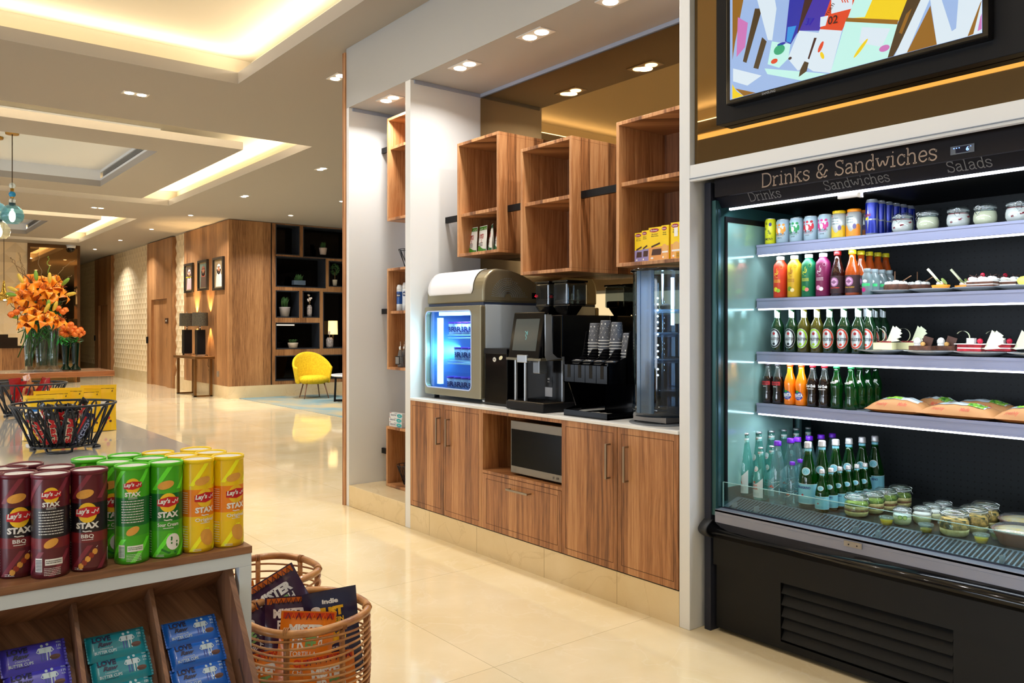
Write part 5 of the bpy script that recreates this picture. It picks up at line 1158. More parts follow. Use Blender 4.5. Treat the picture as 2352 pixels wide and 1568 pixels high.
# plates and cakes
M_plate = mat('porcelain', (226, 232, 234), .15, coat=.3)
def plate(x, y, z, lab, r=.105, sq=1.0):
    t = thing('plate', lab, 'plate', (x, y, z), 0, 'white cake plates in the fridge')
    MB().lathe([(r * .45, 0), (r * .5, .003), (r * .98, .016), (r, .018), (r * .97, .018), (r * .5, .007), (.001, .006)], 36, 0, cap0=True, sx=1.35).build('dish', M_plate, t)
    return t
M_van = noisy('sponge_dark', (64, 34, 20), (96, 56, 34), 60, .8); M_wc = mat('white_cream', (240, 240, 236), .5); M_red = noisy('red_sponge', (130, 10, 24), (176, 24, 40), 50, .8); M_chs = mat('cheesecake', (234, 228, 176), .5); M_rasp = mat('raspberry', (190, 10, 50), .4); M_org = mat('tart_orange', (222, 140, 30), .35); M_wch = mat('white_chocolate', (222, 226, 190), .4); M_kiwi = mat('kiwi', (150, 170, 90), .5); M_nut = mat('walnut_kernel', (200, 150, 80), .6)
def cakeobj(x, y, z, lab, parts, gr=None, rz=0):
    t = thing('cake', lab, 'cake', (x, y, z), rz, gr)
    for pn, mb, mm in parts: mb.build(pn, mm, t)
    return t
zz = S2; XP = 3.53
pu = (2055, 2150, 2252, 2352)
for k, u in enumerate(pu): plate(XP, Y(u, XP), zz, ('white plate under the round chocolate cakes on the second shelf', 'white plate under the orange tarts', 'white plate under the layered cherry cakes', 'white plate at the picture edge on the second shelf')[k], .098)
yo = Y(2068, XP)
for k, (dx, lab) in enumerate(((-.02, 'round brown chocolate cake with white cream and sticks, front one'), (.085, 'round brown chocolate cake with white cream behind the front one'))):
    m1 = MB().lathe([(.044, 0), (.050, .006), (.050, .022), (.046, .026)], 26)
    m2 = MB()
    for i in range(9): a = i * .7; m2.ball((.034 * cos(a), .034 * sin(a), .030), .014, 8, 0, .75)
    m2.ball((0, 0, .034), .018, 8, 0, .7); m3 = MB(); m3.tube([(.01, .01, .03), (.014, .012, .085)], .0022, 6); m3.tube([(0, -.02, .035), (-.02, -.075, .06)], .0022, 6)
    cakeobj(XP + dx, yo - dx * .45, zz + .018, lab, [('sponge', m1, [M_van]), ('cream', m2, [M_wc]), ('sticks', m3, [mat('choc_stick', (120, 84, 56), .5)])], 'round chocolate cakes')
yo = Y(2166, XP)
for k, (dx, dy) in enumerate(((-.02, .0), (.08, -.05))):
    m1 = MB().lathe([(.030, 0), (.036, .014), (.034, .016)], 24); m2 = MB().ball((0, 0, .022), .018, 10, 0, .6); m3 = MB(); m3.prism([(-.012, .02), (.004, .022), (-.04, .10), (-.052, .096)], -.003, .003, 'y', 0, Rz(.6)) if False else m3.tube([(-.0, .0, .02), (-.014, .026, .06), (-.022, .044, .085)], .0055, 6, 0)
    m3.tube([(.004, 0, .02), (-.004, .03, .06), (-.022, .044, .085)], .003, 6, 0); m4 = MB(); m4.cyl((0, 0, 0), .016, 0, .003, 14, 0, Tm(.0, -.012, .03) @ Rx(1.0)); m4.cyl((0, 0, 0), .014, 0, .003, 14, 0, Tm(-.012, .004, .03) @ Rx(.7) @ Ry(.4))
    cakeobj(XP + dx, yo + dy, zz + .018, 'small orange tart with a white chocolate stick, %s' % ('front one' if k == 0 else 'rear one'), [('tart', m1, [M_org]), ('cream', m2, [M_wc]), ('chocolate_stick', m3, [M_wch]), ('fruit_slices', m4, [M_kiwi])], 'orange tarts')
yo = Y(2262, XP)
for k, (dx, dy) in enumerate(((-.02, .0), (.08, -.045))):
    m1 = MB(); m1.box(-.03, -.05, 0, .03, .05, .009, 0); m1.box(-.029, -.049, .009, .029, .049, .013, 1); m1.box(-.03, -.05, .013, .03, .05, .022, 0); m1.box(-.029, -.049, .022, .029, .049, .027, 1)
    m2 = MB()
    for i in range(6): m2.ball((-.015 + .03 * (i % 2), -.035 + .035 * (i // 2), .034), .014, 8, 0, .7)
    m3 = MB(); m3.ball((0, 0, .050), .009, 8); m3.ball((-.01, .045, .034), .008, 8)
    m4 = MB()
    for i in range(7): a = i * 2.4; m4.tube([(.02 * cos(a), .03 * sin(a), .04), (.02 * cos(a) + .02 * cos(a * 2), .03 * sin(a) + .03 * sin(a * 2), .052)], .0013, 5)
    cakeobj(XP + dx, yo + dy, zz + .018, 'layered chocolate and cream cake with cherries, %s' % ('front one' if k == 0 else 'rear one'), [('layers', m1, [M_van, M_wc]), ('cream', m2, [M_wc]), ('cherry', m3, [M_rasp]), ('chocolate_shavings', m4, [P_choc])], 'layered cherry cakes')
m1 = MB().ball((0, 0, .02), .024, 12, 0, .8); m2 = MB().tube([(0, .01, .02), (-.01, .07, .034)], .004, 6)
cakeobj(XP, Y(2352, XP), zz + .018, 'round yellow fruit dessert with a white chocolate stick', [('fruit', m1, [mat('yellow_fruit', (216, 210, 90), .4)]), ('chocolate_stick', m2, [M_wch])])
# third shelf: beer bottles
S3 = SH[2]
def beer(ring, tint):
    mb = MB(); r = .0305; mb.lathe([(r * .92, 0), (r, .004), (r, .115), (r * .9, .13), (r * .5, .155), (r * .43, .185), (r * .40, .205)], 24, 0)
    m1 = MB(); fn = cylmap(r + .0006, pi); disc(m1, 0, .065, .033, .046, fn, 1, 26, 3); disc(m1, 0, .065, .031, .044, cylmap(r + .0009, pi), 0, 26, 3); disc(m1, 0, .065, .024, .037, cylmap(r + .0013, pi), 1, 26, 3); txt(m1, 'HOLSTEN', .012, 0, .062, cylmap(r + .0022, pi), 2, .02, w=.060); disc(m1, 0, .087, .007, .007, cylmap(r + .0018, pi), 3, 12, 2); disc(m1, 0, .038, .007, .006, cylmap(r + .0018, pi), 0, 12, 2)
    m1.surf(lambda u, v: ((r * .46 + .0008) * cos(pi + (u - .5) * 2.6), (r * .46 + .0008) * sin(pi + (u - .5) * 2.6), .158 + .035 * v + .006 * sin(u * 5)), 12, 2, 1); m1.surf(lambda u, v: ((r * .44 + .0012) * cos(pi + (u - .5) * 2.4), (r * .44 + .0012) * sin(pi + (u - .5) * 2.4), .186 + .006 * v + .004 * sin(u * 5)), 12, 1, 0)
    m2 = MB(); m2.lathe([(r * .46, .205), (r * .46, .214), (r * .36, .218)], 18)
    return [('body', mb, [tint]), ('label', m1, [ring, mat('label_silver', (186, 196, 200), .3, .3), P_k, P_r]), ('cap', m2, [M_alu])]
M_gb = mat('bottle_darkgreen', (14, 46, 22), .06, coat=.6); M_ab = mat('bottle_olive', (70, 66, 14), .06, coat=.6)
SB = [(1786, 'k', 'first beer bottle from the left, with a black ringed label'), (1819, 'k', 'second beer bottle, black ringed label'), (1847, 'g', 'third beer bottle, lime green label'), (1877, 'g', 'fourth beer bottle, lime green label'), (1906, 'r', 'fifth beer bottle, first with a red ringed label'), (1939, 'r', 'sixth beer bottle, red ringed label'), (1972, 'r', 'seventh beer bottle, red ringed label'), (1996, 'r', 'eighth beer bottle, half hidden by its neighbour')]
RG = {'k': mat('ring_black', (20, 26, 34), .4), 'g': mat('ring_lime', (150, 200, 30), .4), 'r': mat('ring_red', (200, 66, 36), .4)}
for u, c, lab in SB: place('beer' + c, lambda: beer(RG[c], M_ab if c == 'g' else M_gb), 'beer_bottle', 'beer bottle', [(u, x0 - .004 + (.03 if u == 1996 else 0), None, lab)], S3, 'beer bottles on the third shelf')
yb = Y(1972, x0)
place('beerr', None, 'beer_bottle', 'beer bottle', [(None, x0 + .066 * k, yb - .003 * k, lab) for k, lab in ((1, 'red ringed beer bottle behind the seventh'), (2, 'third red ringed beer bottle deep in the row'), (3, 'rearmost red ringed beer bottle in the row'))], S3, 'beer bottles on the third shelf')
pu = (2033, 2144, 2262, 2390)
for k, u in enumerate(pu): plate(XP - .02, Y(u, XP - .02), S3, ('white plate under the cheesecakes on the third shelf', 'white plate under the walnut brownies', 'white plate under the red velvet cakes', 'white plate at the picture edge on the third shelf')[k], .108)
def curl(c, R_, w_, a0=.3, a1=5.9, tilt=.0):
    m = MB(); k = 22
    m.surf(lambda u, v: (c[0] - w_ / 2 + w_ * v, c[1] + R_ * cos(a0 + (a1 - a0) * u), c[2] + R_ * sin(a0 + (a1 - a0) * u)), k, 1, 0, True, Rz(tilt)); return m
def shards(c, n_=5, sc=1.0):
    m = MB()
    for i in range(n_):
        a = -.6 + i * .35; m.add([(c[0] + .004 * i, c[1], c[2]), (c[0] + .004 * i, c[1] - .012 * sc, c[2] - .004), (c[0] + .01 + .004 * i, c[1] - .06 * sc * cos(a) - .01, c[2] + .05 * sc * sin(a + .5) + .006), (c[0] + .01 + .004 * i, c[1] - .055 * sc * cos(a), c[2] + .05 * sc * sin(a + .5) + .018)], [(0, 1, 2, 3)])
    return m
yo = Y(2042, XP - .02)
for k, (dx, dy) in enumerate(((-.03, 0.01), (.07, -.05))):
    m1 = MB(); m1.prism([(-.035, -.055), (.035, -.04), (.035, .04), (-.035, .055)], 0, .030, 'z', 0); m4 = MB()
    for i in range(8): m4.ball((-.02 + .005 * i, -.04 + .0105 * i, .032), .006, 6)
    cakeobj(XP + dx - .02, yo + dy, S3 + .019, 'pale cheesecake with a white chocolate ring, %s' % ('front one' if k == 0 else 'rear one'), [('cake_body', m1, [M_chs]), ('chocolate_ring', curl((-.02, .012, .062), .030, .008), [M_wch]), ('chocolate_shards', shards((0, -.005, .036), 6), [M_wch]), ('berry_topping', m4, [M_cherry])], 'cheesecakes')
yo = Y(2140, XP - .02)
for k, (dx, dy) in enumerate(((-.02, .03), (.04, -.04))):
    m1 = MB(); m1.box(-.025, -.045, 0, .025, .045, .018); m2 = MB(); m2.ball((0, .02, .036), .016, 10, 0, 1.1); m2.ball((0, .02, .022), .015, 8, 0, .8)
    m3 = MB(); m3.box(-.002, -.022, 0, .002, .018, .04, 0, Tm(0, -.014, .018) @ Rx(.3)); m4 = MB(); m4.ball((-.02, -.012, .026), .011, 8, 0, .9)
    cakeobj(XP + dx - .02, yo + dy, S3 + .019, 'dark brownie with a walnut and striped meringue, %s' % ('front one' if k == 0 else 'rear one'), [('brownie', m1, [M_van]), ('meringue', m2, [M_wc]), ('chocolate_plate', m3, [P_choc]), ('walnut', m4, [M_nut])], 'walnut brownies')
yo = Y(2246, XP - .02)
for k, (dx, dy) in enumerate(((-.03, .01), (.07, -.06))):
    m1 = MB(); m1.box(-.03, -.045, 0, .03, .045, .010, 0); m1.box(-.029, -.044, .010, .029, .044, .015, 1); m1.box(-.03, -.045, .015, .03, .045, .027, 0); m1.box(-.034, -.06, .027, .034, .055, .030, 1)
    m3 = MB().ball((0, -.03, .040), .012, 8); m5 = MB().box(-.012, -.012, .03, .012, .016, .052)
    cakeobj(XP + dx - .02, yo + dy, S3 + .019, 'red velvet cake with a white chocolate curl, %s' % ('front one' if k == 0 else 'rear one'), [('layers', m1, [M_red, M_wc]), ('chocolate_curl', curl((0, .035, .055), .026, .012, .6, 4.6), [M_wch]), ('chocolate_shards', shards((-.03, -.05, .012), 6, 1.1), [M_wch]), ('raspberry', m3, [M_rasp]), ('marshmallow', m5, [M_wc])], 'red velvet cakes')
# fourth shelf: soda bottles
S4 = SH[3]
CK = [(.024, 0), (.0275, .004), (.028, .028), (.0245, .05), (.024, .062), (.0275, .085), (.028, .105), (.022, .128), (.0145, .150), (.0125, .172), (.0125, .180)]
def soda(bodym, topm, capm, deco, ms):
    mb = MB(); mb.lathe([(r, z, 0 if z < .12 else 1) for r, z in CK], 24, 0); fn = cylmap(.0285, pi); m1 = MB(); deco(m1, fn)
    m2 = MB(); m2.lathe([(.0145, .180), (.0150, .188), (.011, .191)], 18)
    return [('body', mb, [bodym, topm]), ('label', m1, ms), ('cap', m2, [capm])]
M_cola = mat('cola', (22, 8, 6), .06, coat=.7); M_ctop = glass('neck_glass', (200, 214, 210), .03, .15, (150, 160, 156)); M_crd = mat('cap_crimson', (170, 10, 30), .35); M_fan = mat('orange_soda', (245, 130, 10), .15, coat=.6, emit=(245, 120, 0), es=.04); M_spr = glass('green_glass', (30, 150, 60), .04, .35, (10, 110, 36))  # orange soda is given a faint glow of its own
def d_zero(m, fn): rect(m, -.026, .088, .026, .106, fn, 0, 8, 1); txt(m, 'Coca-Cola', .008, 0, .098, lambda x, y: cylmap(.0292, pi)(x, y), 1, .02, w=.04, shear=.3); txt(m, 'zero', .006, 0, .082, lambda x, y: cylmap(.0288, pi)(x, y), 2, .01)
def d_coke(m, fn): txt(m, 'Coca-Cola', .013, 0, .096, fn, 2, .03, w=.052, shear=.35); smallprint(m, -.018, .078, .018, .086, 1, fn, 2, .4, 2)
def d_fanta(m, fn): disc(m, .0, .045, .021, .020, lambda x, y: cylmap(.0285, pi)(x, y), 0, 20, 3); txt(m, 'FANTA', .016, .0, .047, lambda x, y: cylmap(.0295, pi)(x, y), 1, .05, w=.042, rot=.12); disc(m, -.006, .064, .008, .006, lambda x, y: cylmap(.0288, pi)(x, y), 2, 10, 2); txt(m, 'orange', .005, .0, .034, lambda x, y: cylmap(.0292, pi)(x, y), 1)
def d_sprite(m, fn): rect(m, .004, .104, .018, .128, lambda x, y: cylmap(.0245, pi)(x, y), 0, 3, 1); txt(m, 'Sprite', .014, -.012, .116, lambda x, y: cylmap(.0262, pi)(x, y), 0, .03, rot=.25)
M_fb2 = mat('label_cobalt', (30, 60, 160), .4)
L4 = [('zero', M_cola, M_ctop, P_k, d_zero, [P_r, P_k, M_pw], [(1764, x0, None, 'leftmost dark cola bottle with a red band on the fourth shelf'), (1787, x0, None, 'second dark cola bottle with a red band')], 'cola_bottle'),
      ('fanta', M_fan, M_fan, mat('cap_orange', (230, 70, 20), .4), d_fanta, [M_fb2, M_pw, mat('leaf_green', (40, 160, 60), .5)], [(1815, x0, None, 'left orange soda bottle with a blue round label'), (1841, x0, None, 'right orange soda bottle with a blue round label')], 'soda_bottle'),
      ('coke', M_cola, M_ctop, M_crd, d_coke, [P_r, P_k, M_pw], [(1867, x0, None, 'cola bottle with white script next to the orange sodas'), (1894, x0, None, 'cola bottle with white script next to the green bottles')], 'cola_bottle')]
for key, bm, tm_, cm, dc, ms, sp, nm in L4: place(key, lambda: soda(bm, tm_, cm, dc, ms), nm, 'soda bottle', sp, S4, 'soda bottles on the fourth shelf')
ya = Y(1922, x0); yb = Y(1955, x0)
place('sprite', lambda: soda(M_spr, M_spr, mat('cap_green', (30, 120, 70), .4), d_sprite, [M_pw]), 'soda_bottle', 'soda bottle', [(None, x0, ya, 'left green soda bottle on the fourth shelf'), (None, x0, yb, 'right green soda bottle on the fourth shelf')] + [(None, x0 + .066 * k, yb - .003 * k, 'green soda bottle, %s behind the right front one' % ('first', 'second', 'third')[k - 1]) for k in (1, 2, 3)], S4, 'soda bottles on the fourth shelf')
# sandwich bags
M_kraft = mat('kraft_paper', (176, 124, 74), .7); M_kraft2 = mat('kraft_glow', (186, 104, 32), .7); M_film = mat('window_film', (206, 220, 224), .12, coat=.5); M_let_g = noisy('lettuce', (40, 110, 24), (150, 200, 60), 60, .6, bump=.5); M_brd = noisy('bread', (150, 96, 50), (220, 190, 140), 25, .8); M_rp = mat('red_script', (190, 80, 50), .6)
def sandwich(w_, d_, h, kind):
    def T(u, v):
        e = (1 - abs(2 * u - 1) ** 2.6) * (1 - abs(2 * v - 1) ** 3.0)
        return h * max(e, 0) ** .8 + .002 * sin(u * 31) * e + .0015 * sin(v * 27 + u * 5) * e
    top = MB(); top.surf(lambda u, v: (v * d_, (.5 - u) * w_, .012 + T(u, v) * .9), 22, 14, 0)
    low = MB(); low.surf(lambda u, v: ((1 - v) * d_, (.5 - u) * w_, .012 - min(.011, T(u, v) * .4)), 22, 10, 0)
    def fn(x, y):
        u = .5 + x / w_; v = y / d_; return (v * d_, (.5 - u) * w_, .0135 + T(u, v) * .9)
    pr = MB(); txt(pr, 'Freshly', .012, -w_ * .22, d_ * .10, fn, 0, .01, shear=.4); txt(pr, 'Made', .012, w_ * .12, d_ * .10, fn, 0, .01, shear=.4)
    txt(pr, 'Sandwich', .012, 0, d_ * .86, fn, 0, .01, shear=.4)
    win = MB(); win.surf(lambda u, v: fn(w_ * (-.34 + .68 * u), d_ * (.24 + .40 * v)), 16, 6, 0); lt = MB()
    if kind == 0: lt.surf(lambda u, v: tuple(Vector(fn(w_ * (-.20 + .26 * u), d_ * (.28 + .22 * v))) + Vector((0, 0, .001 + .002 * sin(u * 20) * sin(v * 17)))), 12, 8, 0)
    else: lt.surf(lambda u, v: tuple(Vector(fn(w_ * (.12 + .20 * u), d_ * (.22 + .34 * v))) + Vector((0, 0, .001 + .002 * sin(u * 20) * sin(v * 17)))), 12, 8, 0)
    return [('paper', top, [M_kraft]), ('paper_base', low, [M_kraft2]), ('lettering', pr, [M_rp]), ('window', win, [M_film]), ('lettuce', lt, [M_let_g])]
def sw(u0, u1, x, z, kind, lab, d_=.14, h=.05, rz=0):
    y0, y1 = Y(u0, x), Y(u1, x); o = goods('sandwich_bag', 'sandwich bag', sandwich(y0 - y1, d_, h, kind)); setup(o, (x, (y0 + y1) / 2, z), rz, lab, 'brown paper sandwich bags')
sw(1985, 2122, 3.405, S4, 0, 'brown paper sandwich bag with a window, leftmost at the front', .15, .056, .05)
sw(2102, 2284, 3.400, S4, 1, 'long brown paper sandwich bag with green lettuce, front middle', .15, .050, -.02)
sw(2276, 2440, 3.400, S4, 0, 'brown paper sandwich bag cut by the picture edge', .15, .055, 0)
sw(2070, 2190, 3.575, S4, 1, 'brown paper sandwich bag lying behind the leftmost one', .14, .055, -.35)
sw(2160, 2330, 3.57, S4, 1, 'long brown paper sandwich bag behind the front middle one', .15, .055, 0)
sw(2330, 2470, 3.575, S4, 0, 'brown paper sandwich bag behind the one at the picture edge', .14, .055, 0)
# deck: water bottles
DZ = .6055
def PB(s, h): return [(.036 * s, 0), (.0395 * s, .006), (.040 * s, h * .36), (.0395 * s, h * .42), (.030 * s, h * .60), (.019 * s, h * .78), (.0135 * s, h * .90), (.0135 * s, h * .965)]
M_wt = glass('water_glass', (196, 238, 232), .03, .14, (150, 226, 216)); M_wtl = glass('water_clear', (214, 238, 240), .03, .12, (190, 226, 230)); M_pg = glass('pellegrino_green', (30, 140, 40), .03, .30, (16, 100, 20))
M_lw = mat('label_offwhite', (214, 220, 220), .5); M_lb = mat('label_aqua', (120, 190, 206), .5); M_or = mat('print_orange', (220, 80, 20), .5)
def panna(s, h):
    mb = MB(); mb.lathe(PB(s, h), 24, 0); r = .0405 * s; fn = cylmap(r, pi - .35); m1 = MB()
    m1.surf(lambda u, v: fn(r * (-1.25 + 2.5 * u), h * (.05 + (.33 + .07 * cos(u * 5.0 + .4)) * v)), 18, 3, 0); f2 = cylmap(r + .0008, pi - .35)
    txt(m1, 'ACQUA', h * .026, 0, h * .28, f2, 1, .02); txt(m1, 'PANNA', h * .05, 0, h * .225, f2, 1, .02, w=.046 * s); stroke(m1, [(0, h * .31), (0, h * .36)], .004 * s, f2, 1); stroke(m1, [(-.010 * s, h * .337), (.010 * s, h * .337)], .004 * s, f2, 1); smallprint(m1, -.03 * s, h * .09, .03 * s, h * .15, 3, f2, 2, .3, 4)
    ro = .031 * s
    def fo(x, y): z = h * .585 + y; q = .0405 * s if z < h * .42 else (.0395 + (.030 - .0395) * (z / h - .42) / .18) * s if z < h * .6 else (.030 + (.019 - .030) * (z / h - .6) / .18) * s; return cylmap(q + .0012, pi - .35)(x, z)
    disc(m1, 0, 0, .017 * s, h * .055, fo, 0, 18, 3); txt(m1, 'PANNA', h * .016, 0, -h * .025, lambda x, y: tuple(Vector(fo(x, y)) + Vector((-.0008, .0003, 0))), 1, .01)
    m1.lathe([(.0142 * s, h * .85), (.0142 * s, h * .915)], 18, 0, cap0=False, cap1=False); txt(m1, 'PANNA', h * .016, 0, h * .883, cylmap(.0148 * s, pi - .35), 1, .01)
    m2 = MB(); m2.lathe([(.0150 * s, h * .965), (.0155 * s, h * .985), (.012 * s, h)], 18)
    return [('body', mb, [M_wt]), ('label', m1, [M_lw, M_or, mat('print_pale', (150, 170, 170), .6)]), ('cap', m2, [M_alu])]
def purple(s, h):
    mb = MB(); mb.lathe([(.034 * s, 0), (.037 * s, .006), (.038 * s, h * .25), (.040 * s, h * .34), (.034 * s, h * .5), (.026 * s, h * .68), (.018 * s, h * .82), (.0145 * s, h * .90), (.0145 * s, h * .93)], 24, 0)
    m1 = MB(); f2 = cylmap(.0405 * s, pi - .1); stroke(m1, [(-.014 * s, h * .27), (0, h * .30), (.010 * s, h * .27), (-.014 * s, h * .27)], .004 * s, f2, 0); stroke(m1, [(-.035 * s, h * .20), (0, h * .23), (.035 * s, h * .33)], .002, f2, 1); stroke(m1, [(-.03 * s, h * .37), (.0, h * .34), (.035 * s, h * .37)], .0015, f2, 1)
    m2 = MB(); m2.lathe([(.0165 * s, h * .925), (.0175 * s, h * .935), (.0165 * s, h * .95), (.0165 * s, h * .995), (.014 * s, h)], 18)
    return [('body', mb, [M_wtl]), ('label', m1, [M_or, M_pw]), ('cap', m2, [mat('cap_purple', (110, 30, 200), .3)])]
def pelle(s, h):
    mb = MB(); mb.lathe([(.037 * s, 0), (.040 * s, .006), (.0405 * s, h * .40), (.0385 * s, h * .47), (.026 * s, h * .66), (.0165 * s, h * .80), (.0140 * s, h * .90)], 24, 0)
    m1 = MB(); r = .041 * s; m1.lathe([(r, h * .08, 1), (r, h * .085, 0), (r, h * .375, 1), (r, h * .38)], 24, 0, cap0=False, cap1=False); f2 = cylmap(r + .0008, pi - .05); txt(m1, 'S.PELLEGRINO', h * .034, 0, h * .325, f2, 2, .03, w=.070 * s)
    st = [(.008 * s * (1 if i % 2 == 0 else .42) * cos(pi / 2 + i * pi / 5), h * .21 + .008 * s * (1 if i % 2 == 0 else .42) * sin(pi / 2 + i * pi / 5)) for i in range(10)]
    m1.add([f2(-.0 * s, h * .21)] + [f2(*p) for p in st], [(0, i + 1, (i + 1) % 10 + 1) for i in range(10)], 3); smallprint(m1, -.03 * s, h * .10, .03 * s, h * .16, 3, f2, 4, .35, 6)
    def fo(x, y):
        z = h * .565 + y; k = z / h; q = .0385 + (.026 - .0385) * max(0, min(1, (k - .47) / .19)) if k < .66 else .026 + (.0165 - .026) * (k - .66) / .14; return cylmap(q * s + .0012, pi + .25)(x, z)
    disc(m1, 0, 0, .019 * s, h * .058, fo, 1, 18, 3); disc(m1, 0, 0, .0165 * s, h * .050, lambda x, y: tuple(Vector(fo(x, y)) + Vector((-.0008, .0, 0))), 0, 18, 3); stroke(m1, [(-.008 * s, -.006 * s), (0, .006 * s), (.008 * s, -.004 * s)], .002, lambda x, y: tuple(Vector(fo(x, y)) + Vector((-.0016, .0, 0))), 4)
    m1.lathe([(.0150 * s, h * .835), (.0150 * s, h * .90)], 18, 0, cap0=False, cap1=False)
    m2 = MB(); m2.lathe([(.0160 * s, h * .905), (.0175 * s, h * .915), (.0160 * s, h * .93), (.0160 * s, h * .985), (.013 * s, h)], 18)
    return [('body', mb, [M_pg]), ('label', m1, [M_lb, M_lw, M_navy, P_r, mat('print_teal', (70, 140, 160), .5)]), ('cap', m2, [mat('cap_silver', (206, 204, 204), .3, .4)])]
def D(u, v): p = at(u, v, 'z', DZ); return p.x, p.y
xa, ya = 3.315, Y(1713, 3.315)
OR5 = ('front', 'second', 'third', 'fourth', 'fifth', 'rearmost')
place('panna', lambda: panna(1.0, .30), 'water_bottle', 'water bottle', [(None, xa + .088 * k, ya - .012 * k, 'tall clear water bottle with white label, %s of its row' % OR5[k]) for k in range(6)], DZ, 'tall clear water bottles')
xb = 3.285
place('pannas', lambda: panna(.84, .245), 'water_bottle', 'water bottle', [(None, xb + .08 * k, Y(1747, xb) - .006 * k, 'small clear water bottle with white label, %s' % ('front one' if k == 0 else 'the one behind')) for k in range(2)], DZ, 'small clear water bottles')
yq = Y(1786, 3.275)
place('purple', lambda: purple(1.0, .285), 'purple_capped_bottle', 'water bottle', [(None, 3.275, yq, 'large purple capped water bottle nearest the front'), (None, 3.40, Y(1816, 3.40), 'large purple capped water bottle second from the front'), (None, 3.46, Y(1832, 3.46), 'large purple capped water bottle beside the second'), (None, 3.55, Y(1859, 3.55), 'large purple capped water bottle fourth from the front'), (None, 3.64, Y(1886, 3.64), 'large purple capped water bottle fifth from the front'), (None, 3.73, Y(1912, 3.73), 'rearmost large purple capped water bottle')], DZ, 'large purple capped water bottles')
place('purples', lambda: purple(.72, .20), 'purple_capped_bottle', 'water bottle', [(None, 3.27, Y(1820, 3.27), 'small purple capped water bottle in front'), (None, 3.36, Y(1838, 3.36), 'small purple capped water bottle behind the green label bottle')], DZ, 'small purple capped water bottles')
yp = Y(1856, 3.295)
place('pelle', lambda: pelle(1.0, .295), 'green_water_bottle', 'water bottle', [(None, 3.295 + .087 * k, yp - .016 * k, 'large green water bottle, %s of its row' % OR5[k]) for k in range(6)], DZ, 'large green water bottles')
yp = Y(1888, 3.272)
place('pelles', lambda: pelle(.72, .185), 'green_water_bottle', 'water bottle', [(None, 3.272 + .062 * k, yp - .006 * k, 'small green water bottle, %s of its row' % OR5[k]) for k in range(6)], DZ, 'small green water bottles')
# jars of salad
M_rice = noisy('couscous', (196, 180, 110), (222, 206, 146), 90, .8); M_quin = noisy('quinoa_brown', (110, 70, 44), (160, 110, 70), 80, .8); M_grn = noisy('salad_green', (60, 100, 24), (150, 170, 70), 40, .7, bump=.5); M_mixs = noisy('salad_mix', (50, 60, 24), (210, 170, 90), 34, .7, bump=.5, lo=.42, hi=.58); M_musl = noisy('lime_cream', (200, 200, 150), (222, 220, 176), 20, .6)
def jarset(key, parts, name, cat, spots, gr):
    for (u, x, lab) in spots: place(key, parts, name, cat, [(u, x, None, lab)], DZ, gr, rz=-.55 + pi if key != 'x' else 0)
jarset('ja', lambda: jar(.050, .098, [(0, .22, M_rice), (.22, .32, M_quin), (.32, .45, M_rice), (.45, .58, M_grn)]), 'salad_jar', 'salad jar', ((1967, 3.315, 'front clip top salad jar with a brown quinoa layer'), (2003, 3.425, 'second quinoa salad jar of the row of four'), (2034, 3.53, 'third quinoa salad jar of the row of four'), (2067, 3.64, 'rearmost quinoa salad jar of the row of four')), 'quinoa salad jars')
jarset('jb', lambda: jar(.036, .072, [(0, .45, M_musl), (.45, .55, M_wc)]), 'lime_jar', 'dessert jar', ((2072, 3.315, 'front small clip top jar with lime slices'), (2118, 3.40, 'second small jar of pale cream in the row of four'), (2142, 3.485, 'third small jar of pale cream in the row of four'), (2166, 3.575, 'rearmost small jar of pale cream in the row of four')), 'small lime cream jars')
for k, du in enumerate((-10, 10)):
    o = MB(); disc(o, 0, 0, .009, .009, cylmap(.0365, 0), 0, 16, 2); disc(o, 0, 0, .007, .007, cylmap(.0368, 0), 1, 16, 2); q_ = o.build('lime_slice', [mat('lime_skin', (80, 150, 30), .5), mat('lime_flesh', (190, 214, 130), .5)], None, (3.315, Y(2072, 3.315), DZ + .034), 0); q_.rotation_euler = (0, 0, pi + (.75 if k else .25)); tag(q_, 'lime slice against the glass of the front small jar, %s' % ('towards the vinegar cup' if k else 'towards the bottles'), 'lime slice', 'lime slices')
jarset('jc', lambda: jar(.054, .104, [(0, .26, M_rice), (.26, .60, M_mixs)]), 'salad_jar', 'salad jar', ((2192, 3.30, 'front large clip top jar of mixed vegetable salad'), (2236, 3.415, 'second large jar of mixed vegetable salad'), (2262, 3.53, 'rearmost large jar of mixed vegetable salad')), 'mixed salad jars')
def dressing(m_, f):
    a = MB(); a.lathe([(.020, .0), (.0255, .026), (.026, .028)], 22, 0); b_ = MB(); b_.lathe([(.0200, .001), (.0195 + .0055 * f, .002 + .024 * f)], 22, 0); c = MB(); c.lathe([(.0275, .026), (.0285, .028), (.0285, .033), (.024, .0335), (.001, .031)], 24, 0)
    return [('cup', a, [M_jar]), ('dressing', b_, [m_]), ('lid', c, [glass('lid_plastic', (220, 232, 230), .06, .25, (200, 216, 214))])]
M_yd = mat('dressing_yellow', (240, 196, 20), .3); M_od = mat('dressing_oil', (176, 150, 20), .12); M_gd = mat('dressing_olive', (130, 140, 60), .3)
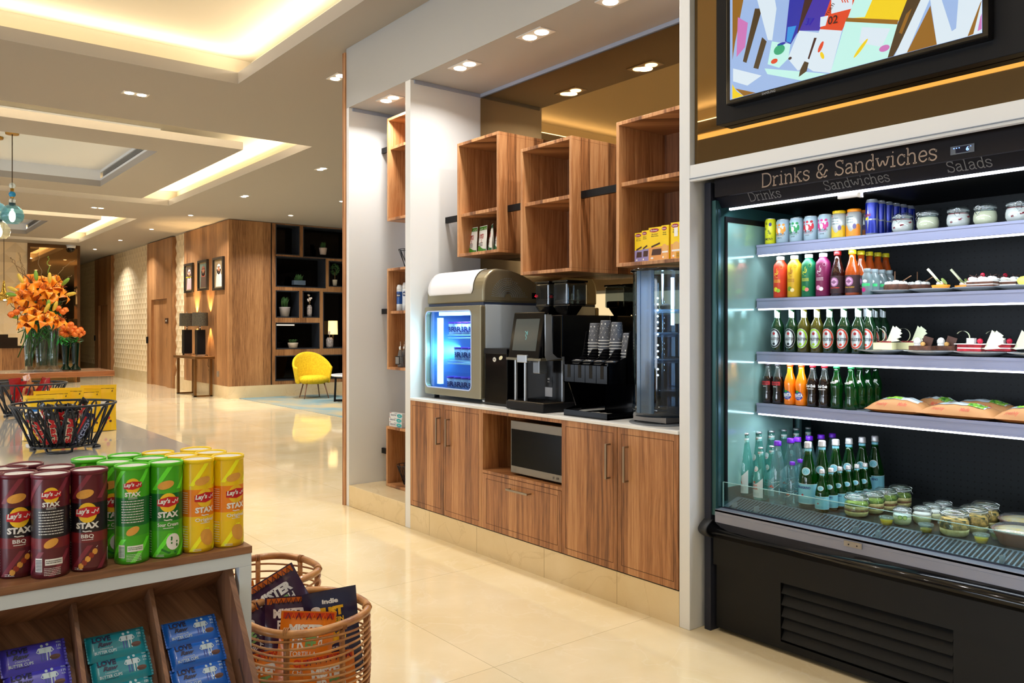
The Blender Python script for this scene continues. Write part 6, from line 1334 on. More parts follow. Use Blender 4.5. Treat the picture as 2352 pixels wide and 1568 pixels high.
for key, m_, f, sp in (('dy', M_yd, .75, ((2036, 3.262, 'yellow dressing cup between the quinoa jar and the small jar'), (2254, 3.262, 'yellow dressing cup beside the kraft bowl'))), ('do', M_od, .5, ((2127, 3.262, 'golden oil dressing cup between the small and large jars'), (2172, 3.345, 'golden oil dressing cup half hidden behind the large jar'))), ('dg', M_gd, .8, ((2292, 3.36, 'olive green dressing cup behind the kraft bowl'), (2316, 3.43, 'olive green dressing cup deeper behind the kraft bowl'), (2136, 3.66, 'olive green dressing cup behind the rearmost small jar')))):
    for u, x, lab in sp: place(key, lambda: dressing(m_, f), 'dressing_cup', 'dressing cup', [(u, x, None, lab)], DZ, 'little dressing cups')
def bowl():
    a = MB(); a.lathe([(.062, 0), (.085, .048), (.088, .052)], 36, 0); c = MB(); c.lathe([(.090, .050), (.092, .054), (.088, .058), (.070, .068), (.001, .070)], 36, 0); f = MB(); f.lathe([(.086, .050), (.05, .060), (.001, .062)], 30, 0)
    return [('bowl_body', a, [mat('kraft_bowl', (150, 96, 62), .6)]), ('salad', f, [noisy('egg_salad', (200, 190, 160), (230, 190, 80), 26, .7, bump=.4)]), ('lid', c, [glass('lid_clear2', (216, 226, 232), .05, .15, (200, 210, 220))])]
for u, x, lab in ((2340, 3.345, 'kraft paper salad bowl with a clear lid at the picture edge'), (2352, 3.54, 'kraft paper salad bowl behind the front one')): place('bowl', bowl, 'salad_bowl', 'salad bowl', [(u, x, None, lab)], DZ, 'kraft salad bowls')
# ================================================================== foreground gondola with crisp cans
ZT = .844
M_tw = wood('table_walnut', (96, 62, 40), (136, 94, 66), (162, 118, 86), axis='x', strip=.12, rough=.35); M_twv = wood('tray_walnut', (84, 54, 36), (118, 80, 56), (146, 104, 76), rough=.45)
M_frame = mat('frame_white', (206, 218, 230), .35)
t = thing('display_table', 'wooden display table on a white square tube frame', 'table', (-.2, 2.26, 0))
MB().box(-1.1, 2.060, .826, .777, 2.46, ZT).build('table_top', M_tw, t, wl=True, bev=.001)
mb = MB(); mb.box(-1.1, 2.062, .794, .776, 2.094, .826); mb.box(-1.1, 2.426, .794, .776, 2.458, .826); mb.box(.744, 2.094, .794, .776, 2.426, .826); mb.box(.744, 2.094, 0, .776, 2.426, .03); mb.build('frame', M_frame, t, wl=True, bev=.001)
for x in (.744, -1.1):
    for y in (2.062, 2.426): MB().box(x, y, 0, x + .032, y + .032, .794).build('leg', M_frame, t, wl=True, bev=.001)
# sloping bar tray: its floor lies on a plane falling towards the viewer
A0 = Vector((0, 2.085, .775)); SD = Vector((0, -.62, -.785)).normalized()       # down the slope
tr = thing('bar_tray', 'sloping walnut tray with dividers holding wrapped chocolate bars', 'tray', (.1, 2.0, 0))
XR = .722; SN = Vector((0, SD.z, -SD.y))
if SN.y > 0: SN = -SN
FL_ = A0 + SN * (-.11)
def SP(x, s_, d): p = FL_ + SD * s_ + SN * d; return (x, p.y, p.z)
def sbox(mb, x0, x1, s0, s1, d0, d1, mi=0):
    v = [SP(x, s_, d) for d in (d0, d1) for (x, s_) in ((x0, s0), (x1, s0), (x1, s1), (x0, s1))]; mb.add(v, [(0, 3, 2, 1), (4, 5, 6, 7), (0, 1, 5, 4), (1, 2, 6, 5), (2, 3, 7, 6), (3, 0, 4, 7)], mi)
mb = MB(); sbox(mb, -1.0, XR, -.02, .95, -.012, 0); mb.build('tray_floor', M_twv, tr, wl=True)
mb = MB(); sbox(mb, -1.0, XR, -.035, -.02, 0, .10); mb.build('tray_head', M_twv, tr, wl=True)
mb = MB(); sbox(mb, XR, XR + .014, -.035, .95, -.012, .115, 0); sbox(mb, XR - .001, XR, .20, .34, .052, .062, 1); mb.build('side_board', [M_twv, mat('slot_brown', (70, 44, 28), .8)], tr, wl=True, bev=.001)
for x in (.545, .375, .205, .03, -.15): 
    mb = MB(); sbox(mb, x, x + .010, -.02, .95, 0, .062); mb.build('divider', M_twv, tr, wl=True, bev=.0008)
MB().box(-1.0, 2.40, .30, .74, 2.41, .79).build('back_board', M_woodd, tr, wl=True)
# wrapped bars
def barpack(col, colname, w_, l_, kcal):
    """face up in its own frame: x to the reader's right, y up the slope, z out of the face"""
    mb = MB(); h = .012
    def f(u, v): e = (1 - abs(2 * v - 1) ** 4) * (1 - max(0, abs(2 * u - 1) - .86) / .14 * .85); return ((u - .5) * w_, (v - .5) * l_, h * max(e, .04))
    mb.surf(f, 24, 10, 0); mb.surf(lambda u, v: ((.5 - u) * w_, (v - .5) * l_, .0), 4, 4, 0)
    for sx in (-1, 1):
        for k in range(9): mb.box(sx * w_ * .5 - .001, -l_ * .5 + l_ * k / 9, 0, sx * w_ * .5 + .003 + .001 * (k % 2), -l_ * .5 + l_ * (k + .8) / 9, .003, 0)
    fn = lambda x, y: (x, y, f(.5 + x / w_, min(max(.5 + y / l_, 0), 1))[2] + .0009)
    if colname != 'peanut':
        txt(mb, 'LOVE', l_ * .20, -w_ * .24, l_ * .26, fn, 1, .05, w=w_ * .32); txt(mb, 'Raw', l_ * .15, -w_ * .19, l_ * .04, fn, 1, .05, w=w_ * .26, shear=.3)
        txt(mb, '2 CHOCOLATE', l_ * .055, -w_ * .18, -l_ * .13, fn, 2, .01, w=w_ * .22); txt(mb, 'BUTTER CUPS', l_ * .095, -w_ * .20, -l_ * .25, fn, 2, .02, w=w_ * .38); smallprint(mb, -w_ * .3, -l_ * .36, -w_ * .08, -l_ * .32, 1, fn, 1)
        for q, s_ in ((.14, .9), (.23, 1.0)):
            disc(mb, w_ * q, l_ * .31 * s_, l_ * .045, l_ * .06, fn, 2, 12, 1); polyf(mb, [(w_ * q - l_ * .11, l_ * .20), (w_ * q + l_ * .11, l_ * .20), (w_ * q + l_ * .10, 0), (w_ * q - l_ * .10, 0)], fn, 2)
            stroke(mb, [(w_ * q - l_ * .11, l_ * .18), (w_ * q - l_ * .17, l_ * .06), (w_ * q - l_ * .09, 0)], l_ * .03, fn, 2); stroke(mb, [(w_ * q + l_ * .11, l_ * .18), (w_ * q + l_ * .17, l_ * .06), (w_ * q + l_ * .09, 0)], l_ * .03, fn, 2)
            for e in (-.04, .05): stroke(mb, [(w_ * q + l_ * e, 0), (w_ * q + l_ * e, -l_ * .28)], l_ * .035, fn, 3 if q < .2 else 2)
        disc(mb, w_ * .33, -l_ * .20, w_ * .085, l_ * .09, fn, 4, 16, 1); disc(mb, w_ * .33, -l_ * .17, w_ * .08, l_ * .05, lambda x, y: tuple(Vector(fn(x, y)) + Vector((0, 0, .0005))), 5, 16, 1)
        txt(mb, 'VEGAN', l_ * .07, w_ * .41, l_ * .33, fn, 2, .01, w=w_ * .08); txt(mb, kcal, l_ * .10, w_ * .41, l_ * .19, fn, 2, .02, w=w_ * .075); txt(mb, 'KCAL', l_ * .06, w_ * .41, l_ * .07, fn, 2, .01, w=w_ * .07)
    else:
        txt(mb, 'The', l_ * .16, -w_ * .22, 0, fn, 2, .01); txt(mb, 'Peanut', l_ * .16, -w_ * .12, -l_ * .24, fn, 2, .01); disc(mb, w_ * .10, l_ * .20, w_ * .13, l_ * .09, fn, 5, 14, 1, -.1); disc(mb, w_ * .30, l_ * .08, w_ * .13, l_ * .17, fn, 6, 16, 1, -.5); stroke(mb, [(w_ * .22, l_ * .2), (w_ * .38, l_ * .04)], l_ * .09, lambda x, y: tuple(Vector(fn(x, y)) + Vector((0, 0, .0005))), 2); disc(mb, w_ * .40, l_ * .36, l_ * .10, l_ * .10, fn, 2, 12, 1)
    return mb
M_nvp = mat('print_navy', (22, 24, 70), .5)
rotS = Matrix((Vector((1, 0, 0)), -SD, SN)).transposed().to_4x4()
DK = noisy('choc_cup', (60, 32, 30), (84, 50, 44), 60, .5)
cols = (('blue', (26, 104, 214), .548, .72, '99', 0.062, 'bright blue', 6), ('teal', (14, 136, 160), .385, .54, '108', .056, 'teal', 6), ('violet', (66, 62, 200), .215, .37, '110', .044, 'violet blue', 6), ('peanut', (16, 120, 92), .04, .2, '', .110, 'green', 4))
for nm, c, x0_, x1_, kc, s0, word, n_ in cols:
    w_ = .126; m0 = [mat('wrap_' + nm, c, .28, coat=.4), M_nvp, mat('print_pale_blue', (196, 220, 236), .5), M_fb2, DK, mat('choc_top', (96, 64, 58), .6), mat('lips_red', (200, 60, 60), .5)]
    me = None; L0 = .066
    for k in range(n_):
        p = SP((x0_ + x1_) / 2 + .004 * (k % 2), s0 + .030 + k * .058, .008 + .010)
        lab = '%s wrapped chocolate bar, %s from the top of its tray column' % (word, ('first', 'second', 'third', 'fourth', 'fifth', 'sixth')[k])
        if me is None: o = barpack(c, nm, w_, L0, kc).build('chocolate_bar', m0); me = o
        else: o = me.copy(); C.objects.link(o)
        M_ = Tm(*p) @ rotS @ Rx(-.13); o.matrix_world = M_; o.location = M_.to_translation(); o.rotation_euler = M_.to_euler()
        tag(o, lab, 'chocolate bar', 'wrapped bars in the tray')
# ------------------------------------------------------------------ crisp cans
M_foil = mat('can_foil', (226, 230, 236), .4, .1)
LOGO = [mat('logo_red', (196, 20, 36), .4), mat('logo_yellow', (246, 200, 40), .4), M_pw, mat('crisp_gold', (226, 164, 70), .6)]
def lays(key, base, dark, band, rim, words_, bandfirst=False):
    r, h = .0385, .232; t = thing('crisp_can', 'x', 'crisp can', (0, 0, 0))
    mB, mD, mN = mat('lays_%s_base' % key, base, .32, coat=.3), mat('lays_%s_dark' % key, dark, .32, coat=.3), mat('lays_%s_band' % key, band, .32, coat=.3)
    mSt = mat('lays_%s_stripe' % key, tuple(min(255, int(x * 1.25 + 18)) for x in base), .35)
    mats_ = [mB, mD, mN, mSt] + LOGO + [mat('leaf_can', (30, 120, 40), .5), mat('meat_can', (150, 50, 24), .5), mat('print_soft', tuple(int(x * .5 + 100) for x in base), .5)]
    mb = MB(); mb.lathe([(r, .001), (r, .012), (r, h * .285), (r, h * .29, 2), (r, h * .39, 1), (r, h * .68, 0), (r, h * .70, 0), (r, h - .004)], 40, 0, cap1=False)
    for k in range(4):
        for (z0, z1) in ((.72, .97), (.02, .26)): mb.surf(lambda u, v: cylmap(r + .0005, -pi / 2)(-.10 + k * .06 + .012 * u + .04 * v, h * (z0 + (z1 - z0) * v)), 2, 8, 3)
    F = lambda a, o=.0008: cylmap(r + o, -pi / 2 + a)
    def logo(a, cx, cy, s):
        disc(mb, cx, cy, .020 * s, .022 * s, F(a, .0008), 5, 22, 3)
        mb.surf(lambda u, v: F(a, .0013)(cx + (u - .5) * .050 * s, cy + .001 * s + (.024 * s) * (v - .5) * (1 - .42 * abs(2 * u - 1)) + .003 * s * (u - .3)), 12, 3, 4)
        txt(mb, "Lay's", .010 * s, cx - .010 * s, cy + .004 * s, F(a, .0021), 6, .04, w=.028 * s, rot=.06, shear=.2); stroke(mb, [(cx + .008 * s, cy + .001 * s), (cx + .013 * s, cy - .001 * s), (cx + .016 * s, cy + .006 * s), (cx + .020 * s, cy + .001 * s), (cx + .023 * s, cy + .008 * s)], .0026 * s, F(a, .0021), 6)
    # front
    logo(0, 0, h * .585, 1.05); txt(mb, 'STAX', h * .055, 0, h * .46, F(0, .0012), 6, .05, w=.050); stroke(mb, [(-.010, h * .408), (-.004, h * .400), (.004, h * .404), (.009, h * .398)], .0024, F(0, .0012), 6)
    disc(mb, -.006, h * .77, .020, .010, F(0, .0008), 7, 18, 2, .25)
    txt(mb, words_, h * .036, 0, h * .355, F(0, .0012), 6, .02, w=min(.05, .009 * len(words_))); smallprint(mb, -.012, h * .31, .012, h * .325, 1, F(0), 6, .5)
    if key == 'bbq':
        for j in range(5): disc(mb, -.014 + j * .0075, h * (.06 + j * .034), .006, .007, F(0, .0010), 9 if j % 2 else 7, 10, 2)
        stroke(mb, [(-.022, h * .03), (.022, h * .25)], .0012, F(0, .0014), 6)
    elif key == 'green':
        disc(mb, .012, h * .17, .017, .020, F(0, .0009), 6, 18, 2)
        for j in range(7): disc(mb, .012 + .009 * cos(j * 2.1), h * .17 + .011 * sin(j * 1.7), .0022, .0025, F(0, .0014), 8, 8, 1)
        stroke(mb, [(-.016, h * .10), (.0, h * .06), (.02, h * .06)], .005, F(0, .0009), 8)
    else: disc(mb, .006, h * .16, .017, .022, F(0, .0008), 7, 18, 2, .5)
    smallprint(mb, -.030, h * .02, -.010, h * .05, 2, F(0), 6, .35, 2)
    # back (small logo, small print, bar code)
    a = 2.2; logo(a, 0, h * .80, .82); txt(mb, 'STAX', h * .040, 0, h * .715, F(a, .0012), 6, .05, w=.036); smallprint(mb, -.010, h * .665, .010, h * .69, 2, F(a), 6, .4)
    smallprint(mb, -.026, h * .42, .026, h * .66, 9, F(a, .001), 6, .32, 9); disc(mb, 0, h * .34, .016, .009, F(a, .001), 7, 16, 2, .5)
    rect(mb, -.034, h * .07, -.018, h * .20, F(a, .0009), 6, 2, 1)
    for j in range(8): rect(mb, -.033, h * (.08 + .014 * j), -.019, h * (.087 + .014 * j), F(a, .0013), 1, 2, 1)
    rect(mb, -.012, h * .13, .024, h * .19, F(a, .0009), 6, 4, 1); smallprint(mb, -.010, h * .145, .022, h * .18, 2, F(a, .0013), 1, .4, 8); smallprint(mb, -.014, h * .03, .02, h * .11, 5, F(a), 6, .3, 5)
    # side panels of small print
    smallprint(mb, -.02, h * .42, .02, h * .66, 10, F(-1.6), 6, .3, 11); smallprint(mb, -.02, h * .06, .02, h * .3, 9, F(-1.6), 6, .3, 12)
    mb.build('tube', mats_, t)
    MB().lathe([(r + .0002, h - .010), (r + .0016, h - .008), (r + .0018, h - .001), (r, h), (r - .003, h - .001), (r - .0035, h - .010)], 40, 0, cap0=False, cap1=False).build('rim', mat('rim_' + key, rim, .4), t)
    MB().lathe([(r - .003, h - .004), (.001, h - .004)], 36, 0, cap0=False, cap1=False).build('foil_lid', M_foil, t)
    return t
PR = {'bbq': lays('bbq', (92, 22, 36), (26, 18, 26), (120, 30, 38), (104, 26, 44), 'BBQ'), 'green': lays('green', (70, 178, 30), (16, 110, 42), (60, 160, 40), (84, 200, 30), 'Sour Cream'), 'yellow': lays('yellow', (246, 208, 14), (244, 140, 20), (250, 206, 20), (250, 214, 20), 'Original')}
FRT, BCK = -.30, -2.2 - .55      # rotations that turn front or back to the camera
CANS = [('bbq', .327, 2.105, BCK + .42, 'maroon crisp can at the front edge, its bar code side turned to the room'), ('bbq', .407, 2.110, -.28, 'maroon crisp can with the large front logo, next to the green cans'), ('bbq', .268, 2.155, -.02, 'maroon crisp can second from the left, front logo half covered'), ('bbq', .205, 2.175, 1.75, 'maroon crisp can cut by the left picture edge'), ('bbq', .262, 2.245, 2, 'maroon crisp can in the back row, only its rim showing at the left'), ('bbq', .352, 2.195, 1, 'maroon crisp can in the middle row, between the two front ones'), ('bbq', .30, 2.285, 1, 'maroon crisp can at the very back of the maroon block'),
        ('green', .501, 2.110, BCK + .35, 'green crisp can with the small back logo and bar code in the front row'), ('green', .579, 2.112, -.12, 'green crisp can with the large logo, next to the yellow cans'), ('green', .480, 2.192, -.35, 'green crisp can in the shade behind the front green one'), ('green', .565, 2.197, 1, 'green crisp can in the second row, right one'), ('green', .440, 2.285, 1, 'green crisp can at the back, leftmost rim'), ('green', .525, 2.29, 1, 'green crisp can at the back, second rim'),
        ('yellow', .656, 2.113, .18, 'yellow crisp can in the front row beside the green ones'), ('yellow', .734, 2.117, .22, 'yellow crisp can at the right end of the front row'), ('yellow', .640, 2.197, 1, 'yellow crisp can in the second row, left rim'), ('yellow', .718, 2.202, 1, 'yellow crisp can in the second row, right rim'), ('yellow', .607, 2.285, 1, 'yellow crisp can at the back, left rim'), ('yellow', .705, 2.285, 1, 'yellow crisp can at the very back right')]
used = set()
for key, x, y, rz, lab in CANS:
    if key not in used: used.add(key); setup(PR[key], (x, y, ZT), rz, lab, 'crisp cans on the display table')
    else: dup(PR[key], (x, y, ZT), rz, lab, 'crisp cans on the display table')
# ================================================================== grey glossy counter with wire baskets
ZC = .95
t = thing('glass_counter', 'long counter with a glossy light grey top behind the crisp cans', 'counter', (0, 3.9, 0))
MB().box(-2.2, 2.76, .93, .985, 5.2, ZC).build('counter_top', mat('counter_grey', (200, 202, 202), .05, coat=.5), t, wl=True, bev=.001)
MB().box(-2.15, 2.81, 0, .93, 5.15, .93).build('counter_body', M_white, t, wl=True)
BX = at(148, 1020, 'z', ZC); bc = (.580, 3.45)
wire_basket(.176, .108, .172, .0036, 'black wire basket full of dark wrapped chocolate bars', 'basket', (bc[0], bc[1], ZC), 16)
b2 = at(66, 880, 'z', ZC + .172)
wire_basket(.176, .108, .172, .0036, 'black wire basket of red wrapped sweets behind, at the left picture edge', 'basket', (b2.x, b2.y, ZC), 16)
def snackbar(w_, l_, base, text, tc, oc, kind):
    mb = MB()
    def f(u, v): e = (1 - abs(2 * u - 1) ** 3) * min(1, (1 - abs(2 * v - 1)) * 9 + .1); return ((u - .5) * w_, (v - .5) * l_, .011 * e)
    mb.surf(f, 8, 20, 0); mb.surf(lambda u, v: ((.5 - u) * w_, (v - .5) * l_, -.008 * (1 - abs(2 * u - 1) ** 3) * min(1, (1 - abs(2 * v - 1)) * 9 + .1)), 8, 20, 0)
    fn = lambda x, y: (x, y, f(min(max(.5 + x / w_, 0), 1), .5 + y / l_)[2] + .0009)
    if kind == 'm': txt(mb, text, w_ * .56, 0, 0, fn, 2, .10, w=l_ * .66, rot=pi / 2 * -1); txt(mb, text, w_ * .56, 0, 0, lambda x, y: tuple(Vector(fn(x, y)) + Vector((0, 0, .0009))), 1, .03, w=l_ * .66, rot=-pi / 2)
    else: rect(mb, -w_ * .42, -l_ * .4, -w_ * .30, l_ * .4, fn, 1, 1, 4); txt(mb, text, w_ * .42, .003, 0, fn, 2, .04, w=l_ * .7, rot=pi / 2)
    return mb
M_cb = mat('wrap_black', (20, 18, 22), .25, coat=.4); M_sn = mat('wrap_navy', (24, 24, 60), .25, coat=.4)
MR, MW = mat('mars_red', (210, 24, 30), .4), mat('mars_cream', (240, 220, 190), .4)
barA = snackbar(.042, .150, None, 'Mars', None, None, 'm').build('chocolate_bar', [M_cb, MR, MW]); barS = snackbar(.042, .140, None, 'SNICKERS', None, None, 's').build('chocolate_bar', [M_sn, MR, mat('snick_white', (180, 190, 230), .4)])
mp = {'A': [barA, 0], 'S': [barS, 0]}
def lay(o, p, yaw, lean, spin=0):
    o.location = p; M_ = Rz(yaw) @ Rx(pi / 2 - lean) @ Rz(spin); o.rotation_euler = M_.to_euler()
BR = 'black chocolate bar with red lettering in the front basket, '
for k, (kd, a, rr, z, lean, spin, lab) in enumerate((('A', -2.72, .100, .085, .42, .25, BR + 'leftmost'), ('A', -2.38, .104, .080, .40, .22, BR + 'second from the left'), ('A', -2.00, .106, .085, .36, .05, BR + 'in the middle with blue sheen'), ('A', -1.55, .106, .085, .36, -.05, BR + 'fourth from the left'), ('S', -1.20, .108, .080, .40, -.30, 'navy chocolate bar with white lettering, rightmost in the front basket'),
        ('A', -2.9, .05, .11, .3, .3, BR + 'second layer on the left'), ('A', -1.9, .045, .105, .3, 0, BR + 'second layer in the middle'), ('A', -.9, .05, .125, .25, -.5, BR + 'tilted on top at the right'), ('A', 1.2, .06, .095, -.2, .3, BR + 'at the back'), ('A', .2, .075, .10, .2, -.6, BR + 'at the right rear'), ('A', 2.4, .07, .095, -.1, .2, BR + 'at the left rear'))):
    base, n_ = mp[kd]; o = base if n_ == 0 else base.copy()
    if n_: C.objects.link(o)
    mp[kd][1] += 1; lay(o, (bc[0] + rr * cos(a), bc[1] + rr * sin(a), ZC + z), a + pi / 2, lean * -1, spin); tag(o, lab, 'chocolate bar', 'chocolate bars in the front wire basket')
M_rw = mat('wrap_red', (176, 14, 24), .25, coat=.4); M_gw = mat('wrap_gold', (220, 150, 90), .3, coat=.4)
sw_ = None
for k in range(12):
    a = k * 2.4; rr = .035 + .06 * ((k * .37) % 1); z = .055 + .007 * k
    red = k % 4 != 3
    mb = pouch('s', .055, .085, .018, None, lambda m, fn: (rect(m, -.02, .02, .02, .05, fn, 1, 3, 2)), n=6); o = mb.build('sweet_packet', [M_rw if red else M_gw, M_pw if red else P_r], None, (b2.x + rr * cos(a), b2.y + rr * sin(a), ZC + z)); o.rotation_euler = (.3 * sin(k), .35 * cos(k * 1.3), k * 1.1 + 1)
    tag(o, '%s wrapped sweet in the rear wire basket, %s' % ('red' if red else 'gold', ('lowest at the right', 'low at the back', 'low on the left', 'low in the middle', 'beside the right wires', 'deep at the back', 'half way up on the left', 'half way up in front', 'half way up on the right', 'near the top at the back', 'near the top on the left', 'topmost')[k]), 'sweet', 'wrapped sweets in the rear wire basket')
# yellow pouches behind the basket
M_yb = mat('pouch_yellow', (250, 200, 10), .3, coat=.4)
def ydeco(m, fn):
    rect(m, -.06, .178, .06, .180, fn, 3, 8, 1); rect(m, -.045, .085, -.005, .135, fn, 1, 4, 3); rect(m, -.04, .095, .03, .125, fn, 2, 5, 3, .01); disc(m, .04, .055, .007, .008, fn, 4, 12, 2); disc(m, .03, .035, .006, .006, fn, 5, 12, 2); disc(m, .048, .04, .005, .005, fn, 3, 12, 2); smallprint(m, -.05, .012, .0, .03, 3, fn, 3, .4, 3); rect(m, -.055, .165, -.05, .175, fn, 3, 1, 1); rect(m, .05, .165, .055, .175, fn, 3, 1, 1); rect(m, -.05, .01, -.02, .026, fn, 2, 2, 1)
yp_ = pouch('y', .138, .195, .05, None, ydeco, top_flat=.14); first = None
for k, (u, v, rz, lab) in enumerate(((92, 1012, -.72, 'leftmost yellow stand-up pouch behind the wire basket'), (122, 1002, -.78, 'second yellow stand-up pouch from the left'), (155, 998, -.85, 'third yellow stand-up pouch, in the middle of the row'), (196, 994, -.9, 'fourth yellow stand-up pouch, second from the right end'), (226, 989, -.95, 'rightmost yellow stand-up pouch, standing clear of the basket'))):
    p = at(u, v, 'z', ZC)
    if first is None: o = yp_.build('snack_pouch', [M_yb, mat('pouch_blue', (30, 120, 200), .4), M_pw, P_choc, MR, mat('pouch_orange', (240, 120, 20), .4)]); first = o
    else: o = first.copy(); C.objects.link(o)
    o.location = (p.x, p.y + (.02 if k < 4 else 0), ZC + .001); o.rotation_euler = (0, .05, (1.15, 1.55, 1.25, 1.6, 1.3)[k]); o.scale = (1, (.9, 1, .95, 1, 1.05)[k], (.93, .98, 1.02, .97, 1.04)[k]); tag(o, lab, 'snack pouch', 'yellow pouches behind the wire basket')
# ================================================================== rattan baskets with crisp bags
M_rat = noisy('rattan', (150, 92, 44), (204, 146, 84), 12, .45, (1, 1, 4), 3, coat=.3)
def rattan(x, y, R, H_, lab, nr, n0=0):
    t = thing('rattan_basket', lab, 'basket', (x, y, 0), .4)
    prof = lambda s_: R * (.80 + .20 * sin(min(1, s_ * 1.25) * pi / 2) - .06 * max(0, s_ - .55) ** 1.2)
    ring = lambda rr, z, m=44, ph=0: [(rr * cos(2 * pi * i / m), rr * sin(2 * pi * i / m), z + .004 * sin(3 * 2 * pi * i / m + ph)) for i in range(m)]
    MB().tube(ring(prof(1) + .002, H_, 56), .0125, 10, 0, True).build('rim', M_rat, t)
    mb = MB()
    for k in range(nr): s_ = (k + .5) / nr; mb.tube(ring(prof(s_) + .008, H_ * (.02 + .95 * s_), 44, k * .9), .0036, 6, 0, True)
    mb.build('hoops', M_rat, t)
    mb = MB()
    for k in range(7):
        a = 2 * pi * k / 7; mb.tube([((prof(s_) - .004) * cos(a), (prof(s_) - .004) * sin(a), .01 + (H_ - .02) * s_) for s_ in [i / 8 for i in range(9)]], .009, 8)
        for q in range(3): mb.tube([(prof(1) * cos(a + (q - 1) * .03) + .014 * cos(w_) * cos(a), prof(1) * sin(a + (q - 1) * .03) + .014 * cos(w_) * sin(a), H_ + .014 * sin(w_)) for w_ in [2 * pi * i / 8 for i in range(8)]], .0022, 5, 0, True)
    mb.build('posts', M_rat, t)
    MB().lathe([(R * .80, .004), (R * .80, .014)], 32).build('base', M_rat, t); return t
rb = at(703, 1402, 'z', .50); R1 = .197
rattan(rb.x, rb.y, R1, .50, 'round rattan basket of crisp bags in front, beside the display table', 24)
rb2 = at(588, 1318, 'z', .525)
rattan(rb2.x + .03, rb2.y + .01, R1, .525, 'taller rattan basket half hidden behind the display table', 20)
M_pur = mat('bag_purple', (56, 30, 62), .3, coat=.4); M_orb = mat('bag_orange', (236, 130, 20), .3, coat=.4); M_nav = mat('bag_navy', (20, 28, 72), .3, coat=.4); M_pat = mat('bag_pattern', (214, 110, 30), .4); M_gr = mat('bag_lettergreen', (120, 170, 100), .5)
def tort(w_, h):
    def d(m, fn):
        rect(m, -w_ * .46, h * .90, w_ * .46, h * .985, fn, 2, 10, 1)
        for k in range(9): x = -w_ * .42 + k * w_ * .095; stroke(m, [(x, h * .90), (x + w_ * .045, h * .98), (x + w_ * .09, h * .90)], w_ * .016, lambda a, b_: tuple(Vector(fn(a, b_)) + Vector((-.0006, 0, 0))), 0 if k % 2 else 5)
        txt(m, 'MISTER', h * .11, -w_ * .01, h * .78, fn, 1, .06, w=w_ * .66); txt(m, 'FR', h * .13, -w_ * .15, h * .62, fn, 1, .03, w=w_ * .22); txt(m, 'EE', h * .13, w_ * .08, h * .62, fn, 3, .05, w=w_ * .2); txt(m, "'d", h * .12, w_ * .24, h * .63, fn, 1, .02, w=w_ * .10)
        txt(m, 'TORTILLA', h * .06, -w_ * .05, h * .48, fn, 1, .01, w=w_ * .5); txt(m, 'CHIPS', h * .09, 0, h * .36, fn, 4, .04, w=w_ * .4); txt(m, 'CHEESE', h * .06, 0, h * .25, fn, 1, .01); smallprint(m, -w_ * .25, h * .08, w_ * .25, h * .16, 3, fn, 1, .35, 4)
    return d
def just(w_, h):
    def d(m, fn):
        txt(m, 'Indie', h * .05, 0, h * .88, fn, 1, .05, w=w_ * .30, rot=-.05); disc(m, -w_ * .28, h * .80, w_ * .09, h * .04, fn, 1, 14, 1); txt(m, 'JUST', h * .09, .0, h * .76, fn, 2, .08, w=w_ * .46); txt(m, 'PROTEIN', h * .05, 0, h * .66, fn, 2, .04, w=w_ * .44); txt(m, 'CHEEZY', h * .05, 0, h * .59, fn, 2, .04, w=w_ * .44)
        txt(m, '130', h * .12, 0, h * .46, fn, 2, .08, w=w_ * .46); txt(m, 'PEANUT BUTTER', h * .035, 0, h * .34, fn, 1, .01, w=w_ * .5); smallprint(m, -w_ * .25, h * .22, w_ * .25, h * .30, 3, fn, 1, .35, 4)
    return d
mt_p = [M_pur, M_pw, M_pat, M_gr, mat('bag_wine', (150, 40, 40), .5), mat('bag_black', (30, 20, 24), .5)]; mt_o = [M_orb, M_pw, mat('bag_redpat', (214, 60, 20), .4), M_gr, mat('bag_chilli', (220, 60, 20), .5), M_pur]; mt_n = [M_nav, M_pw, mat('bag_gold', (236, 184, 30), .4)]
w_, h = .17, .235
bgt = pouch('b', w_, h, .07, None, tort(w_, h), n=14, top_flat=.1); bgj = pouch('b', w_, .27, .06, None, just(w_, .27), n=14, top_flat=.1)
def bag(mb, ms, loc, rz, lean, roll, lab, sc=1):
    o = mb.build('crisp_bag', ms, None, loc); M_ = Rz(rz) @ Ry(lean) @ Rx(roll); o.rotation_euler = M_.to_euler(); o.scale = (sc, sc, sc); tag(o, lab, 'crisp bag', 'crisp bags in the rattan baskets')
f_ = -1.0 - .17
cx_, cy_ = rb.x, rb.y
def PT(u, v, dd):      # point at the depth of the basket centre shifted by dd along the view
    d = FW + RT * ((u - 1176) / CF) + Vector((0, 0, (CYH - v) / CF)); dep = Vector((cx_, cy_, 0)).dot(FW) + dd; return Vector((0, 0, CH)) + d * dep
fz = atan2(-cy_, -cx_) - pi + 0.05
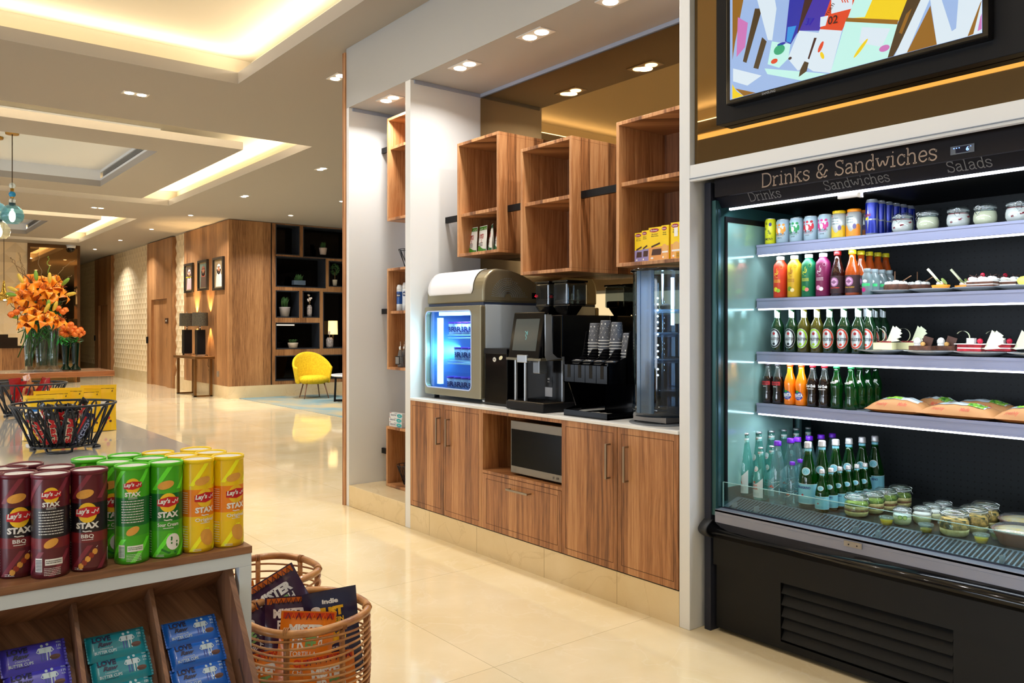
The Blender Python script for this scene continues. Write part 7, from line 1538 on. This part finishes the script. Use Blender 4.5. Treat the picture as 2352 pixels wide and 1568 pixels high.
for (ms, mbb, u, v, dd, lean, roll, lab, sc) in ((mt_n, bgj, 775, 1545, .0, .0, .10, 'navy protein snack bag with yellow lettering in the front rattan basket', 1.0), (mt_o, bgt, 690, 1580, -.07, .05, -.12, 'orange tortilla bag just inside the front rattan basket', 1.0), (mt_o, bgt, 612, 1665, -.09, .05, .10, 'orange tortilla bag low on the left of the front basket', .95), (mt_o, bgt, 770, 1670, -.10, .10, .1, 'orange tortilla bag low on the right of the front basket', .95),
                                             (mt_p, bgt, 665, 1530, .02, .05, -.02, 'purple tortilla bag upright in the middle of the front basket', .95), (mt_p, bgt, 625, 1545, .05, .05, .55, 'purple tortilla bag leaning to the left of the front basket', .95), (mt_p, bgt, 700, 1478, .13, .10, .50, 'purple tortilla bag tilted highest at the back of the front basket', 1.1), (mt_o, bgt, 560, 1475, .40, .1, .2, 'orange patterned bag in the taller rattan basket', .9), (mt_p, bgt, 600, 1490, .36, .1, .3, 'purple bag in the taller rattan basket', .9)):
    p = PT(u, v, dd); p.z = max(p.z, .03); bag(mbb, ms, p, fz, lean, -roll, lab, sc)
# ================================================================== flower table with vases, lilies and roses
ZF = .985
t = thing('long_table', 'long wooden table with the vases, its right end overhanging', 'table', (0, 9.3, 0))
MB().box(-3.5, 9.02, .93, 1.975, 9.75, ZF).build('table_top', wood('table_teak', (98, 54, 28), (140, 84, 46), (168, 108, 64), axis='x', strip=.2, rough=.25, coat=.3), t, wl=True, bev=.003)
mb = MB(); mb.prism([(-.6, .0), (-.2, 0), (1.25, .93), (.6, .93)], 9.25, 9.31, 'y'); mb.build('support', mat('support_grey', (70, 72, 78), .5), t, wl=True)
M_vg = glass('vase_glass', (240, 246, 248), .03, .03, (220, 228, 232)); M_vgr = glass('vase_green', (60, 110, 80), .03, .25, (30, 80, 50)); M_stem = mat('stem_green', (46, 96, 34), .6); M_leaf = mat('leaf_green', (34, 88, 34), .6)
M_li = noisy('lily_orange', (238, 120, 10), (252, 160, 30), 18, .5); M_bud = mat('lily_bud', (214, 180, 60), .5); M_pist = mat('stamen', (120, 50, 16), .6); M_ros = noisy('rose_orange', (222, 96, 16), (246, 150, 60), 40, .6); M_twig = mat('twig', (120, 94, 58), .8)
def vase(u, lab, r0, r1, H_, m_, gr, y=9.22, water=.35):
    x = at(u, 800, 'y', y).x; t = thing('glass_vase', lab, 'vase', (x, y, ZF), 0, gr)
    MB().lathe([(r1 * 1.0, 0), (r1 * .95, .012), (r0 * .62, .05), (r0 * .70, H_ * .3), (r0 * .86, H_ * .7), (r0, H_)], 28, 0, cap1=False).build('body', m_, t)
    MB().lathe([(r0 * .58, .052), (r0 * .68, H_ * .3), (r0 * .76, H_ * water + .05)], 24).build('water', glass('vase_water', (232, 244, 234), .02, .02), t)
    return x, y
V = [vase(66, 'tall clear glass vase on the left', .055, .075, .54, M_vg, 'tall clear vases', 9.22), vase(100, 'tall clear glass vase in the middle full of green stems', .105, .095, .50, M_vg, 'tall clear vases', 9.30), vase(124, 'tall clear glass vase on the right of the lilies', .055, .075, .54, M_vg, 'tall clear vases', 9.2),
     vase(151, 'slim green vase of roses, left one', .042, .055, .28, M_vgr, 'slim green vases', 9.4), vase(173, 'slim green vase of roses, right one', .042, .055, .28, M_vgr, 'slim green vases', 9.36)]
def lily():
    t = thing('lily', 'x', 'lily', (0, 0, 0)); mb = MB()
    for k in range(6):
        a = k * pi / 3; L_ = .062; wd = .034 if k % 2 else .026
        def f(u, v, a=a, wd=wd):
            s_ = v; rr = .008 + L_ * s_; z = .045 * sin(s_ * 1.9) - .035 * s_ ** 3 * 1.6; ww = wd * sin(min(1, s_ * 1.05) * pi) ** .7 * (u - .5) * 2 * .8; return (rr * cos(a) - ww * sin(a), rr * sin(a) + ww * cos(a), z - .004 * (1 - (2 * u - 1) ** 2))
        mb.surf(f, 4, 9, 0)
    mb.build('petals', M_li, t); mb = MB()
    for k in range(5): a = k * 1.257; mb.tube([(0, 0, .01), (.012 * cos(a), .012 * sin(a), .045), (.02 * cos(a), .02 * sin(a), .055)], .0015, 5)
    mb.build('stamens', M_pist, t)
    MB().tube([(0, 0, 0), (0, 0, -.03), (.01, 0, -.10), (.0, .01, -.24)], .0035, 6).build('stem', M_stem, t); return t
def F(u, v, y): return at(u, v, 'y', y)
PRl = lily(); fst = True
LS = [(82, 694, 9.15), (119, 660, 9.15), (104, 672, 9.1), (59, 667, 9.2), (52, 685, 9.15), (72, 648, 9.25), (134, 665, 9.2), (140, 680, 9.2), (98, 652, 9.25), (112, 682, 9.1), (128, 650, 9.3), (88, 664, 9.1), (42, 695, 9.2), (116, 735, 9.05), (102, 738, 9.0), (66, 738, 9.05), (90, 716, 9.1), (76, 724, 9.05), (134, 740, 9.1), (62, 752, 9.05)]
NM = ('lowest front bloom of the upper cluster', 'top middle bloom', 'bloom in the heart of the upper cluster', 'upper left bloom', 'far left bloom of the upper cluster', 'bloom at the upper left rear', 'upper right bloom', 'rightmost bloom of the upper cluster', 'topmost bloom', 'bloom right of the lowest front one', 'rear bloom under the tall bud', 'bloom left of the heart', 'drooping bloom at the far left', 'large front bloom over the middle vase', 'front bloom next to the largest', 'left bloom over the left vase', 'upper bloom of the lower cluster', 'bloom behind the left vase bloom', 'right bloom of the lower cluster', 'lowest left bloom')
rnd = random.Random(5)
for k, (u, v, y) in enumerate(LS):
    p = F(u, v, y); lab = 'orange lily, ' + NM[k]; o = PRl if fst else dup(PRl, p, 0, lab, 'orange lilies'); fst = False
    o.location = p; o['label'] = lab; o['group'] = 'orange lilies'; o.scale = (1.45, 1.45, 1.45)
    cu_ = (u - 95) / 60; o.rotation_euler = (Rz(.35) @ Rx(.9 + rnd.uniform(-.4, .3)) @ Ry(cu_ * .6 + rnd.uniform(-.3, .3)) @ Rz(rnd.uniform(0, 6))).to_euler()
bm = MB(); bm.ball((0, 0, .045), .016, 10, 0, 3.0); b0 = None
for k, (u, v, y, rx, ry, c, nm) in enumerate(((114, 650, 9.05, .1, .0, 0, 'upright yellow lily bud on top'), (84, 645, 9.1, .1, -.1, 1, 'green lily bud on top'), (53, 650, 9.1, .1, -.5, 0, 'lily bud at the upper left'), (40, 668, 9.1, 0, -1.2, 0, 'lily bud pointing left'), (38, 678, 9.1, 0, -1.4, 1, 'lowest lily bud pointing left'), (151, 677, 9.1, 0, 1.4, 0, 'lily bud pointing right'), (110, 712, 9.0, 0, .1, 1, 'bud above the large front lily'), (122, 714, 9.0, 0, .4, 0, 'bud right of the large front lily'), (102, 718, 8.98, 0, .5, 0, 'bud left of the large front lily'), (40, 730, 9.1, 0, -1.2, 1, 'pale bud low on the left'), (142, 655, 9.15, 0, .8, 1, 'green bud at the upper right'))):
    o = (bm.build('lily_bud', M_bud) if b0 is None else b0.copy())
    if b0 is None: b0 = o; g0 = bm.build('green_bud', mat('bud_green', (120, 160, 50), .5)); C.objects.unlink(g0)
    else: C.objects.link(o)
    if c: o.data = g0.data
    p = F(u, v, y); o.location = p; o.rotation_euler = (Rz(-CYAW) @ Ry(ry)).to_euler(); o.scale = (1.2, 1.2, 1.15); tag(o, nm, 'flower bud', 'lily buds')
# foliage and stems in the vases
st = MB(); rnd = random.Random(8)
for k in range(33):
    v_ = V[k % 3]; bx = v_[0] + rnd.uniform(-.03, .03); by = v_[1] + rnd.uniform(-.03, .03); tp = F(rnd.uniform(48, 142), rnd.uniform(690, 752), 9.2)
    st.tube([(bx, by, ZF + .06), (bx * .8 + tp.x * .2, by, ZF + .32), tuple(tp)], .0045, 5)
o = st.build('flower_stems', M_stem); tag(o, 'green flower stems standing in the three tall clear vases', 'stems', kind='stuff')
lf = MB(); 
for k in range(150):
    c = F(rnd.uniform(60, 138), rnd.choice((rnd.uniform(692, 722), rnd.uniform(745, 775))), 9.2 + rnd.uniform(-.08, .1)); a = rnd.uniform(0, 6.3); L_ = rnd.uniform(.06, .11); d = Vector((cos(a), sin(a) * .4, rnd.uniform(-1.2, .5))).normalized() * L_; n_ = Vector((-d.y, d.x, .01)).normalized() * .010
    lf.add([tuple(c), tuple(c + d * .5 + n_), tuple(c + d), tuple(c + d * .5 - n_)], [(0, 1, 2, 3)])
for k in range(70):
    c = F(rnd.uniform(138, 182), rnd.uniform(768, 790), 9.35 + rnd.uniform(-.05, .05)); a = rnd.uniform(0, 6.3); d = Vector((cos(a), sin(a) * .4, rnd.uniform(-1, .4))).normalized() * .06; n_ = Vector((-d.y, d.x, .01)).normalized() * .012
    lf.add([tuple(c), tuple(c + d * .5 + n_), tuple(c + d), tuple(c + d * .5 - n_)], [(0, 1, 2, 3)])
o = lf.build('foliage', M_leaf); tag(o, 'dark green leaves between the lilies and under the roses', 'leaves', kind='stuff')
# roses
rm = MB()
for k in range(3): rm.ball((0, 0, .002 * k), .030 - .006 * k, 12, 0, .8)
for k in range(10):
    a = k * 2.4; rr = .012 + .0018 * k; rm.surf(lambda u, v: ((rr + .004 * v) * cos(a + (u - .5) * 1.6), (rr + .004 * v) * sin(a + (u - .5) * 1.6), -.008 + .030 * v - .0012 * k), 5, 2, 0)
r0_ = rm.build('rose', M_ros); first = True
RS = [(u, v, 9.3 + .03 * (i % 3)) for i, (u, v) in enumerate(((136, 757), (143, 752), (150, 760), (157, 754), (164, 760), (171, 754), (178, 761), (185, 757), (190, 764), (140, 766), (150, 769), (161, 768), (172, 768), (183, 769)))] + [(26, 722, 9.1), (38, 716, 9.1), (50, 708, 9.15), (60, 712, 9.15), (144, 716, 9.1), (150, 712, 9.1), (134, 708, 9.15), (163, 745, 9.05)]
RN = ['leftmost of the rose bunch', 'second along the top of the bunch', 'third along the top of the bunch', 'fourth along the top of the bunch', 'fifth along the top of the bunch', 'sixth along the top of the bunch', 'seventh along the top of the bunch', 'eighth along the top of the bunch', 'right end of the bunch', 'lower left of the bunch', 'lower row second of the bunch', 'lower row third of the bunch', 'lower row fourth of the bunch', 'lower right of the bunch', 'far left on its long stem', 'second on the left beside the lilies', 'above the left vase', 'next to the one above the left vase', 'right of the lily cluster', 'upper right of the lily cluster', 'tucked behind the right lilies', 'alone low on the right']
for k, (u, v, y) in enumerate(RS):
    o = r0_ if first else r0_.copy()
    if not first: C.objects.link(o)
    first = False; o.location = F(u, v, y); o.rotation_euler = (Rz(-CYAW) @ Rx(.9) @ Rz(k)).to_euler(); tag(o, 'orange rose, ' + RN[k], 'rose', 'orange roses')
# curly willow twigs
for k, (pts, nm) in enumerate(((((100, 720), (70, 658), (50, 625), (33, 600), (24, 592)), 'bare twig reaching far left'), (((100, 700), (62, 640), (34, 610), (26, 595), (25, 590)), 'bare twig left of the tall one'), (((90, 690), (62, 640), (52, 620), (50, 605), (43, 580)), 'bare twig curving up on the left'), (((100, 700), (80, 655), (60, 632), (52, 610), (41, 580)), 'thin bare twig up the left side'), (((100, 690), (98, 640), (90, 605), (88, 580)), 'bare twig in the middle'), (((105, 690), (110, 645), (113, 620), (110, 600), (112, 588)), 'green twig standing in the middle'), (((110, 690), (118, 655), (140, 622), (150, 610), (172, 598)), 'long bare twig reaching right'), (((112, 690), (138, 658), (152, 640), (165, 632)), 'short bare twig on the right'), (((100, 720), (140, 700), (158, 680), (172, 664)), 'straight bare twig pointing right'), (((60, 730), (36, 710), (18, 693), (4, 690)), 'twig low on the left'))):
    P_ = [F(u, v, 9.25) for u, v in pts]; Q = []
    for i in range(len(P_) - 1):
        for j in range(5): f = j / 5; Q.append(P_[i].lerp(P_[i + 1], f) + Vector((.010 * sin((i * 5 + j) * 1.3 + k), 0, .008 * cos((i * 5 + j) * 1.1))))
    Q.append(P_[-1]); o = MB().tube(Q, .0045, 5, 0, taper=[1 - .6 * i / len(Q) for i in range(len(Q))]).build('willow_twig', mat('twig_green', (120, 170, 50), .6) if k == 5 else M_twig); tag(o, nm, 'twig', 'curly twigs of the arrangement')
# ================================================================== pendants
M_brass = mat('brass', (170, 130, 50), .3, .9); M_pg1 = glass('pendant_blue', (150, 190, 200), .03, .1, (120, 170, 180)); M_bulb = mat('bulb', (255, 240, 200), .4, emit=(255, 236, 200), es=14)
def pendant(u, v, y, lab, R_, top=None, m_=M_pg1, beads=True):
    p = at(u, v, 'y', y); t = thing('pendant_lamp', lab, 'pendant lamp', (p.x, y, p.z), 0, 'glass pendants'); zt = 3.895 - p.z
    MB().tube([(0, 0, R_ * .9), (0, 0, zt)], .006, 6).build('cord', mat('cord_brown', (70, 52, 30), .7), t)
    MB().lathe([(.075, zt - .03), (.08, zt)], 24).build('ceiling_cap', M_brass, t)
    MB().lathe([(R_ * .55, -R_ * .78), (R_ * .9, -R_ * .5), (R_, 0), (R_ * .9, R_ * .45), (R_ * .55, R_ * .85), (R_ * .2, R_)], 28, 0, cap0=False, cap1=False).build('glass_shade', m_, t)
    MB().ball((0, 0, -R_ * .1), R_ * .28, 12, 0, 2.0).build('bulb', M_bulb, t)
    MB().cyl((0, 0, 0), R_ * .3, R_ * .8, R_ * 1.15, 14).build('socket', mat('socket_teal', (50, 80, 90), .3, .4), t)
    if beads:
        for z, r_, mm in ((1.35, .30, glass('bead_clear', (220, 224, 220), .05, .3)), (1.95, .30, mat('bead_blue', (20, 130, 190), .2)), (2.75, .30, glass('bead_clear', (220, 224, 220), .05, .3))): MB().ball((0, 0, R_ * z), R_ * r_, 12).build('bead', mm, t)
        MB().cyl((0, 0, 0), R_ * .16, R_ * 1.5, R_ * 2.5, 10).build('bead_spacer', M_brass, t)
    l = bpy.data.lights.new('pendant_light', 'POINT'); l.energy = 8; l.color = WARM; l.shadow_soft_size = .05; lo = bpy.data.objects.new('pendant_light', l); C.objects.link(lo); lo.location = (p.x, y, p.z - R_ * 1.4)
pendant(28, 494, 12.0, 'blue tinted glass pendant lamp with a blue bead on its cord', .135); pendant(-8, 488, 12.4, 'dark blue glass pendant lamp cut by the left picture edge', .135, beads=False); pendant(-2, 530, 11.6, 'clear glass pendant lamp hanging lowest at the left edge', .12, m_=glass('pendant_clear', (226, 224, 206), .03, .1), beads=False)
p = at(9, 682, 'y', 17.5); t = thing('filigree_pendant', 'small brass filigree pendant lamp far back at the left edge', 'pendant lamp', (p.x, 17.5, p.z)); zt = 3.895 - p.z
MB().tube([(0, 0, .3), (0, 0, zt)], .006, 6).build('cord', mat('cord_brown', (70, 52, 30), .7), t); MB().lathe([(.10, -.07), (.15, -.04), (.165, 0), (.14, .05), (.05, .09), (.03, .18), (.015, .30)], 24).build('shade', noisy('filigree', (70, 50, 16), (240, 200, 90), 60, .3, metal=.8), t); MB().ball((0, -.10, -.02), .05, 10).build('bulb', M_bulb, t)
# security camera on the reception mirror top
p = at(163, 566, 'y', YR - .1); t = thing('security_camera', 'small black dome camera at the top of the reception mirror', 'security camera', (p.x, YR - .12, HC)); MB().lathe([(.10, -.08), (.12, 0)], 20).build('housing', M_white, t); MB().ball((0, 0, -.10), .09, 14).build('dome', M_blackg, t)
# ================================================================== reception desk
t = thing('reception_desk', 'reception desk with a wood front and dark stone top', 'desk', (0, 21, 0)); a = at(58, 800, 'y', 20.6).x
MB().box(-5, 20.6, 0, a, 20.66, 1.00).build('front_panel', M_woodf, t, wl=True); MB().box(-5, 20.56, 1.0, a + .03, 21.3, 1.05).build('desk_top', mat('stone_dark', (40, 30, 24), .15), t, wl=True); MB().box(-5, 20.62, 1.05, a - .14, 21.0, 1.23).build('upper_ledge', mat('stone_dark', (40, 30, 24), .15), t, wl=True)
MB().box(-5, 20.60, 1.23, a - .32, 20.95, 1.30).build('upper_shelf', mat('stone_dark', (40, 30, 24), .15), t, wl=True)
# ================================================================== console with lamps, portraits
t = thing('console_table', 'narrow bronze console table against the wooden block', 'console', (5.52, 18.0, 0)); M_bz = mat('bronze', (120, 84, 44), .35, .7)
za = 1.4 + (757 - 815) / CF * 17.6
zt = .84
MB().box(-.22, -.75, zt - .05, .19, .75, zt).build('table_top', M_bz, t, bev=.004)
for y in (-.62, .55):
    mb = MB(); mb.box(-.20, y - .03, 0, -.15, y + .03, zt - .05); mb.box(.12, y - .03, 0, .17, y + .03, zt - .05); mb.box(-.20, y - .03, 0, .17, y + .03, .03); mb.build('leg', M_bz, t, bev=.002)
M_shade = mat('shade_black', (46, 42, 38), .9); M_lb2 = noisy('shade_weave', (38, 34, 28), (84, 76, 58), 90, .9)
for k, (y, lab) in enumerate(((18.45, 'black table lamp on the console, the farther one'), (17.55, 'black table lamp on the console, the nearer one'))):
    t = thing('table_lamp', lab, 'table lamp', (5.50, y, zt), 0, 'table lamps on the console')
    MB().box(-.075, -.075, 0, .075, .075, .04).build('base', M_chrome, t); MB().box(-.085, -.085, .04, .085, .085, .56).build('body', M_black, t, bev=.004); MB().cyl((0, 0, 0), .012, .56, .66, 10).build('neck', M_chrome, t)
    MB().lathe([(.155, .64), (.15, .92)], 28, 0, cap0=False, cap1=False, sy=1.35).build('shade', M_lb2, t); MB().ball((0, 0, .94), .014, 8).build('finial', M_chrome, t); MB().ball((0, 0, .74), .03, 8).build('bulb', M_bulb, t)
    for z, rot in ((1.02, pi), (.58, 0)):
        l = bpy.data.lights.new('lamp_beam', 'SPOT'); l.energy = 190 if z > 1 else 90; l.color = (1.0, .62, .25); l.spot_size = 1.25; l.spot_blend = .5; l.shadow_soft_size = .03; lo = bpy.data.objects.new('lamp_beam', l); C.objects.link(lo); lo.location = (5.655, y, zt + (.88 if z > 1 else .66)); lo.rotation_euler = (0, .0, 0) if z < 1 else (pi, 0, 0)
    mb = MB(); mb.tube([(.1, .02, .01), (.16, .05, .03), (.19, .06, -.06), (.17, .02, -.2), (.2, -.03, -.26), (.19, .03, -.3), (.205, -.02, -.24)], .006, 6); mb.build('cable', M_black, t)
def portrait(u0, u1, v0, v1, kind, lab):
    a, b_ = at(u0, (v0 + v1) / 2, 'x', XB), at(u1, (v0 + v1) / 2, 'x', XB); y0, y1 = b_.y, a.y; z1 = at(u1, v0, 'x', XB).z; z0 = at(u1, v1, 'x', XB).z; w_ = y1 - y0; h = z1 - z0
    t = thing('framed_portrait', lab, 'picture', (XB, y0, z0)); mb = MB(); e = .05
    for q in ((0, 0, w_, e), (0, h - e, w_, h), (0, e, e, h - e), (w_ - e, e, w_, h - e)): mb.box(-.05, q[0], q[1], 0, q[2], q[3])
    mb.build('frame', mat('frame_black', (34, 30, 26), .3), t, bev=.006)
    fn = lambda d: (lambda x, y: (-.015 - d * .001, w_ / 2 - x, y)); mb = MB(); rect(mb, -w_ / 2 + e, e, w_ / 2 - e, h - e, fn(0), 0, 1, 1); rect(mb, -w_ / 2 + e * 1.5, e * 1.5, w_ / 2 - e * 1.5, h - e * 1.5, fn(1), 1, 1, 1)
    rb_, sk, hd_ = kind[1:4]
    polyf(mb, [(-w_ * .30, e * 1.5), (w_ * .32, e * 1.5), (w_ * .26, h * .46), (w_ * .10, h * .56), (-w_ * .10, h * .56), (-w_ * .24, h * .44)], fn(2), 2); disc(mb, 0, h * .64, w_ * .20, h * .16, fn(3), 4, 18, 1); rect(mb, -w_ * .20, h * .45, w_ * .20, h * .64, fn(3), 4, 1, 1); disc(mb, 0, h * .62, w_ * .12, h * .10, fn(4), 3, 16, 1); disc(mb, 0, h * .555, w_ * .09, h * .045, fn(5), 5, 14, 1); rect(mb, -w_ * .15, h * .70, w_ * .15, h * .72, fn(5), 5, 1, 1)
    if kind[0] == 'b': rect(mb, -w_ * .38, h * .52, w_ * .35, h * .54, fn(6), 6, 1, 1)
    mb.build('picture', [mat('mount_gold', (150, 130, 90), .5), mat('backdrop_' + kind[0], kind[4], .6), mat('robe_' + kind[0], rb_, .6), mat('skin_print', (190, 130, 96), .6), mat('cloth_' + kind[0], hd_, .6), mat('beard_print', (60, 44, 34), .6), P_y], t)
portrait(427, 446, 603, 671, ('b', (210, 160, 160), None, (220, 180, 180), (70, 54, 40)), 'framed portrait of a person in a pink robe, farthest one')
portrait(458, 480, 595, 666, ('m', (96, 72, 60), None, (170, 90, 70), (120, 140, 130)), 'framed portrait with brown and green tones, middle one')
portrait(492.5, 516.5, 588, 665, ('w', (226, 220, 210), None, (230, 226, 220), (150, 128, 96)), 'framed portrait of a person in white, nearest one')
# ================================================================== plants and vases in the niches
M_pot = mat('pot_grey', (150, 144, 142), .7); M_gp = mat('plant_green', (46, 84, 34), .7); YN = YB + .14
def pot(u, v, w_, h, lab, kind, col=(160, 150, 144), ph=.3):
    p = at(u, v, 'y', YN - .05); t = thing('potted_plant', lab, 'potted plant', (p.x, YN - .05, p.z + .002), 0)
    if kind == 'box': MB().box(-w_ / 2, -.07, 0, w_ / 2, .07, h).build('pot', mat('pot_slate', (70, 84, 100), .6), t, bev=.008)
    else: MB().lathe([(w_ * .38, 0), (w_ * .5, h * .9), (w_ * .5, h)], 24).build('pot', mat('pot_%d' % col[0], col, .7), t)
    mb = MB(); rn = random.Random(u)
    if kind == 'tree':
        MB().tube([(0, 0, h), (0, 0, h + ph * .6)], .008, 6).build('trunk', M_twig, t)
        for q in range(120): a, b_, c = rn.gauss(0, 1), rn.gauss(0, 1), rn.gauss(0, 1); n_ = sqrt(a * a + b_ * b_ + c * c); mb.ball((.10 * a / n_, .08 * b_ / n_, h + ph * .75 + .12 * c / n_), .016, 5)
    else:
        for q in range(60): a = rn.uniform(0, 6.3); rr = rn.uniform(0, w_ * .35); s_ = rn.uniform(.6, 1) * ph; ex = rn.uniform(-.4, .4) if kind != 'trail' else rn.uniform(-1, 1); x = rr * cos(a); y = rr * sin(a) * .5; mb.tube([(x, y, h - .01), (x + ex * s_ * .3, y, h + s_ * .6), (x + ex * s_ * .7, y - .02, h + s_ * (1 if kind != 'trail' else .5))], .006, 4, 0, taper=[1, .8, .2])
    mb.build('foliage', M_gp, t)
pot(742, 585, .17, .15, 'round banded pot with a green plant in the top niche', 'r', (176, 158, 148), .13); pot(686, 655, .26, .10, 'slate trough with a low green plant in the second niche row', 'box', ph=.14); pot(769, 656, .11, .13, 'small topiary tree in a cream pot', 'tree', (206, 196, 176), .30); pot(654, 728, .23, .21, 'large grey pot with tall grass in the third niche row', 'r', (140, 134, 134), .22); pot(673, 800, .22, .12, 'woven white pot with trailing leaves in the lowest small niche', 'trail', (196, 180, 164), .12)
def cot(u, v, r_, h, lab, hh):
    p = at(u, v, 'y', YN - .05); t = thing('cotton_vase', lab, 'vase', (p.x, YN - .05, p.z + .002)); MB().lathe([(r_ * .8, 0), (r_, h * .3), (r_, h * .8), (r_ * .6, h)], 20).build('body', noisy('vase_pattern', (110, 100, 96), (190, 180, 176), 60, .5), t)
    mb = MB(); m2 = MB(); rn = random.Random(u)
    for q in range(8): a = rn.uniform(-1, 1); e = (a * hh * .22, rn.uniform(-.03, .03), h + hh * rn.uniform(.4, 1)); mb.tube([(0, 0, h * .9), (e[0] * .4, 0, h + hh * .3), e], .004, 5); m2.ball(e, .022, 8)
    mb.build('stems', M_twig, t); m2.build('cotton_bolls', mat('cotton', (226, 214, 206), .9), t)
cot(711, 728, .055, .26, 'patterned vase with cotton stems in the narrow niche', .22); cot(757, 800, .08, .24, 'glass vase of dried blossoms in the tall niche', .14)
p = at(759, 770, 'y', YN + .1); t = thing('glowing_lamp', 'lamp with a glowing yellow shade in the tall niche', 'table lamp', (p.x, YN - .02, NI[6][1] + .022)); ph_ = p.z - NI[6][1]
MB().lathe([(.08, 0), (.02, .03), (.02, ph_ + .05)], 16).build('stand', M_black, t); MB().lathe([(.105, ph_), (.10, ph_ + .30)], 24, 0, cap0=False, cap1=False).build('shade', mat('shade_glow', (250, 220, 150), .6, emit=(255, 214, 140), es=1.6), t)
MB().box(NI[7][0] + .04, YB + .2, NI[7][3] - .06, NI[7][0] + .5, YB + .24, NI[7][3] - .04).build('strip_light', mat('niche_glow', (255, 236, 200), .5, emit=(255, 230, 190), es=2)); o = bpy.data.objects['strip_light']; tag(o, 'warm strip light at the top of the lowest small niche', 'strip light')
# ================================================================== yellow armchair and round table
M_yel = noisy('yellow_velvet', (214, 176, 10), (232, 198, 24), 30, .85); M_leg = mat('leg_oak', (128, 92, 70), .5)
a = at(712, 912, 'z', 0)
t = thing('armchair', 'yellow shell armchair on slim wooden legs in the lounge', 'armchair', (7.16, 15.62, 0), .0)
t.rotation_euler = (0, 0, 1.45); t.scale = (.92, .92, 1)
mb = MB()
def shell(u, v):       # u around from arm to arm, v from the seat edge up
    a = -pi * .62 + pi * 1.24 * u; back = max(0, cos(a)) ** 1.2; top = .24 + .30 * back + .03; rr = .30 + .06 * v + .05 * v * back; s_ = v
    return ((rr + .02) * cos(a) * 1.0 + .02, (rr + .04) * sin(a) * 1.12, .36 + (top + .02) * s_ - .06 * (1 - s_) ** 2)
def thick(fn, nu, nv, th, mb, mi=0):
    P_ = [[Vector(fn(i / nu, j / nv)) for i in range(nu + 1)] for j in range(nv + 1)]; o = []
    vs = []; 
    for j in range(nv + 1):
        for i in range(nu + 1):
            c = P_[j][i]; n_ = Vector((-c.x, -c.y, 0)).normalized(); vs.append(tuple(c)); vs.append(tuple(c + n_ * th))
    def I(i, j, k): return (j * (nu + 1) + i) * 2 + k
    fs = []
    for j in range(nv):
        for i in range(nu): fs += [(I(i, j, 0), I(i + 1, j, 0), I(i + 1, j + 1, 0), I(i, j + 1, 0)), (I(i, j, 1), I(i, j + 1, 1), I(i + 1, j + 1, 1), I(i + 1, j, 1))]
    for i in range(nu): fs += [(I(i, nv, 0), I(i + 1, nv, 0), I(i + 1, nv, 1), I(i, nv, 1)), (I(i, 0, 1), I(i + 1, 0, 1), I(i + 1, 0, 0), I(i, 0, 0))]
    for j in range(nv): fs += [(I(0, j, 1), I(0, j, 0), I(0, j + 1, 0), I(0, j + 1, 1)), (I(nu, j, 0), I(nu, j, 1), I(nu, j + 1, 1), I(nu, j + 1, 0))]
    mb.add(vs, fs, mi, True)
thick(shell, 20, 6, .055, mb); mb.build('shell', M_yel, t, sub=1)
mb = MB(); mb.lathe([(.22, .30), (.30, .34), (.32, .38), (.30, .44), (.20, .465), (.002, .47)], 28, 0, (-.03, 0, 0), sx=1.0, sy=1.05); mb.build('seat', M_yel, t)
for x, y in ((-.22, -.24), (-.22, .24), (.22, -.2), (.22, .2)): MB().tube([(x * .8, y * .8, .33), (x * 1.15, y * 1.15, 0)], .018, 8, taper=[1, .6]).build('leg', M_leg, t)
tx = at(782, 920, 'z', 0); t = thing('round_table', 'round white marble topped side table with crossed black legs', 'table', (7.42, 14.35, 0))
MB().lathe([(.42, .50), (.43, .51), (.43, .535), (.42, .54)], 40).build('table_top', marble('white_marble', (222, 224, 226), (236, 236, 236), (170, 172, 176), .15), t)
for k in range(3): a = 2 * pi * k / 3 + .5; MB().tube([(.36 * cos(a), .36 * sin(a), 0), (.34 * cos(a), .34 * sin(a), .50)], .022, 4).build('leg', M_black, t); MB().tube([(0, 0, .03), (.36 * cos(a), .36 * sin(a), .03)], .02, 4).build('crossbar', M_black, t)
t = thing('flower_vase', 'vase with white blossoms on the round table at the wood edge strip', 'vase', (7.43, 14.30, .541)); MB().lathe([(.05, 0), (.06, .05), (.05, .2), (.04, .24)], 18).build('body', M_vg, t); m2 = MB(); rn = random.Random(2)
for q in range(24): m2.ball((rn.gauss(0, .05), rn.gauss(0, .05), .30 + rn.gauss(0, .05)), .022, 7)
m2.build('blossoms', mat('blossom_white', (226, 222, 226), .8), t)
